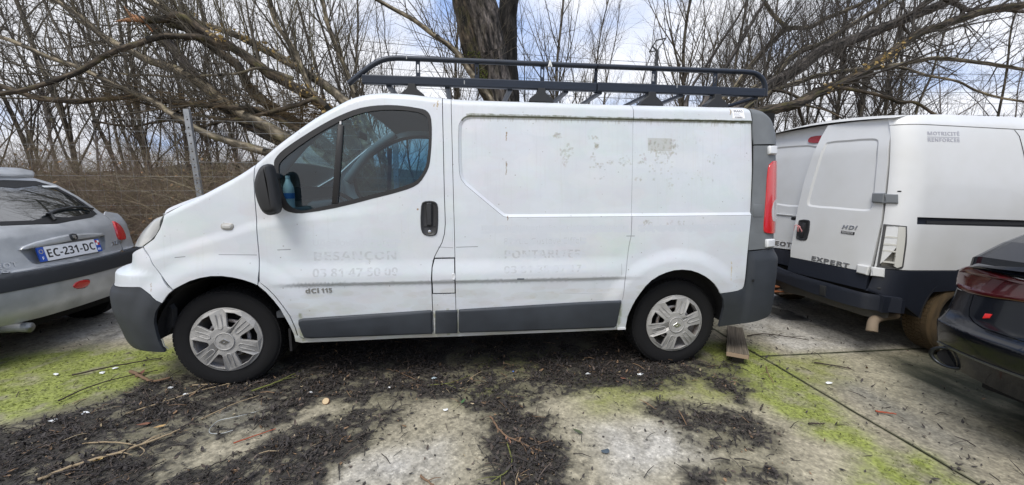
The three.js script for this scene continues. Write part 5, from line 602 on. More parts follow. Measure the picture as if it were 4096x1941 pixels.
// ------------------------------------------------------------------ black saloon at the right edge (nose to +x)
{
  const car = thing('black_car', 'glossy black car at the right edge with dark red tail lamp and red badge', 'car', [4.4, 0, 2.38]), ox = 4.4, oz = 2.38;
  const pr = pch([0.2, 0.35, 0.50, 0.585, 0.61, 0.66, 0.90, 0.945, 0.96, 1.0, 1.3, 1.42], [0.10, 0.04, -0.02, -0.035, -0.005, 0.03, 0.075, 0.06, 0.10, 0.12, 0.80, 1.25]);
  const AX = (Y, Z) => 4.12 + 0.30 * (Math.abs(Z - oz) / 0.92) ** 3 + pr(Y) + 0.10 * ss(0.70, 0.80, Math.abs(Z - oz)) ** 2;
  const A = (z, Y) => V(AX(Y, z) - ox, Y, z - oz), Ad = d => (z, Y) => { const p = A(z, Y); p.x += d; return p; };
  const blk = M({ color: lin(0.005, 0.006, 0.009), roughness: 0.15, specularIntensity: 0.45, clearcoat: 0.3, clearcoatRoughness: 0.04 }), O = { h: 0.018, flange: 0.02 };
  const mir = p => p.map(([z, y]) => [2 * oz - z, y]).reverse(), full = h => [...h, ...mir(h)];
  const lampO = P2('1.66,0.892 1.735,0.918 1.82,0.908 1.977,0.900 2.06,0.895 2.08,0.845 2.04,0.805 1.95,0.79 1.83,0.775 1.68,0.772 1.63,0.80 1.625,0.86');
  // lid between the lamps, lower bumper
  const lid = full(P2('1.774,0.770 1.783,0.695 1.80,0.660 1.84,0.640 1.89,0.630 2.10,0.628 2.38,0.628').concat([])).map(p => p);
  const lidO = [...P2('1.83,0.772 1.778,0.766 1.785,0.695 1.80,0.660 1.84,0.640 1.89,0.630 2.10,0.628'), ...mir(P2('1.83,0.772 1.778,0.766 1.785,0.695 1.80,0.660 1.84,0.640 1.89,0.630 2.10,0.628')), ...mir(P2('1.735,0.925 1.82,0.911 1.977,0.903 2.064,0.898 2.084,0.845 2.042,0.801 1.95,0.786 1.83,0.772').reverse().slice(1)), [2.38, 0.945], ...P2('1.735,0.925 1.82,0.911 1.977,0.903 2.064,0.898 2.084,0.845 2.042,0.801 1.95,0.786')];
  part('boot_lid', panel(lidO, A, O), blk, car);
  for (const f of [p => p, p => mir(p)]) part('tail_light', pillow(smooth(f(lampO), 2), A, [[0, -0.01], [0.001, 0.004], [0.008, 0.010], [0.02, 0.011]]), M({ color: lin(0.060, 0.004, 0.006), roughness: 0.1, clearcoat: 0.8 }), car);
  const bumpH = P2('1.63,0.768 1.772,0.768 1.780,0.695 1.795,0.657 1.835,0.637 1.89,0.626 2.10,0.624 2.38,0.624'), bumpO = [...bumpH, ...mir(bumpH).slice(1), ...mir(P2('1.60,0.75 1.58,0.60 1.585,0.45 1.64,0.36 1.80,0.34').reverse()).reverse().reverse(), ...P2('2.38,0.33 1.80,0.34 1.64,0.36 1.585,0.45 1.58,0.60 1.60,0.75')];
  part('rear_bumper', panel(bumpO, A, O), blk, car);
  part('boot_spoiler', pillow(full(P2('1.74,0.925 1.80,0.938 1.99,0.948 2.38,0.958')).concat([]).slice(0, 4).concat(mir(P2('1.74,0.925 1.80,0.938 1.99,0.948 2.38,0.958')).slice(1), mir(P2('1.735,0.915 1.82,0.918 1.99,0.926 2.38,0.935').reverse()).reverse().slice(0, 3), P2('2.38,0.935 1.99,0.926 1.82,0.918 1.735,0.915')), A, [[0, 0], [0.001, 0.02], [0.004, 0.026]]), blk, car);
  part('model_badge', pillow(P2('1.872,0.697 1.902,0.703 1.896,0.680 1.868,0.668'), A, [[0, 0], [0.001, 0.004], [0.003, 0.005]]), M({ color: lin(0.62, 0.02, 0.02), roughness: 0.3 }), car);
  for (const s of [1, -1]) { const z0 = s > 0 ? 1.74 : 2 * oz - 1.74; const g = new THREE.TorusGeometry(0.052, 0.008, 10, 28); g.scale(1.45, 1, 1); g.rotateY(-Math.PI / 2 + 0.25 * s); g.translate(AX(0.39, z0) - ox - 0.012, 0.395, z0 - oz); const e = sub('exhaust_tip', car); part('tip_ring', g, M({ color: lin(0.035, 0.038, 0.042), metalness: 0.8, roughness: 0.3 }), e); const h = new THREE.CylinderGeometry(0.05, 0.05, 0.10, 24).scale(1, 1, 1.4).rotateZ(Math.PI / 2); h.rotateY(0.25 * s); h.translate(AX(0.39, z0) - ox + 0.05, 0.395, z0 - oz); part('tip_inside', h, darkVoid, e); }
  part('lower_trim', panel([...P2('1.66,0.462 1.80,0.468 2.10,0.474 2.38,0.476'), ...mir(P2('1.66,0.462 1.80,0.468 2.10,0.474')), ...mir(P2('1.66,0.452 1.80,0.458 2.10,0.464').reverse()).reverse().reverse(), ...P2('2.38,0.466 2.10,0.464 1.80,0.458 1.66,0.452')], A, { h: 0.05, lift: 0.006, flange: 0.01 }), M({ color: lin(0.12, 0.13, 0.14), metalness: 0.8, roughness: 0.3 }), car);
  // cabin, sides, wheels
  const sh = new THREE.Shape(P2('4.47,0.92 4.62,0.99 4.85,1.07 5.20,1.30 5.55,1.42 6.2,1.46 6.8,1.40 7.5,1.06 8.4,0.92 8.75,0.70 8.75,0.35 8.30,0.25 8.25,0.42 8.05,0.62 7.72,0.62 7.52,0.42 7.48,0.22 5.65,0.22 5.62,0.42 5.42,0.62 5.10,0.62 4.90,0.42 4.86,0.30 4.50,0.34 4.42,0.60').map(p => new THREE.Vector2(p[0] - ox, p[1]))), b = 0.07, wd = 1.54;
  part('body', new THREE.ExtrudeGeometry(sh, { depth: wd - 2 * b, bevelEnabled: true, bevelSize: 0.05, bevelThickness: b, bevelSegments: 5 }).translate(0, 0, -wd / 2 + b), blk, car);
  const wn = []; for (let i = 0; i <= 6; i++) for (let j = 0; j <= 10; j++) { const t = i / 6, s = j / 10 * 2 - 1; wn.push([lerp(4.60, 5.25, t) - ox - 0.05 * (1 - s * s), lerp(1.035, 1.345, t) + 0.02, s * lerp(0.62, 0.52, t)]); } const wi = []; for (let i = 0; i < 6; i++) for (let j = 0; j < 10; j++) { const a = i * 11 + j; wi.push(a, a + 1, a + 12, a, a + 12, a + 11); } part('rear_window', buf(wn.flat(), null, null, wi), carGlass, car);
  for (const s of [1, -1]) part('side_window', box(5.0 - ox, 1.02, s * 0.765 - 0.01, 7.0 - ox, 1.30, s * 0.765 + 0.01, 0.008), carGlass, car);
  part('underside', box(4.5 - ox, 0.20, -0.65, 8.5 - ox, 0.5, 0.65), darkVoid, car);
  for (const [x, s] of [[5.26, 1], [5.26, -1], [7.89, 1], [7.89, -1]]) plainWheel(car, x - ox, 0.314, s * 0.80, s, tyreGeo(0.32, 0.235, 0.21, true, 60), M({ color: lin(0.12, 0.125, 0.13), metalness: 0.8, roughness: 0.35 }), tyreMat, 5, 0.36);
}

// ------------------------------------------------------------------ bark and trees
const barkTex = (a, b, c) => dataTex(256, 512, (u, v) => { const t = fbm(u * 14, v * 5, 4), k = fbm(u * 40 + 5, v * 22, 3), m = ss(0.5, 0.72, fbm(u * 5 + 9, v * 6 + 2, 4)); const q = 0.52 + 1.7 * (t - 0.42) + 0.7 * (k - 0.5); return [lerp(a[0] * q, 0.27 * q, m * c), lerp(a[1] * q, 0.28 * q, m * c), lerp(a[2] * q, 0.11 * q, m * c)].map(x => x * b); }, true);
const barkBump = dataTex(256, 512, (u, v) => [fbm(u * 16, v * 6, 4) * 0.7 + 0.3 * fbm(u * 50, v * 30, 3)]);
const barkOld = M({ color: lin(0.68, 0.68, 0.68), map: barkTex([0.47, 0.44, 0.42], 0.95, 0.12), roughness: 1, bumpMap: barkBump, bumpScale: 0.05 }), barkMoss = M({ map: barkTex([0.34, 0.30, 0.25], 0.98, 0.45), roughness: 1, bumpMap: barkBump, bumpScale: 0.012 }), barkPale = M({ map: barkTex([0.52, 0.48, 0.41], 0.98, 0.3), roughness: 1, bumpMap: barkBump, bumpScale: 0.008 });
const twigMat = M({ color: lin(0.085, 0.073, 0.054), roughness: 0.95 }), twigDark = M({ color: lin(0.050, 0.044, 0.038), roughness: 0.95 }), shootMat = M({ color: lin(0.13, 0.115, 0.073), roughness: 0.95 });
for (const t of [barkOld, barkMoss, barkPale]) { t.map.repeat.set(2, 0.8); t.bumpMap.repeat.set(2, 0.8); }
const q4 = s => P2(s);
// a twig that forks: start, direction, length, radius
function twig(G, r, p, d, len, rad, level, o) {
  const n = level > 1 ? 5 : 4, pts = [], dir = d.clone(), q = p.clone();
  for (let i = 0; i <= n; i++) { pts.push([q.x, q.y, q.z, rad * (1 - 0.75 * i / n)]); dir.x += (r() - 0.5) * o.wob; dir.y += (r() - 0.5) * o.wob + o.lift; dir.z += (r() - 0.5) * o.wob; dir.normalize(); q.addScaledVector(dir, len / n); }
  tube(G, pts, level > 1 ? 4 : 3, { cap: false });
  if (level <= 0) return;
  const k = Math.round(o.kids * (0.6 + 0.8 * r()));
  for (let i = 0; i < k; i++) { const f = 0.2 + 0.78 * r(), j = Math.min(n - 1, Math.floor(f * n)), a = pts[j], b = pts[j + 1], t = f * n - j, s = V(lerp(a[0], b[0], t), lerp(a[1], b[1], t), lerp(a[2], b[2], t)), ax = V(b[0] - a[0], b[1] - a[1], b[2] - a[2]).normalize(), side = V(r() - 0.5, r() - 0.5, r() - 0.5).cross(ax).normalize(), sp = 0.45 + 0.5 * r(); twig(G, r, s, ax.multiplyScalar(1 - sp * 0.45).addScaledVector(side, sp).normalize(), len * (0.35 + 0.35 * r()) * (1.15 - 0.5 * f), lerp(a[3], b[3], t) * 0.62, level - 1, o); }
}
function along(pts, r) { const i = Math.min(pts.length - 2, Math.floor(r * (pts.length - 1))), t = r * (pts.length - 1) - i, a = pts[i], b = pts[i + 1]; return { p: V(lerp(a[0], b[0], t), lerp(a[1], b[1], t), lerp(a[2], b[2], t)), d: V(b[0] - a[0], b[1] - a[1], b[2] - a[2]).normalize(), r: lerp(a[3], b[3], t) }; }
const lenOf = p => p.reduce((s, q, i) => i ? s + Math.hypot(q[0] - p[i - 1][0], q[1] - p[i - 1][1], q[2] - p[i - 1][2]) : 0, 0);
function limb(parent, name, path, mat, seed, { seg = 10, rough = 0.22, pre = [], post = [] } = {}) { const raw = [...pre, ...P2(path), ...post], pts = curve(raw, Math.max(12, Math.round(lenOf(raw) * 9))), r = rng(seed); for (const p of pts) { const b = Math.min(0.05, p[3] * 0.5); p[0] += (r() - 0.5) * b * 0.4; p[1] += (r() - 0.5) * b * 0.4; } part(name, tubeGeo(pts, seg, { rough, seed }), mat, parent); return pts; }
function dress(G, r, pts, perM, f0, f1, mk) { const n = Math.round(lenOf(pts) * perM * (f1 - f0)); for (let i = 0; i < n; i++) { const a = along(pts, lerp(f0, f1, r())); mk(a, G, r); } }
const shoots = (len, up, level = 2, kids = 4) => (a, G, r) => { const side = V(r() - 0.5, r() - 0.5, r() - 0.5).cross(a.d).normalize(); const d = a.d.clone().multiplyScalar(-0.55 + 0.3 * r()).addScaledVector(side, 0.55).add(V(0, up * (0.3 + r()), 0)).normalize(); twig(G, r, a.p, d, len * (0.4 + 0.9 * r()), Math.min(0.011, a.r * 0.35) * (0.6 + 0.6 * r()), level, { wob: 0.22, lift: 0.03, kids }); };
// dry leaves still hanging
const leafMat = new THREE.MeshPhysicalMaterial({ color: lin(0.52, 0.36, 0.12), roughness: 0.8, transmission: 0.35, thickness: 0, side: THREE.DoubleSide });
function leafGeo(l, w, curl = 0.3) { const P = [0, 0, 0, l * 0.35, curl * w * 0.4, w / 2, l * 0.35, curl * w * 0.4, -w / 2, l * 0.75, curl * w, w * 0.34, l * 0.75, curl * w, -w * 0.34, l, curl * w * 1.6, 0, l * 0.5, 0, 0]; return buf(P, null, null, [0, 1, 6, 0, 6, 2, 1, 3, 6, 6, 4, 2, 3, 5, 6, 6, 5, 4]); }
function hangLeaves(parent, pts, r, n, f0, f1) { const g = []; for (let i = 0; i < n; i++) { const a = along(pts, lerp(f0, f1, r())); for (let k = 0; k < 2 + r() * 3; k++) { const l = leafGeo(0.045 + 0.03 * r(), 0.03 + 0.02 * r(), 0.6); l.rotateX(r() * 6).rotateY(r() * 6).rotateZ(r() * 6); l.translate(a.p.x + (r() - 0.5) * 0.16, a.p.y + (r() - 0.3) * 0.16, a.p.z + 0.06 + r() * 0.12); g.push(l); } } const m = part('dry_leaves', g, leafMat, parent); m.userData.kind = 'stuff'; }

const LIMB = {
  lA: '-5.02,4.27,-4.20,0.032 -4.73,4.10,-4.10,0.037 -4.44,3.90,-4.00,0.042 -4.15,3.65,-3.90,0.046 -3.83,3.47,-3.80,0.051 -3.57,3.34,-3.70,0.055 -3.30,3.20,-3.60,0.060 -2.98,3.10,-3.50,0.064 -2.67,2.97,-3.40,0.068 -2.41,2.82,-3.30,0.072 -2.16,2.65,-3.20,0.076 -1.90,2.46,-3.10,0.080 -1.55,2.26,-3.00,0.085 -1.10,2.01,-2.90,0.089',
  lB: '-3.23,3.76,-3.60,0.055 -3.03,3.53,-3.54,0.063 -2.80,3.28,-3.48,0.070 -2.61,3.05,-3.42,0.078 -2.44,2.86,-3.36,0.082 -2.21,2.65,-3.30,0.088',
  lC: '-3.18,3.71,-3.40,0.050 -2.88,3.72,-3.38,0.055 -2.67,3.78,-3.36,0.057 -2.50,3.73,-3.35,0.060 -2.29,3.56,-3.33,0.063 -1.93,3.37,-3.31,0.067 -1.68,3.20,-3.29,0.070 -1.40,2.99,-3.27,0.073 -1.07,2.81,-3.25,0.076 -0.74,2.61,-3.24,0.080 -0.52,2.43,-3.22,0.083 -0.29,2.20,-3.20,0.087',
  lD: '-3.73,4.40,-4.40,0.038 -3.35,4.20,-4.33,0.043 -2.99,4.04,-4.26,0.047 -2.60,3.92,-4.19,0.052 -2.19,3.77,-4.12,0.057 -1.83,3.59,-4.05,0.061 -1.45,3.39,-3.98,0.066 -1.09,3.18,-3.91,0.071 -0.76,2.96,-3.84,0.075 -0.48,2.73,-3.77,0.080 -0.23,2.40,-3.70,0.085',
  lE: '-3.08,3.82,-3.80,0.055 -2.82,3.75,-3.76,0.059 -2.59,3.61,-3.72,0.063 -2.32,3.41,-3.69,0.068 -2.00,3.15,-3.65,0.072 -1.87,2.87,-3.61,0.076 -1.68,2.65,-3.58,0.080 -1.44,2.49,-3.54,0.085 -1.09,2.25,-3.50,0.089',
  lF: '-4.06,2.38,-2.20,0.027 -3.87,2.45,-2.30,0.029 -3.73,2.55,-2.40,0.031 -3.54,2.67,-2.50,0.033 -3.37,2.82,-2.60,0.034 -3.17,3.03,-2.70,0.036 -3.04,3.14,-2.80,0.038 -2.85,3.26,-2.90,0.040 -2.68,3.37,-3.00,0.042 -2.48,3.41,-3.10,0.044 -2.31,3.45,-3.20,0.046 -2.14,3.40,-3.30,0.049',
  lG: '-5.11,3.40,-3.40,0.029 -4.81,3.30,-3.34,0.030 -4.60,3.21,-3.28,0.031 -4.36,3.10,-3.23,0.032 -4.07,3.01,-3.17,0.033 -3.86,2.94,-3.11,0.034 -3.59,2.81,-3.05,0.035 -3.33,2.68,-2.99,0.037 -3.06,2.57,-2.93,0.038 -2.79,2.46,-2.88,0.039 -2.57,2.31,-2.82,0.040 -2.35,2.18,-2.76,0.041 -2.09,2.03,-2.70,0.042',
  lH: '-4.80,2.61,-3.20,0.036 -4.50,2.51,-3.18,0.036 -4.23,2.49,-3.16,0.037 -3.94,2.48,-3.13,0.037 -3.56,2.52,-3.11,0.038 -3.24,2.54,-3.09,0.038 -2.92,2.51,-3.07,0.039 -2.64,2.48,-3.04,0.039 -2.28,2.46,-3.02,0.040 -1.85,2.43,-3.00,0.040 -1.3,2.34,-3.0,0.045',
  lI: '-4.54,3.09,-3.60,0.011 -3.94,3.06,-3.53,0.012 -3.57,2.95,-3.46,0.014 -3.09,2.93,-3.39,0.015 -2.73,2.90,-3.31,0.016 -2.26,2.92,-3.24,0.017 -1.79,2.95,-3.17,0.018 -1.43,3.02,-3.10,0.019',
  lJ: '-4.03,2.24,-3.40,0.015 -3.46,2.17,-3.33,0.017 -3.09,2.22,-3.27,0.019 -2.75,2.26,-3.20,0.021 -2.46,2.15,-3.13,0.023 -2.01,2.24,-3.07,0.025 -1.66,2.28,-3.00,0.027 -1.19,2.39,-2.93,0.029 -0.84,2.47,-2.87,0.031 -0.53,2.53,-2.80,0.033',
  lK: '-1.54,4.27,-3.80,0.036 -1.43,3.88,-3.73,0.039 -1.19,3.52,-3.67,0.042 -1.04,3.20,-3.60,0.044 -0.92,2.88,-3.53,0.047 -0.71,2.54,-3.47,0.050 -0.49,2.25,-3.40,0.053',
  lL: '-0.96,4.64,-4.60,0.036 -0.88,4.20,-4.52,0.039 -0.70,3.71,-4.44,0.042 -0.51,3.24,-4.36,0.044 -0.38,2.83,-4.28,0.047 -0.19,2.42,-4.20,0.050',
  lM: '-3.84,2.75,-3.30,0.011 -3.61,2.66,-3.26,0.013 -3.37,2.55,-3.21,0.015 -3.00,2.45,-3.17,0.017 -2.67,2.36,-3.13,0.020 -2.23,2.30,-3.09,0.022 -1.79,2.24,-3.04,0.024 -1.34,2.15,-3.00,0.026',
  rA: '6.18,2.52,-3.20,0.114 6.45,2.73,-3.28,0.111 6.79,2.96,-3.37,0.109 7.11,3.15,-3.45,0.107 7.49,3.35,-3.53,0.104 7.85,3.57,-3.62,0.102 8.28,3.86,-3.70,0.099 8.76,4.04,-3.78,0.096 9.31,4.23,-3.87,0.094 9.88,4.46,-3.95,0.091 10.46,4.69,-4.03,0.088 11.06,4.93,-4.12,0.085 11.63,5.17,-4.20,0.082',
  rB: '5.98,2.42,-2.60,0.088 6.35,2.52,-2.68,0.087 6.76,2.62,-2.75,0.086 7.15,2.71,-2.83,0.085 7.52,2.89,-2.91,0.083 7.92,3.05,-2.98,0.082 8.36,3.23,-3.06,0.080 8.78,3.45,-3.14,0.079 9.17,3.69,-3.22,0.077 9.60,3.97,-3.29,0.075 10.04,4.18,-3.37,0.073 10.60,4.37,-3.45,0.071 11.34,4.62,-3.52,0.070 12.45,4.85,-3.60,0.068',
  rC: '6.67,2.93,-3.60,0.065 6.98,3.15,-3.67,0.062 7.37,3.31,-3.75,0.059 7.65,3.65,-3.83,0.056 8.04,3.91,-3.90,0.053 8.45,4.06,-3.98,0.050 8.99,4.37,-4.05,0.047 9.53,4.68,-4.12,0.044 10.25,5.09,-4.20,0.040',
  rD: '6.38,2.90,-3.80,0.057 6.73,3.21,-3.89,0.055 6.96,3.47,-3.98,0.053 7.25,3.79,-4.07,0.050 7.61,4.14,-4.16,0.048 7.99,4.42,-4.24,0.046 8.50,4.50,-4.33,0.044 8.97,4.73,-4.42,0.042 9.55,4.98,-4.51,0.039 10.15,5.25,-4.60,0.037',
  rE: '6.10,3.18,-3.60,0.041 6.42,3.53,-3.76,0.037 6.79,4.05,-3.92,0.033 7.12,4.51,-4.08,0.029 7.40,4.87,-4.24,0.024 7.58,5.05,-4.40,0.020',
  rF: '5.78,3.02,-3.90,0.028 6.17,3.61,-4.00,0.026 6.54,4.13,-4.10,0.023 6.83,4.51,-4.20,0.020 7.06,4.87,-4.30,0.018 7.18,5.03,-4.40,0.015',
  rG: '7.50,5.02,-4.40,0.035 7.64,4.69,-4.27,0.036 7.82,4.43,-4.13,0.038 7.99,4.42,-4.24,0.039',
  rH: '6.84,2.93,-3.20,0.039 7.02,3.01,-3.18,0.039 7.35,3.12,-3.16,0.038 7.76,3.26,-3.15,0.037 8.33,3.35,-3.13,0.036 9.09,3.45,-3.11,0.036 9.43,3.51,-3.09,0.035 9.86,3.60,-3.07,0.035 10.21,3.60,-3.05,0.034 10.67,3.57,-3.04,0.033 11.14,3.53,-3.02,0.033 11.79,3.46,-3.00,0.032',
  rI: '9.0,3.43,-3.10,0.026 9.27,3.39,-3.00,0.022 9.67,3.28,-2.96,0.021 10.26,3.19,-2.92,0.020 10.65,3.03,-2.88,0.020 11.16,2.91,-2.84,0.019 11.60,2.85,-2.80,0.018',
  rJ: '7.5,2.96,-2.95,0.034 7.82,3.00,-2.90,0.030 8.42,2.94,-2.88,0.029 8.90,2.85,-2.87,0.027 9.07,2.78,-2.85,0.026 9.35,2.79,-2.83,0.025 9.76,2.60,-2.82,0.023 10.08,2.48,-2.80,0.022',
  rK: '6.71,2.93,-2.90,0.025 6.82,2.90,-2.86,0.023 7.08,2.81,-2.82,0.020 7.22,2.68,-2.78,0.018 7.60,2.59,-2.74,0.015 7.86,2.46,-2.70,0.013',
  rL: '6.98,2.91,-3.60,0.042 7.28,3.07,-3.65,0.038 7.78,3.51,-3.70,0.035 8.19,3.87,-3.75,0.031 8.60,4.12,-3.80,0.027 9.01,4.57,-3.85,0.023 9.31,4.91,-3.90,0.019',
  rM: '10.46,4.69,-4.03,0.055 10.75,5.02,-3.90,0.049 11.23,4.92,-3.88,0.046 11.54,4.79,-3.85,0.042 11.92,4.83,-3.83,0.038 12.78,4.82,-3.80,0.035',
};
{
  // the split willow that leans away to the left
  const t = thing('leaning_willow', 'broken mossy willow limbs leaning up to the left behind the wire fence', 'tree', [0.6, 0, -3.3]); t.position.set(0, 0, 0);
  const root = [0.75, 0.1, -3.3, 0.22], foot = [0.1, 1.35, -3.15, 0.14], r = rng(21), G = newG(), S = newG();
  part('trunk', tubeGeo(curve([[0.85, -0.2, -3.3, 0.30], [0.55, 0.6, -3.25, 0.25], [0.1, 1.3, -3.15, 0.20], [-0.25, 1.75, -3.1, 0.16]], 16), 14, { rough: 0.25, seed: 3 }), barkMoss, t);
  const P = {};
  for (const [k, m] of [['lA', barkPale], ['lB', barkOld], ['lC', barkMoss], ['lD', barkPale], ['lE', barkMoss], ['lG', barkPale], ['lH', barkMoss], ['lI', barkPale], ['lJ', barkMoss], ['lM', barkPale]]) P[k] = limb(t, 'limb', LIMB[k], m, k.charCodeAt(1), { post: { lI: [[-1.0, 2.9, -3.15, 0.03]], lB: [[-1.9, 2.35, -3.2, 0.09], [-1.2, 1.95, -3.1, 0.1], foot] }[k] ?? [[...foot.slice(0, 3), 0.09]], pre: { lA: [[-5.8, 4.7, -4.4, 0.026]], lD: [[-4.6, 4.7, -4.6, 0.03]], lG: [[-5.9, 3.6, -3.5, 0.026]], lH: [[-5.4, 2.8, -3.3, 0.03]] }[k] ?? [], rough: m === barkMoss ? 0.34 : 0.16 });
  P.lK = limb(t, 'limb', LIMB.lK, barkPale, 5, { pre: [[-1.75, 4.9, -3.9, 0.03]], post: [[...foot.slice(0, 3), 0.06]] }); P.lL = limb(t, 'limb', LIMB.lL, barkPale, 6, { pre: [[-1.1, 5.3, -4.7, 0.03]], post: [[0.3, 1.4, -3.8, 0.06], [0.6, 0.6, -3.4, 0.09]] });
  P.lF = limb(t, 'limb', LIMB.lF, barkMoss, 9, { pre: [[-4.8, 2.2, -2.0, 0.022]], post: [[-1.95, 3.34, -3.3, 0.05]] });
  for (const k of ['lA', 'lC', 'lD', 'lE', 'lG', 'lH', 'lB']) dress(G, r, P[k], 1.5, 0.05, 0.8, (a, g, q) => { const s = V(q() - 0.5, q() - 0.3, q() - 0.5).cross(a.d).normalize(); twig(g, q, a.p, a.d.clone().multiplyScalar(-0.8).addScaledVector(s, 0.7).add(V(0, 0.25, 0)).normalize(), 1.0 + 1.3 * q(), a.r * 0.36, 3, { wob: 0.3, lift: 0.02, kids: 4 }); });
  // torn ends
  part('torn_wood', [tubeGeo([[-3.30, 3.80, -3.56, 0.004], [-3.22, 3.74, -3.58, 0.040], [-3.10, 3.60, -3.55, 0.050]], 7, { rough: 0.5 }), tubeGeo([[-3.52, 3.66, -3.36, 0.004], [-3.35, 3.69, -3.37, 0.025], [-3.10, 3.71, -3.36, 0.042]], 7, { rough: 0.5 }), tubeGeo([[-3.4, 3.9, -3.4, 0.004], [-3.3, 3.76, -3.38, 0.03], [-3.1, 3.7, -3.36, 0.035]], 6, { rough: 0.5 })], M({ color: lin(0.36, 0.18, 0.09), roughness: 0.9 }), t);
  for (const [k, n, l] of [['lA', 5, 1.2], ['lD', 5, 1.2], ['lC', 4, 0.9], ['lG', 5, 0.9], ['lH', 6, 0.9], ['lE', 4, 0.9], ['lB', 5, 0.8], ['lF', 6, 0.9], ['lJ', 12, 0.8], ['lI', 7, 0.7], ['lM', 9, 0.7], ['lK', 12, 1.2], ['lL', 12, 1.2]]) dress(G, r, P[k], n, 0.0, 0.85, shoots(l, 0.85));
  for (const k of ['lA', 'lD', 'lK', 'lL', 'lC', 'lE']) dress(S, r, P[k], 2.6, 0.05, 0.7, shoots(2.0, 1.6, 2, 5));
  part('twigs', geoOf(G), twigMat, t).userData.kind = 'stuff'; part('shoots', geoOf(S), shootMat, t).userData.kind = 'stuff';
  const W = newG(); for (let i = 0; i < 320; i++) { const a = along(P.lC, 0.75 + 0.25 * r()), b = along(r() < 0.5 ? P.lH : P.lE, 0.55 + 0.45 * r()); const p = (r() < 0.5 ? a : b).p; p.add(V((r() - 0.5) * 0.5, (r() - 0.5) * 0.35, (r() - 0.3) * 0.3)); twig(W, r, p, V(-0.8 - r() * 0.4, (r() - 0.4) * 0.7, (r() - 0.5) * 0.6).normalize(), 0.5 + 0.8 * r(), 0.0045, 1, { wob: 0.35, lift: -0.02, kids: 4 }); } part('dead_twigs', geoOf(W), M({ color: lin(0.12, 0.083, 0.042), roughness: 1 }), t).userData.kind = 'stuff';
  hangLeaves(t, P.lD, r, 20, 0.25, 0.95); hangLeaves(t, P.lC, r, 14, 0.3, 0.9);
}
{
  const t = thing('leaning_willow', 'leaning willow limbs spreading up to the right above the second white van', 'tree');
  const r = rng(33), G = newG(), S = newG(), P = {};
  part('trunk', tubeGeo(curve([[4.2, -0.2, -3.5, 0.34], [4.6, 0.7, -3.4, 0.28], [5.2, 1.6, -3.2, 0.22], [5.75, 2.2, -3.0, 0.18]], 16), 14, { rough: 0.25, seed: 8 }), barkMoss, t);
  for (const [k, m] of [['rA', barkOld], ['rB', barkMoss], ['rC', barkPale], ['rD', barkPale], ['rE', barkOld], ['rF', barkOld], ['rG', barkPale], ['rH', barkPale], ['rI', barkPale], ['rJ', barkMoss], ['rK', barkMoss], ['rL', barkOld], ['rM', barkOld]]) P[k] = limb(t, 'limb', LIMB[k], m, k.charCodeAt(1) + 40, { pre: ['rG', 'rI', 'rJ', 'rK', 'rM'].includes(k) ? [] : [[5.4, 1.8, -3.2, 0.13]], post: { rA: [[12.8, 5.6, -4.3, 0.07]], rC: [[11.2, 5.7, -4.3, 0.03]], rD: [[11.2, 5.8, -4.7, 0.03]], rE: [[7.9, 5.6, -4.5, 0.015]], rF: [[7.4, 5.6, -4.5, 0.012]], rH: [[12.8, 3.4, -3, 0.028]], rI: [[12.4, 2.7, -2.8, 0.015]] }[k] ?? [], rough: m === barkMoss ? 0.36 : 0.18 });
  for (const [k, n, l] of [['rA', 3.5, 1.5], ['rB', 7, 1.1], ['rC', 4.5, 1.3], ['rD', 5, 1.3], ['rE', 5, 1.0], ['rF', 5, 1.0], ['rG', 7, 1.0], ['rH', 5, 1.0], ['rI', 5, 0.9], ['rJ', 5, 0.9], ['rK', 5, 0.8], ['rL', 5, 1.1], ['rM', 9, 1.1]]) dress(G, r, P[k], n, 0.12, 1, (a, g, q) => { a.d.negate(); shoots(l, 0.7)(a, g, q); });
  for (const k of ['rA', 'rC', 'rD', 'rB']) dress(S, r, P[k], 2.2, 0.15, 1, (a, g, q) => { a.d.negate(); shoots(2.0, 1.3, 2, 5)(a, g, q); });
  for (const k of ['rA', 'rB', 'rC', 'rD', 'rH', 'rM']) dress(G, r, P[k], 1.3, 0.15, 1, (a, g, q) => { const s = V(q() - 0.5, q() - 0.4, q() - 0.5).cross(a.d).normalize(); twig(g, q, a.p, a.d.clone().multiplyScalar(0.8).addScaledVector(s, 0.7).normalize(), 1.0 + 1.4 * q(), a.r * 0.33, 3, { wob: 0.3, lift: 0.0, kids: 4 }); });
  part('twigs', geoOf(G), twigDark, t).userData.kind = 'stuff'; part('shoots', geoOf(S), twigDark, t).userData.kind = 'stuff';
  hangLeaves(t, P.rB, r, 14, 0.35, 0.7);
}
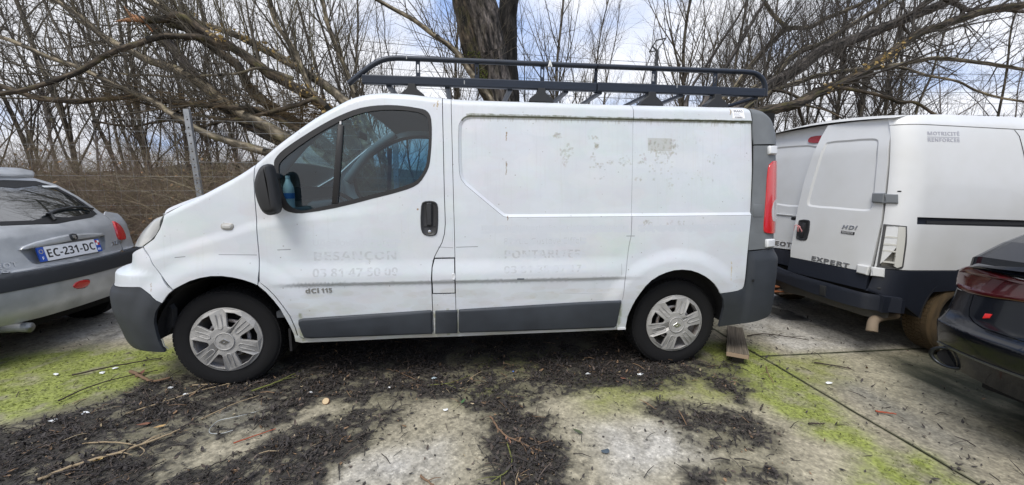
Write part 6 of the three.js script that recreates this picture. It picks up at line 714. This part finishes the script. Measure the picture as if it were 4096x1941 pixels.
{
  const t = thing('big_tree', 'thick twin-stemmed tree with ridged bark rising behind the roof rack', 'tree', [2.3, 0, -5]), o = p => p.map(q => [q[0] - 2.3, q[1], q[2] + 5, q[3]]), r = rng(55);
  const st = (n, s, k, m, pre, post) => { const pts = curve(o([...pre, ...P2(s), ...post]), 70); part(n, tubeGeo(pts, 40, { rough: 0.26, seed: k }), m, t); return pts; };
  const A = st('stem', '1.50,4.94,-5.00,0.148 1.60,4.49,-5.00,0.153 1.68,4.07,-5.00,0.158 1.82,3.69,-5.00,0.164 2.02,3.28,-5.00,0.170 2.24,2.83,-5.00,0.176', 2, barkMoss, [[1.1, 7.2, -5, 0.10]], [[2.3, 1.4, -5, 0.25], [2.3, -0.2, -5, 0.35]]);
  const B = st('trunk', '1.87,4.96,-5.00,0.30 2.02,4.52,-5.00,0.29 2.13,4.09,-5.00,0.280 2.22,3.65,-5.00,0.267 2.32,3.08,-5.00,0.253 2.37,2.59,-5.00,0.27', 4, barkOld, [[1.4, 7.6, -5.1, 0.2]], [[2.38, 1.2, -5, 0.36], [2.38, -0.2, -5, 0.5]]);
  const C = st('stem', '2.48,5.04,-5.10,0.212 2.46,4.57,-5.10,0.203 2.48,4.13,-5.10,0.195 2.50,3.69,-5.10,0.186 2.55,3.08,-5.10,0.178 2.51,2.61,-5.10,0.19', 6, M({ map: barkOld.map, color: lin(0.15, 0.15, 0.15), roughness: 1, bumpMap: barkBump, bumpScale: 0.02 }), [[2.6, 7.5, -5.2, 0.15]], [[2.45, 1.2, -5, 0.28], [2.4, -0.2, -5, 0.36]]);
  const D = st('limb', '-0.05,4.69,-4.60,0.032 0.29,4.53,-4.63,0.037 0.65,4.37,-4.65,0.041 0.98,4.15,-4.67,0.046 1.27,3.98,-4.70,0.050 1.50,3.77,-4.72,0.055 1.70,3.50,-4.75,0.060 1.98,3.14,-4.77,0.065 2.22,2.74,-4.80,0.071', 7, barkPale, [[-1.2, 5.2, -4.5, 0.02]], [[2.3, 1.9, -4.9, 0.09]]);
  const G = newG(); dress(G, r, D, 5, 0.05, 0.8, shoots(1.2, 0.8)); dress(G, r, A, 2.5, 0, 0.6, shoots(1.4, 0.8)); dress(G, r, C, 2.5, 0, 0.6, shoots(1.5, 0.9)); dress(G, r, B, 1.5, 0, 0.5, shoots(1.6, 0.9));
  part('twigs', geoOf(G), twigMat, t).userData.kind = 'stuff';
  const mg = []; for (let i = 0; i < 500; i++) { const a = along(A, 0.42 + 0.22 * r()), th = r() * 6.28; const l = leafGeo(0.04, 0.02, 0.5); l.rotateX(r() * 6).rotateZ(r() * 6); l.translate(a.p.x + Math.cos(th) * a.r * 1.05 + 0.03, a.p.y, a.p.z + Math.abs(Math.sin(th)) * a.r * 1.05); mg.push(l); } part('moss', mg, M({ color: lin(0.075, 0.09, 0.016), roughness: 1, side: THREE.DoubleSide }), t).userData.kind = 'stuff';
}
// bare saplings and thin trees behind the fence
function sapling(seed, h, r0, lean, dense) {
  const r = rng(seed), T = newG(), C = newG(), pts = []; let x = 0, z = 0; for (let i = 0; i <= 14; i++) { const f = i / 14; pts.push([x, f * h, z, r0 * (1 - 0.86 * f)]); x += lean * h / 14 + (r() - 0.5) * 0.12; z += (r() - 0.5) * 0.12; }
  const sm = curve(pts, 26); tube(T, sm, 7, { rough: 0 });
  for (let i = 0; i < dense; i++) { const f = 0.16 + 0.82 * r(), a = along(sm, f), th = r() * 6.28, el = 0.5 + 0.7 * r(), d = V(Math.cos(th) * Math.cos(el), Math.sin(el), Math.sin(th) * Math.cos(el)).addScaledVector(a.d, 0.4).normalize(); twig(C, r, a.p, d, (0.9 + 1.5 * r()) * (1.25 - f) * h / 7, Math.min(0.02, a.r * 0.5), 2, { wob: 0.26, lift: 0.05, kids: 5 }); }
  return [geoOf(T), geoOf(C)];
}
const sapKinds = [[1, 8.5, 0.042, -0.18, 24], [2, 7.5, 0.034, -0.28, 24], [3, 9.5, 0.05, 0.04, 36], [4, 6.5, 0.03, 0.12, 34], [5, 8, 0.036, -0.08, 34], [6, 5.2, 0.024, -0.18, 28], [7, 7, 0.035, 0.2, 36]].map(a => sapling(...a));
const thicketBark = M({ map: barkTex([0.44, 0.41, 0.37], 0.88, 0.4), roughness: 1 });
{
  const put = (list, label, group, kind) => list.forEach(([x, z, k, ry, s], i) => { const t = thing(kind, label, 'tree', [x, -0.1, z], group); t.rotation.y = ry; t.scale.setScalar(s); part('trunk', sapKinds[k][0], thicketBark, t); part('crown', sapKinds[k][1], i % 3 ? twigDark : twigMat, t).userData.kind = 'stuff'; });
  const r = rng(77), L = [], Cn = [], R = [];
  for (let i = 0; i < 32; i++) L.push([-7.6 + 7.0 * (i + r()) / 32, -4.4 - 4.5 * r(), [0, 1, 1, 4, 5, 0][Math.floor(r() * 6)], (r() - 0.5) * 1.6, 0.8 + 0.5 * r()]);
  for (const [x, z, k, s] of [[-0.9, -6, 2, 0.9], [1.25, -6, 2, 1.0], [3.65, -6.5, 2, 1.05], [4.1, -6, 3, 1.15], [3.3, -6.7, 4, 0.8], [-0.1, -6.6, 4, 0.8], [0.55, -7.2, 5, 1.3], [2.9, -7.5, 5, 1.4], [4.7, -7.4, 6, 1.0], [5.4, -7.8, 5, 1.3], [-0.5, -8, 0, 0.9], [1.7, -8.5, 4, 0.9], [6.2, -8.2, 3, 1]]) Cn.push([x, z, k, r() * 1.2 - 0.6, s]);
  for (let i = 0; i < 36; i++) R.push([6.6 + 9 * (i + r()) / 36, -4.6 - 4.5 * r(), [2, 3, 4, 5, 6, 0][Math.floor(r() * 6)], (r() - 0.5) * 1.6, 0.75 + 0.5 * r()]);
  put(L, 'thin bare sapling, one of many upright stems in the thicket behind the silver car', 'saplings of the thicket on the left', 'bare_sapling');
  const ord = ['first', 'second', 'third', 'fourth', 'fifth', 'sixth', 'seventh', 'eighth'], px = ([x, z]) => (x - 1.557) / (3.554 - z), big = px([2.3, -5]); for (const s of [-1, 1]) Cn.filter(a => Math.sign(px(a) - big) === s).sort((a, b) => s * (px(a) - px(b))).forEach((a, i) => put([a], `slender bare tree against the sky, ${ord[i]} to the ${s < 0 ? 'left' : 'right'} of the thick twin-stemmed tree`, 'slender trees behind the roof rack', 'slender_tree'));
  put(R, 'thin bare sapling, one of many upright stems above the roof of the right white van', 'saplings above the second van', 'bare_sapling');
}
// the wood beyond, which reads as one mass
{
  const r = rng(91), n = 120; [[0, 4], [1, 2], [2, 6]].forEach(([j]) => { const k = [0, 4, 2][j], m = new THREE.Matrix4(), N = Math.floor(n / 3); const im = new THREE.InstancedMesh(merged([sapKinds[k][0], sapKinds[k][1]]), M({ color: lin(0.11, 0.10, 0.095), roughness: 1 }), N); im.name = numbered('far_wood'); tag(im, 'grey brown wood of bare trees far behind the fence', 'wood', 'layers of the far wood'); im.userData.kind = 'stuff'; for (let i = 0; i < N; i++) { let x = lerp(-34, 44, r()), z = -11 - 22 * r(); if (x > -4 && x < 9) z -= 20; m.compose(V(x, -0.2, z), new THREE.Quaternion().setFromEuler(new THREE.Euler(0, r() * 6.28, 0)), V(1, 1, 1).multiplyScalar(0.7 + 0.5 * r())); im.setMatrixAt(i, m); } scene.add(im); });
}
// brambles and dead bracken at the foot of the thicket
{
  const r = rng(101), G = newG(); for (let i = 0; i < 34; i++) { const th = r() * 6.28; twig(G, r, V((r() - 0.5) * 0.7, 0, (r() - 0.5) * 0.7), V(Math.cos(th) * 0.8, 0.9 + r(), Math.sin(th) * 0.8).normalize(), 1.1 + 1.2 * r(), 0.0055, 2, { wob: 0.5, lift: -0.13, kids: 5 }); }
  const clump = geoOf(G), dl = []; for (let i = 0; i < 90; i++) { const l = leafGeo(0.03 + 0.03 * r(), 0.015 + 0.012 * r(), 0.6); l.rotateX(r() * 6).rotateY(r() * 6).rotateZ(r() * 6); l.translate((r() - 0.5) * 1.5, 0.04 + r() * r() * 1.5, (r() - 0.5) * 1.5); dl.push(l); }
  const leaves = merged(dl), N = 400, im = new THREE.InstancedMesh(clump, M({ color: lin(0.20, 0.155, 0.105), roughness: 1 }), N), il = new THREE.InstancedMesh(leaves, new THREE.MeshPhysicalMaterial({ color: lin(0.22, 0.135, 0.07), roughness: 1, side: THREE.DoubleSide }), N), m = new THREE.Matrix4(), c = new THREE.Color();
  for (let i = 0; i < N; i++) { const x = i < 320 ? lerp(-9.5, 0.5, r()) : lerp(3, 16, r()), z = -2.6 - 5.5 * r() ** 1.3; m.compose(V(x, -0.05, z), new THREE.Quaternion().setFromEuler(new THREE.Euler(0, r() * 6.28, 0)), V(1, 1, 1).multiplyScalar(0.7 + 0.6 * r())); im.setMatrixAt(i, m); il.setMatrixAt(i, m); const q = 0.6 + 0.8 * r(); im.setColorAt(i, c.setRGB(q, q * (0.9 + 0.2 * r()), q * (0.85 + 0.3 * r()))); il.setColorAt(i, c.setRGB(q, q, q)); }
  im.name = 'brambles'; tag(im, 'tangled brown bramble stems low behind the wire fence', 'brambles'); il.name = 'dead_bracken'; tag(il, 'rusty dead leaves caught in the brambles behind the fence', 'dead leaves'); im.userData.kind = il.userData.kind = 'stuff'; scene.add(im, il);
}
// the hedge on the far side of the yard, behind the camera (seen in the glass)
{
  const r = rng(111), g = []; for (let i = 0; i < 900; i++) { const s = 0.3 + 0.5 * r(), q = new THREE.IcosahedronGeometry(s, 1), p = q.attributes.position; for (let k = 0; k < p.count; k++) { const f = 0.7 + 0.6 * vn3(p.getX(k) * 4 + i, p.getY(k) * 4, p.getZ(k) * 4); p.setXYZ(k, p.getX(k) * f, p.getY(k) * f, p.getZ(k) * f); } q.translate(lerp(-26, 30, r()), 0.2 + 3.2 * r() * (0.75 + 0.25 * vn(i * 0.1, 3)), 17 + 1.6 * r()); g.push(q); }
  const h = new THREE.Mesh(merged(g), M({ color: lin(0.035, 0.045, 0.018), roughness: 1 })); h.name = 'hedge'; tag(h, 'dark hedge along the opposite side of the yard', 'hedge'); h.userData.kind = 'stuff'; scene.add(h);
}
// ------------------------------------------------------------------ wire fence, posts, power lines
{
  const f = thing('wire_fence', 'galvanised wire mesh fence on a perforated steel post behind the cars', 'fence', [0, 0, -2.2]);
  const wire = M({ color: lin(0.34, 0.35, 0.35), metalness: 0.6, roughness: 0.5 }), hs = [0.12, 0.26, 0.40, 0.53, 0.65, 0.78, 0.91, 1.03, 1.22, 1.41, 1.60, 1.79, 1.97, 2.12];
  for (const y of hs) { const p = []; for (let i = 0; i <= 60; i++) p.push([-7 + i * 20 / 60, y + 0.015 * (fbm(i * 0.4, y * 9, 2) - 0.5), 0.02 * (fbm(i * 0.3 + 7, y * 5, 2) - 0.5), 0.0016]); part('line_wire', tubeGeo(p, 4), wire, f); }
  for (let i = 0; i < 105; i++) { const x = -7 + i * 0.19; const p = []; for (let j = 0; j < hs.length; j++) p.push([x + 0.012 * Math.sin(i * 5.1 + j * 2.7) - 0.05 * hs[j] * (x < 1 ? 0.6 : 0), hs[j], 0.004, 0.0012]); part('stay_wire', tubeGeo(p, 3), wire, f); }
  const post = (x0, x1, y1, z) => { const s = new THREE.Shape(rect(-0.032, 0, 0.032, y1).map(p => new THREE.Vector2(...p))); for (let y = 0.12; y < y1 - 0.05; y += 0.1) { s.holes.push(new THREE.Path(rect(-0.008, y, 0.010, y + 0.018).map(p => new THREE.Vector2(...p)))); if (Math.round(y * 10) % 2) s.holes.push(new THREE.Path(rect(-0.006, y + 0.035, 0.004, y + 0.045).map(p => new THREE.Vector2(...p)))); } const g = merged([new THREE.ExtrudeGeometry(s, { depth: 0.003, bevelEnabled: false }), box(-0.034, 0, -0.04, -0.031, y1, 0.003), box(0.031, 0, -0.04, 0.034, y1, 0.003)]); g.rotateZ(-Math.atan2(x1 - x0, y1)); g.translate(x0, 0, z); part('post', g, galv, f); };
  post(-1.85, -1.955, 2.26, 0.03); post(0.6, 0.62, 2.2, -0.02); post(3.4, 3.42, 2.2, -0.02); post(6.2, 6.2, 2.2, -0.02); post(-4.95, -4.9, 2.2, -0.02);
}
{
  const dark = M({ color: lin(0.03, 0.032, 0.035), roughness: 0.6 }), p = thing('steel_pole', 'slim dark pole with a forked top standing behind the roof rack', 'pole', [5.44, 0, -4.6]), at = s => P2(s).map(q => [q[0] - 5.44, q[1], q[2] + 4.6]);
  part('shaft', rod([0, -0.1, 0], [0.01, 4.03, 0], 0.030), dark, p);
  part('arm', [rod([0.0, 4.01, 0], [-0.16, 3.99, 0], 0.012), rod([-0.16, 3.98, 0], [-0.02, 4.21, 0], 0.014), rod([0.0, 4.01, 0], [-0.10, 4.10, 0], 0.016)], dark, p); part('arm', [rod([-0.02, 4.21, 0], [0.18, 4.26, 0], 0.014), rod([0.18, 4.26, 0], [0.01, 4.02, 0], 0.012), rod([0.18, 4.26, 0], [0.12, 4.66, 0], 0.008)], dark, p);
  const w = thing('power_lines', 'thin overhead wires crossing the sky behind the trees', 'wires', [0, 0, -16]); for (const [y0, y1, z] of [[9.4, 7.6, 0], [8.8, 7.2, 0.4], [8.2, 6.7, 0], [7.2, 6.1, 0.4], [6.4, 5.6, 0]]) part('wire', tubeGeo(Array.from({ length: 41 }, (_, i) => { const t = i / 40; return [lerp(-30, 40, t), lerp(y0, y1, t) - 1.2 * Math.sin(Math.PI * t), z, 0.012]; }), 4), dark, w);
}

// ------------------------------------------------------------------ leaf mould, sticks and small things on the ground
{
  const r = rng(201), kinds = [leafGeo(0.030, 0.015, 0.5), leafGeo(0.022, 0.015, 0.9), leafGeo(0.040, 0.017, 0.3), leafGeo(0.018, 0.017, -0.4), tubeGeo([[0, 0, 0, 0.0014], [0.03, 0.004, 0.004, 0.0016], [0.06, 0, 0.012, 0.001]], 4)];
  const pts = kinds.map(() => []); const N = 520000;
  for (let i = 0; i < N; i++) {
    const x = lerp(-3.0, 5.2, r()), z = lerp(-1.2, 2.75, r()); const f = litterAt(x, z), base = 0.008 + 0.006 * (x > 3.87 ? 1 : 0), p = clamp(f * f * 0.85 + 0.05 * mLit(x, z) + base); if (r() > p) continue;
    const d = Math.hypot(x - 1.55, z - 3.55); if (r() > clamp(2.6 / d)) continue;
    pts[r() < 0.10 ? 4 : Math.floor(r() * 4)].push([x, z, f]);
  }
  const m = new THREE.Matrix4(), c = new THREE.Color(), mat = new THREE.MeshPhysicalMaterial({ color: 0xffffff, roughness: 0.75, side: THREE.DoubleSide });
  pts.forEach((a, k) => { const im = new THREE.InstancedMesh(kinds[k], mat, a.length); im.name = numbered('leaf_litter'); tag(im, 'dark rotting leaves and bits of twig scattered over the concrete', 'leaf litter', 'leaf litter on the yard'); im.userData.kind = 'stuff'; a.forEach(([x, z, f], i) => { const s = (k === 4 ? 0.5 + 1.2 * r() : 0.24 + 0.78 * r() ** 3); m.compose(V(x, 0.004 + 0.016 * r() * Math.min(1, f * 1.6 + 0.15), z), new THREE.Quaternion().setFromEuler(new THREE.Euler((r() - 0.5) * 0.7, r() * 6.28, (r() - 0.5) * 0.6)), V(s, s * (0.5 + r()), s)); im.setMatrixAt(i, m); const t = r(), q = 0.6 + 0.9 * r(); if (t < 0.84) c.setRGB(0.030 * q, 0.0245 * q, 0.022 * q); else if (t < 0.95) c.setRGB(0.075 * q, 0.056 * q, 0.044 * q); else if (t < 0.99) c.setRGB(0.16 * q, 0.10 * q, 0.055 * q); else c.setRGB(0.30 * q, 0.24 * q, 0.15 * q); im.setColorAt(i, c); }); scene.add(im); });
  // low moss tufts
  const tuft = (() => { const g = []; for (let i = 0; i < 9; i++) { const l = leafGeo(0.010 + 0.008 * r(), 0.004, 0.4); l.rotateZ(0.7 + r()).rotateY(r() * 6.28); l.translate((r() - 0.5) * 0.02, 0, (r() - 0.5) * 0.02); g.push(l); } return merged(g); })(), sp = []; for (let i = 0; i < 60000 && sp.length < 5000; i++) { const x = lerp(-2.4, 4.4, r()), z = lerp(0, 2.4, r()), q = Math.max(mMoss(x, z), mMossB(x, z) * 0.6) * (0.2 + 1.3 * fbm(x * 9 + 3, z * 9 + 31, 4)); if (r() < q * q) sp.push([x, z]); }
  const im = new THREE.InstancedMesh(tuft, new THREE.MeshPhysicalMaterial({ color: 0xffffff, roughness: 1, side: THREE.DoubleSide }), sp.length); im.name = 'moss'; tag(im, 'yellow green moss in patches on the concrete', 'moss'); im.userData.kind = 'stuff'; sp.forEach(([x, z], i) => { const s = 0.22 + 0.3 * r(); m.compose(V(x, 0.0, z), new THREE.Quaternion().setFromEuler(new THREE.Euler(0, r() * 6.28, 0)), V(s, s * 0.7, s)); im.setMatrixAt(i, m); const q = 0.6 + 0.8 * r(); im.setColorAt(i, c.setRGB(0.145 * q, 0.17 * q, 0.028 * q)); }); scene.add(im);
}
{
  const r = rng(301), pale = M({ color: lin(0.30, 0.23, 0.14), roughness: 0.95 }), dk = M({ color: lin(0.045, 0.035, 0.026), roughness: 0.95 }), mossy = M({ color: lin(0.14, 0.15, 0.04), roughness: 1 }), red = M({ color: lin(0.30, 0.07, 0.035), roughness: 0.9 }), brown = M({ color: lin(0.16, 0.10, 0.06), roughness: 0.95 });
  const stick = (name, label, s, rad, mat, side = 2) => { const p = P2(s), c = p[0], raw = p.map(([x, z], i) => [x - c[0], rad + 0.006 + 0.012 * r() * (i > 0 ? 1 : 0.5), z - c[1], rad * (1 - 0.45 * i / (p.length - 1))]), t = thing(name, label, 'stick', [c[0], 0, c[1]]); const pts = curve(raw, 18); pts.forEach(q => { q[0] += (r() - 0.5) * rad * 1.2; q[2] += (r() - 0.5) * rad * 1.2; }); part('stem', tubeGeo(pts, 7), mat, t); for (let k = 0; k < side; k++) { const a = along(pts, 0.25 + 0.6 * r()), d = a.d.clone().applyAxisAngle(V(0, 1, 0), (r() < 0.5 ? 1 : -1) * (0.5 + 0.5 * r())).multiplyScalar(0.05 + 0.10 * r()); part('side_twig', tubeGeo([[a.p.x, a.p.y, a.p.z, rad * 0.45], [a.p.x + d.x * 0.5, a.p.y + 0.006, a.p.z + d.z * 0.5, rad * 0.35], [a.p.x + d.x, a.p.y, a.p.z + d.z, rad * 0.2]], 5), mat, t); } };
  stick('fallen_branch', 'pale knotty branch lying on dark leaves, nearest the lower left corner', '-0.36,1.71 -0.28,1.62 -0.15,1.55 -0.04,1.46 0.02,1.38', 0.008, pale, 3);
  stick('dead_stem', 'thin straw coloured stem bent in a hook above the pale knotty branch', '-0.44,1.44 -0.36,1.432 -0.27,1.44 -0.12,1.49 -0.045,1.53 -0.03,1.58', 0.004, pale, 0);
  stick('broken_stick', 'dark stick sticking out from under the front bumper of the van', '-0.78,0.62 -0.66,0.70 -0.52,0.78 -0.44,0.76', 0.012, brown, 1);
  stick('twig', 'short pale twig on the moss streak left of the wire', '0.06,1.27 0.15,1.14 0.25,1.03', 0.004, pale, 0); stick('mossy_twig', 'green mossy twig beside the front tyre', '0.19,0.98 0.30,0.88 0.38,0.72', 0.006, mossy, 1);
  stick('forked_branch', 'brown forked branch on the dark leaf clump in the middle foreground', '1.69,1.43 1.75,1.60 1.84,1.68 1.93,1.76', 0.006, brown, 3); stick('twig', 'thin mossy twig running down from the brown forked branch', '1.76,1.62 1.76,1.84 1.66,1.94', 0.004, mossy, 2); stick('twig', 'short curved twig beside the foot of the forked branch', '1.80,1.86 1.77,1.95 1.78,2.02', 0.003, pale, 0);
  stick('twig', 'thin straight twig lying on dark leaves under the van sill', '1.04,0.76 1.13,0.85 1.24,0.95', 0.004, brown, 1); stick('twig', 'green bent twig across the yellowish moss in front of the sill', '1.30,1.02 1.45,1.00 1.58,0.90', 0.004, mossy, 1); stick('twig', 'pale twig standing out on the yellow moss between the wheels', '1.56,1.00 1.60,0.94 1.66,0.86', 0.004, pale, 0);
  stick('long_twig', 'long branching twig on the pale slab behind the plank', '4.05,0.42 4.20,0.40 4.34,0.46 4.50,0.58', 0.006, dk, 4); stick('twig', 'dark twig lying on the green slab right of the joint', '4.18,0.97 4.28,1.04 4.36,1.09', 0.006, dk, 1); stick('red_stick', 'short red stick lying on the stained slab', '3.98,1.61 4.06,1.66', 0.006, red, 0); stick('twig', 'thin upright twig in the bright moss beside the plank', '3.76,1.00 3.69,1.10 3.62,1.24', 0.004, brown, 1);
  stick('twig', 'pale twig touching the front tyre from the left', '-0.24,0.86 -0.06,0.84 0.10,0.83', 0.005, pale, 1); stick('twig', 'long pale twig pointing at the front tyre', '-0.40,1.17 -0.29,1.06 -0.16,0.95 0.05,0.82', 0.005, pale, 1); stick('twig', 'dark twig stretched over the bright moss on the left', '-1.15,0.62 -0.98,0.52 -0.84,0.42 -0.74,0.38', 0.006, dk, 2); stick('twig', 'curved dark twig on the moss below the straight one', '-0.92,0.98 -0.88,0.83 -0.80,0.72 -0.62,0.60', 0.005, dk, 2); stick('twig', 'reddish twig on the dark leaves left of the pale bare patch', '0.36,1.52 0.44,1.46 0.52,1.41', 0.004, red, 0);
  stick('twig', 'short dark twig on the green edge of the joint', '3.30,1.52 3.36,1.47', 0.005, dk, 0); stick('twig', 'small black twig near the foot of the green strip', '3.47,1.68 3.55,1.70', 0.006, dk, 0); stick('twig', 'dark reddish twig at the lower edge of the pale patch', '1.34,1.86 1.41,1.93', 0.006, brown, 1);
  // wire, slice of wood, plank, scraps
  const w = thing('bent_wire', 'pale bent wire hook lying left of the middle', 'wire', [0.22, 0, 1.3]); part('strand', tubeGeo(curve([[0.14, 0.012, -0.09, 0.002], [0.02, 0.018, -0.02, 0.002], [-0.05, 0.014, 0.0, 0.002], [-0.06, 0.01, 0.06, 0.002], [-0.03, 0.01, 0.11, 0.002], [0.04, 0.012, 0.12, 0.002], [0.08, 0.014, 0.10, 0.002]], 30), 6), M({ color: lin(0.40, 0.42, 0.41), metalness: 0.3, roughness: 0.4 }), w);
  const dsk = thing('wood_slice', 'small round slice of a cut branch on dark leaves', 'wood', [0.698, 0.012, 1.152]); const q = new THREE.CylinderGeometry(0.020, 0.021, 0.02, 18); part('cut_face', new THREE.CylinderGeometry(0.0185, 0.0185, 0.0215, 18), M({ color: lin(0.52, 0.40, 0.24), roughness: 0.9 }), dsk); part('bark_ring', q, M({ color: lin(0.26, 0.14, 0.08), roughness: 1 }), dsk); dsk.rotation.set(0.75, 0.3, 0);
  const pl = thing('plank', 'weathered grey board lying on the moss under the rear bumper', 'plank', [3.80, 0, 0.60]); { const g = new THREE.BoxGeometry(0.135, 0.035, 0.78, 6, 2, 24), p = g.attributes.position; for (let i = 0; i < p.count; i++) { const z = p.getZ(i), x = p.getX(i); p.setXYZ(i, x * (1 + 0.10 * (z / 0.39)) + 0.004 * vn(z * 9, x * 30), p.getY(i) + 0.03 + 0.045 * (z + 0.39) / 0.78 + 0.003 * vn(x * 40, z * 8), z + (Math.abs(z) > 0.38 ? 0.012 * (vn(x * 60, 3) - 0.5) : 0)); } g.computeVertexNormals(); g.rotateY(-0.60); const wood = dataTex(256, 256, (u, v) => { const n = fbm(u * 30, v * 3, 4), k = fbm(u * 6 + 3, v * 5, 3); return [0.40 + 0.35 * (n - 0.5) + 0.1 * (k - 0.5), 0.365 + 0.33 * (n - 0.5) + 0.1 * (k - 0.5), 0.315 + 0.30 * (n - 0.5) + 0.08 * (k - 0.5)]; }, true); part('board', g, M({ map: wood, roughness: 0.95, bumpMap: wood, bumpScale: 0.003 }), pl); const e = new THREE.BoxGeometry(0.146, 0.030, 0.004).translate(0, 0.075, 0.394).rotateY(-0.60); part('split_end', e, M({ color: lin(0.30, 0.22, 0.15), roughness: 1 }), pl); const b = new THREE.BoxGeometry(0.08, 0.05, 0.10).translate(0.01, 0.026, 0.28).rotateY(-0.6); part('batten', b, M({ color: lin(0.05, 0.045, 0.035), roughness: 1 }), pl); }
  const scrap = (x, z, s, label, col = [0.72, 0.74, 0.74], nm = 'paper_scrap') => { const t = thing(nm, label, nm.replace('_', ' '), [x, 0.006, z]); const P = [0, 0.014 * s, 0], I = [], n = 7; for (let i = 0; i < n; i++) { const a = i / n * 6.28, k = s * (0.008 + 0.012 * r()); P.push(Math.cos(a) * k * 1.4, 0.010 * r() * s, Math.sin(a) * k); } for (let i = 0; i < n; i++) I.push(0, 1 + (i + 1) % n, 1 + i); part('flake', buf(P, null, null, I), new THREE.MeshPhysicalMaterial({ color: lin(...col), roughness: 0.6, side: THREE.DoubleSide }), t); };
  scrap(-0.21, 0.97, 1.0, 'oval white scrap on dark leaves left of the front tyre'); scrap(-0.37, 0.86, 0.7, 'small white flake left of the oval white scrap'); scrap(-1.29, 0.58, 0.9, 'white flake at the left end of the bright moss'); scrap(-0.99, 0.59, 0.9, 'lower white flake on the moss beneath the hatchback'); scrap(-0.96, 0.52, 0.8, 'upper white flake on the moss beneath the hatchback'); scrap(-0.65, 1.13, 1.1, 'crumpled white scrap at the edge of moss and dark leaves'); scrap(-0.74, 1.20, 1.2, 'white crumb nearest the left edge on dark leaves'); scrap(2.41, 0.97, 1.2, 'torn white paper left of the rear tyre'); scrap(2.78, 1.01, 1.0, 'white lump just in front of the rear tyre'); scrap(4.01, 1.27, 1.1, 'white scrap on the pale slab right of the joint'); scrap(1.33, 0.91, 0.8, 'bluish white flake on the dark leaves under the sill', [0.45, 0.55, 0.6]); scrap(1.05, 1.01, 0.6, 'tiny white chip on dark leaves in front of the fuel flap'); scrap(1.43, 1.32, 0.8, 'white crumbs beside the middle leaf clump'); scrap(0.56, 1.02, 0.6, 'tiny white chip right of the front tyre'); scrap(1.89, 0.87, 0.5, 'small blue fleck in the dark leaves', [0.08, 0.2, 0.6], 'plastic_fleck'); scrap(2.25, 1.78, 1.0, 'dark bluish slate chip on the bare concrete', [0.05, 0.07, 0.09], 'slate_chip');
  const leafThing = (x, z, s, col, label) => { const t = thing('fallen_leaf', label, 'leaf', [x, 0.012, z]); const g = leafGeo(0.07 * s, 0.03 * s, 0.4); g.rotateY(r() * 6.28); part('blade', g, new THREE.MeshPhysicalMaterial({ color: lin(...col), roughness: 0.8, side: THREE.DoubleSide }), t); };
  leafThing(-0.24, 1.57, 1, [0.55, 0.42, 0.16], 'yellow leaf lying between the hooked stem and the branch'); leafThing(-0.19, 1.27, 1, [0.22, 0.10, 0.06], 'reddish brown oval leaf on the dark mould'); leafThing(-0.10, 1.30, 0.9, [0.5, 0.33, 0.14], 'narrow tan leaf beside the reddish oval leaf'); leafThing(-0.70, 0.70, 1.2, [0.14, 0.055, 0.035], 'curled red brown leaf beside the stick at the bumper'); leafThing(2.18, 1.63, 0.9, [0.06, 0.075, 0.035], 'dark green leaf flat on the bare concrete'); leafThing(2.62, 1.04, 0.8, [0.30, 0.14, 0.09], 'pinkish brown leaf between the wheels'); leafThing(1.78, 1.68, 0.8, [0.25, 0.13, 0.08], 'brown leaf at the fork of the branch'); leafThing(1.52, 1.26, 0.6, [0.05, 0.12, 0.04], 'small green leaf on the middle leaf clump');
}

// ------------------------------------------------------------------ draw
const renderer = new THREE.WebGLRenderer({ antialias: true });
renderer.setSize(1024, 485);
renderer.toneMapping = THREE.LinearToneMapping;
renderer.toneMappingExposure = EXPOSURE;
renderer.shadowMap.enabled = true;
renderer.render(scene, camera);
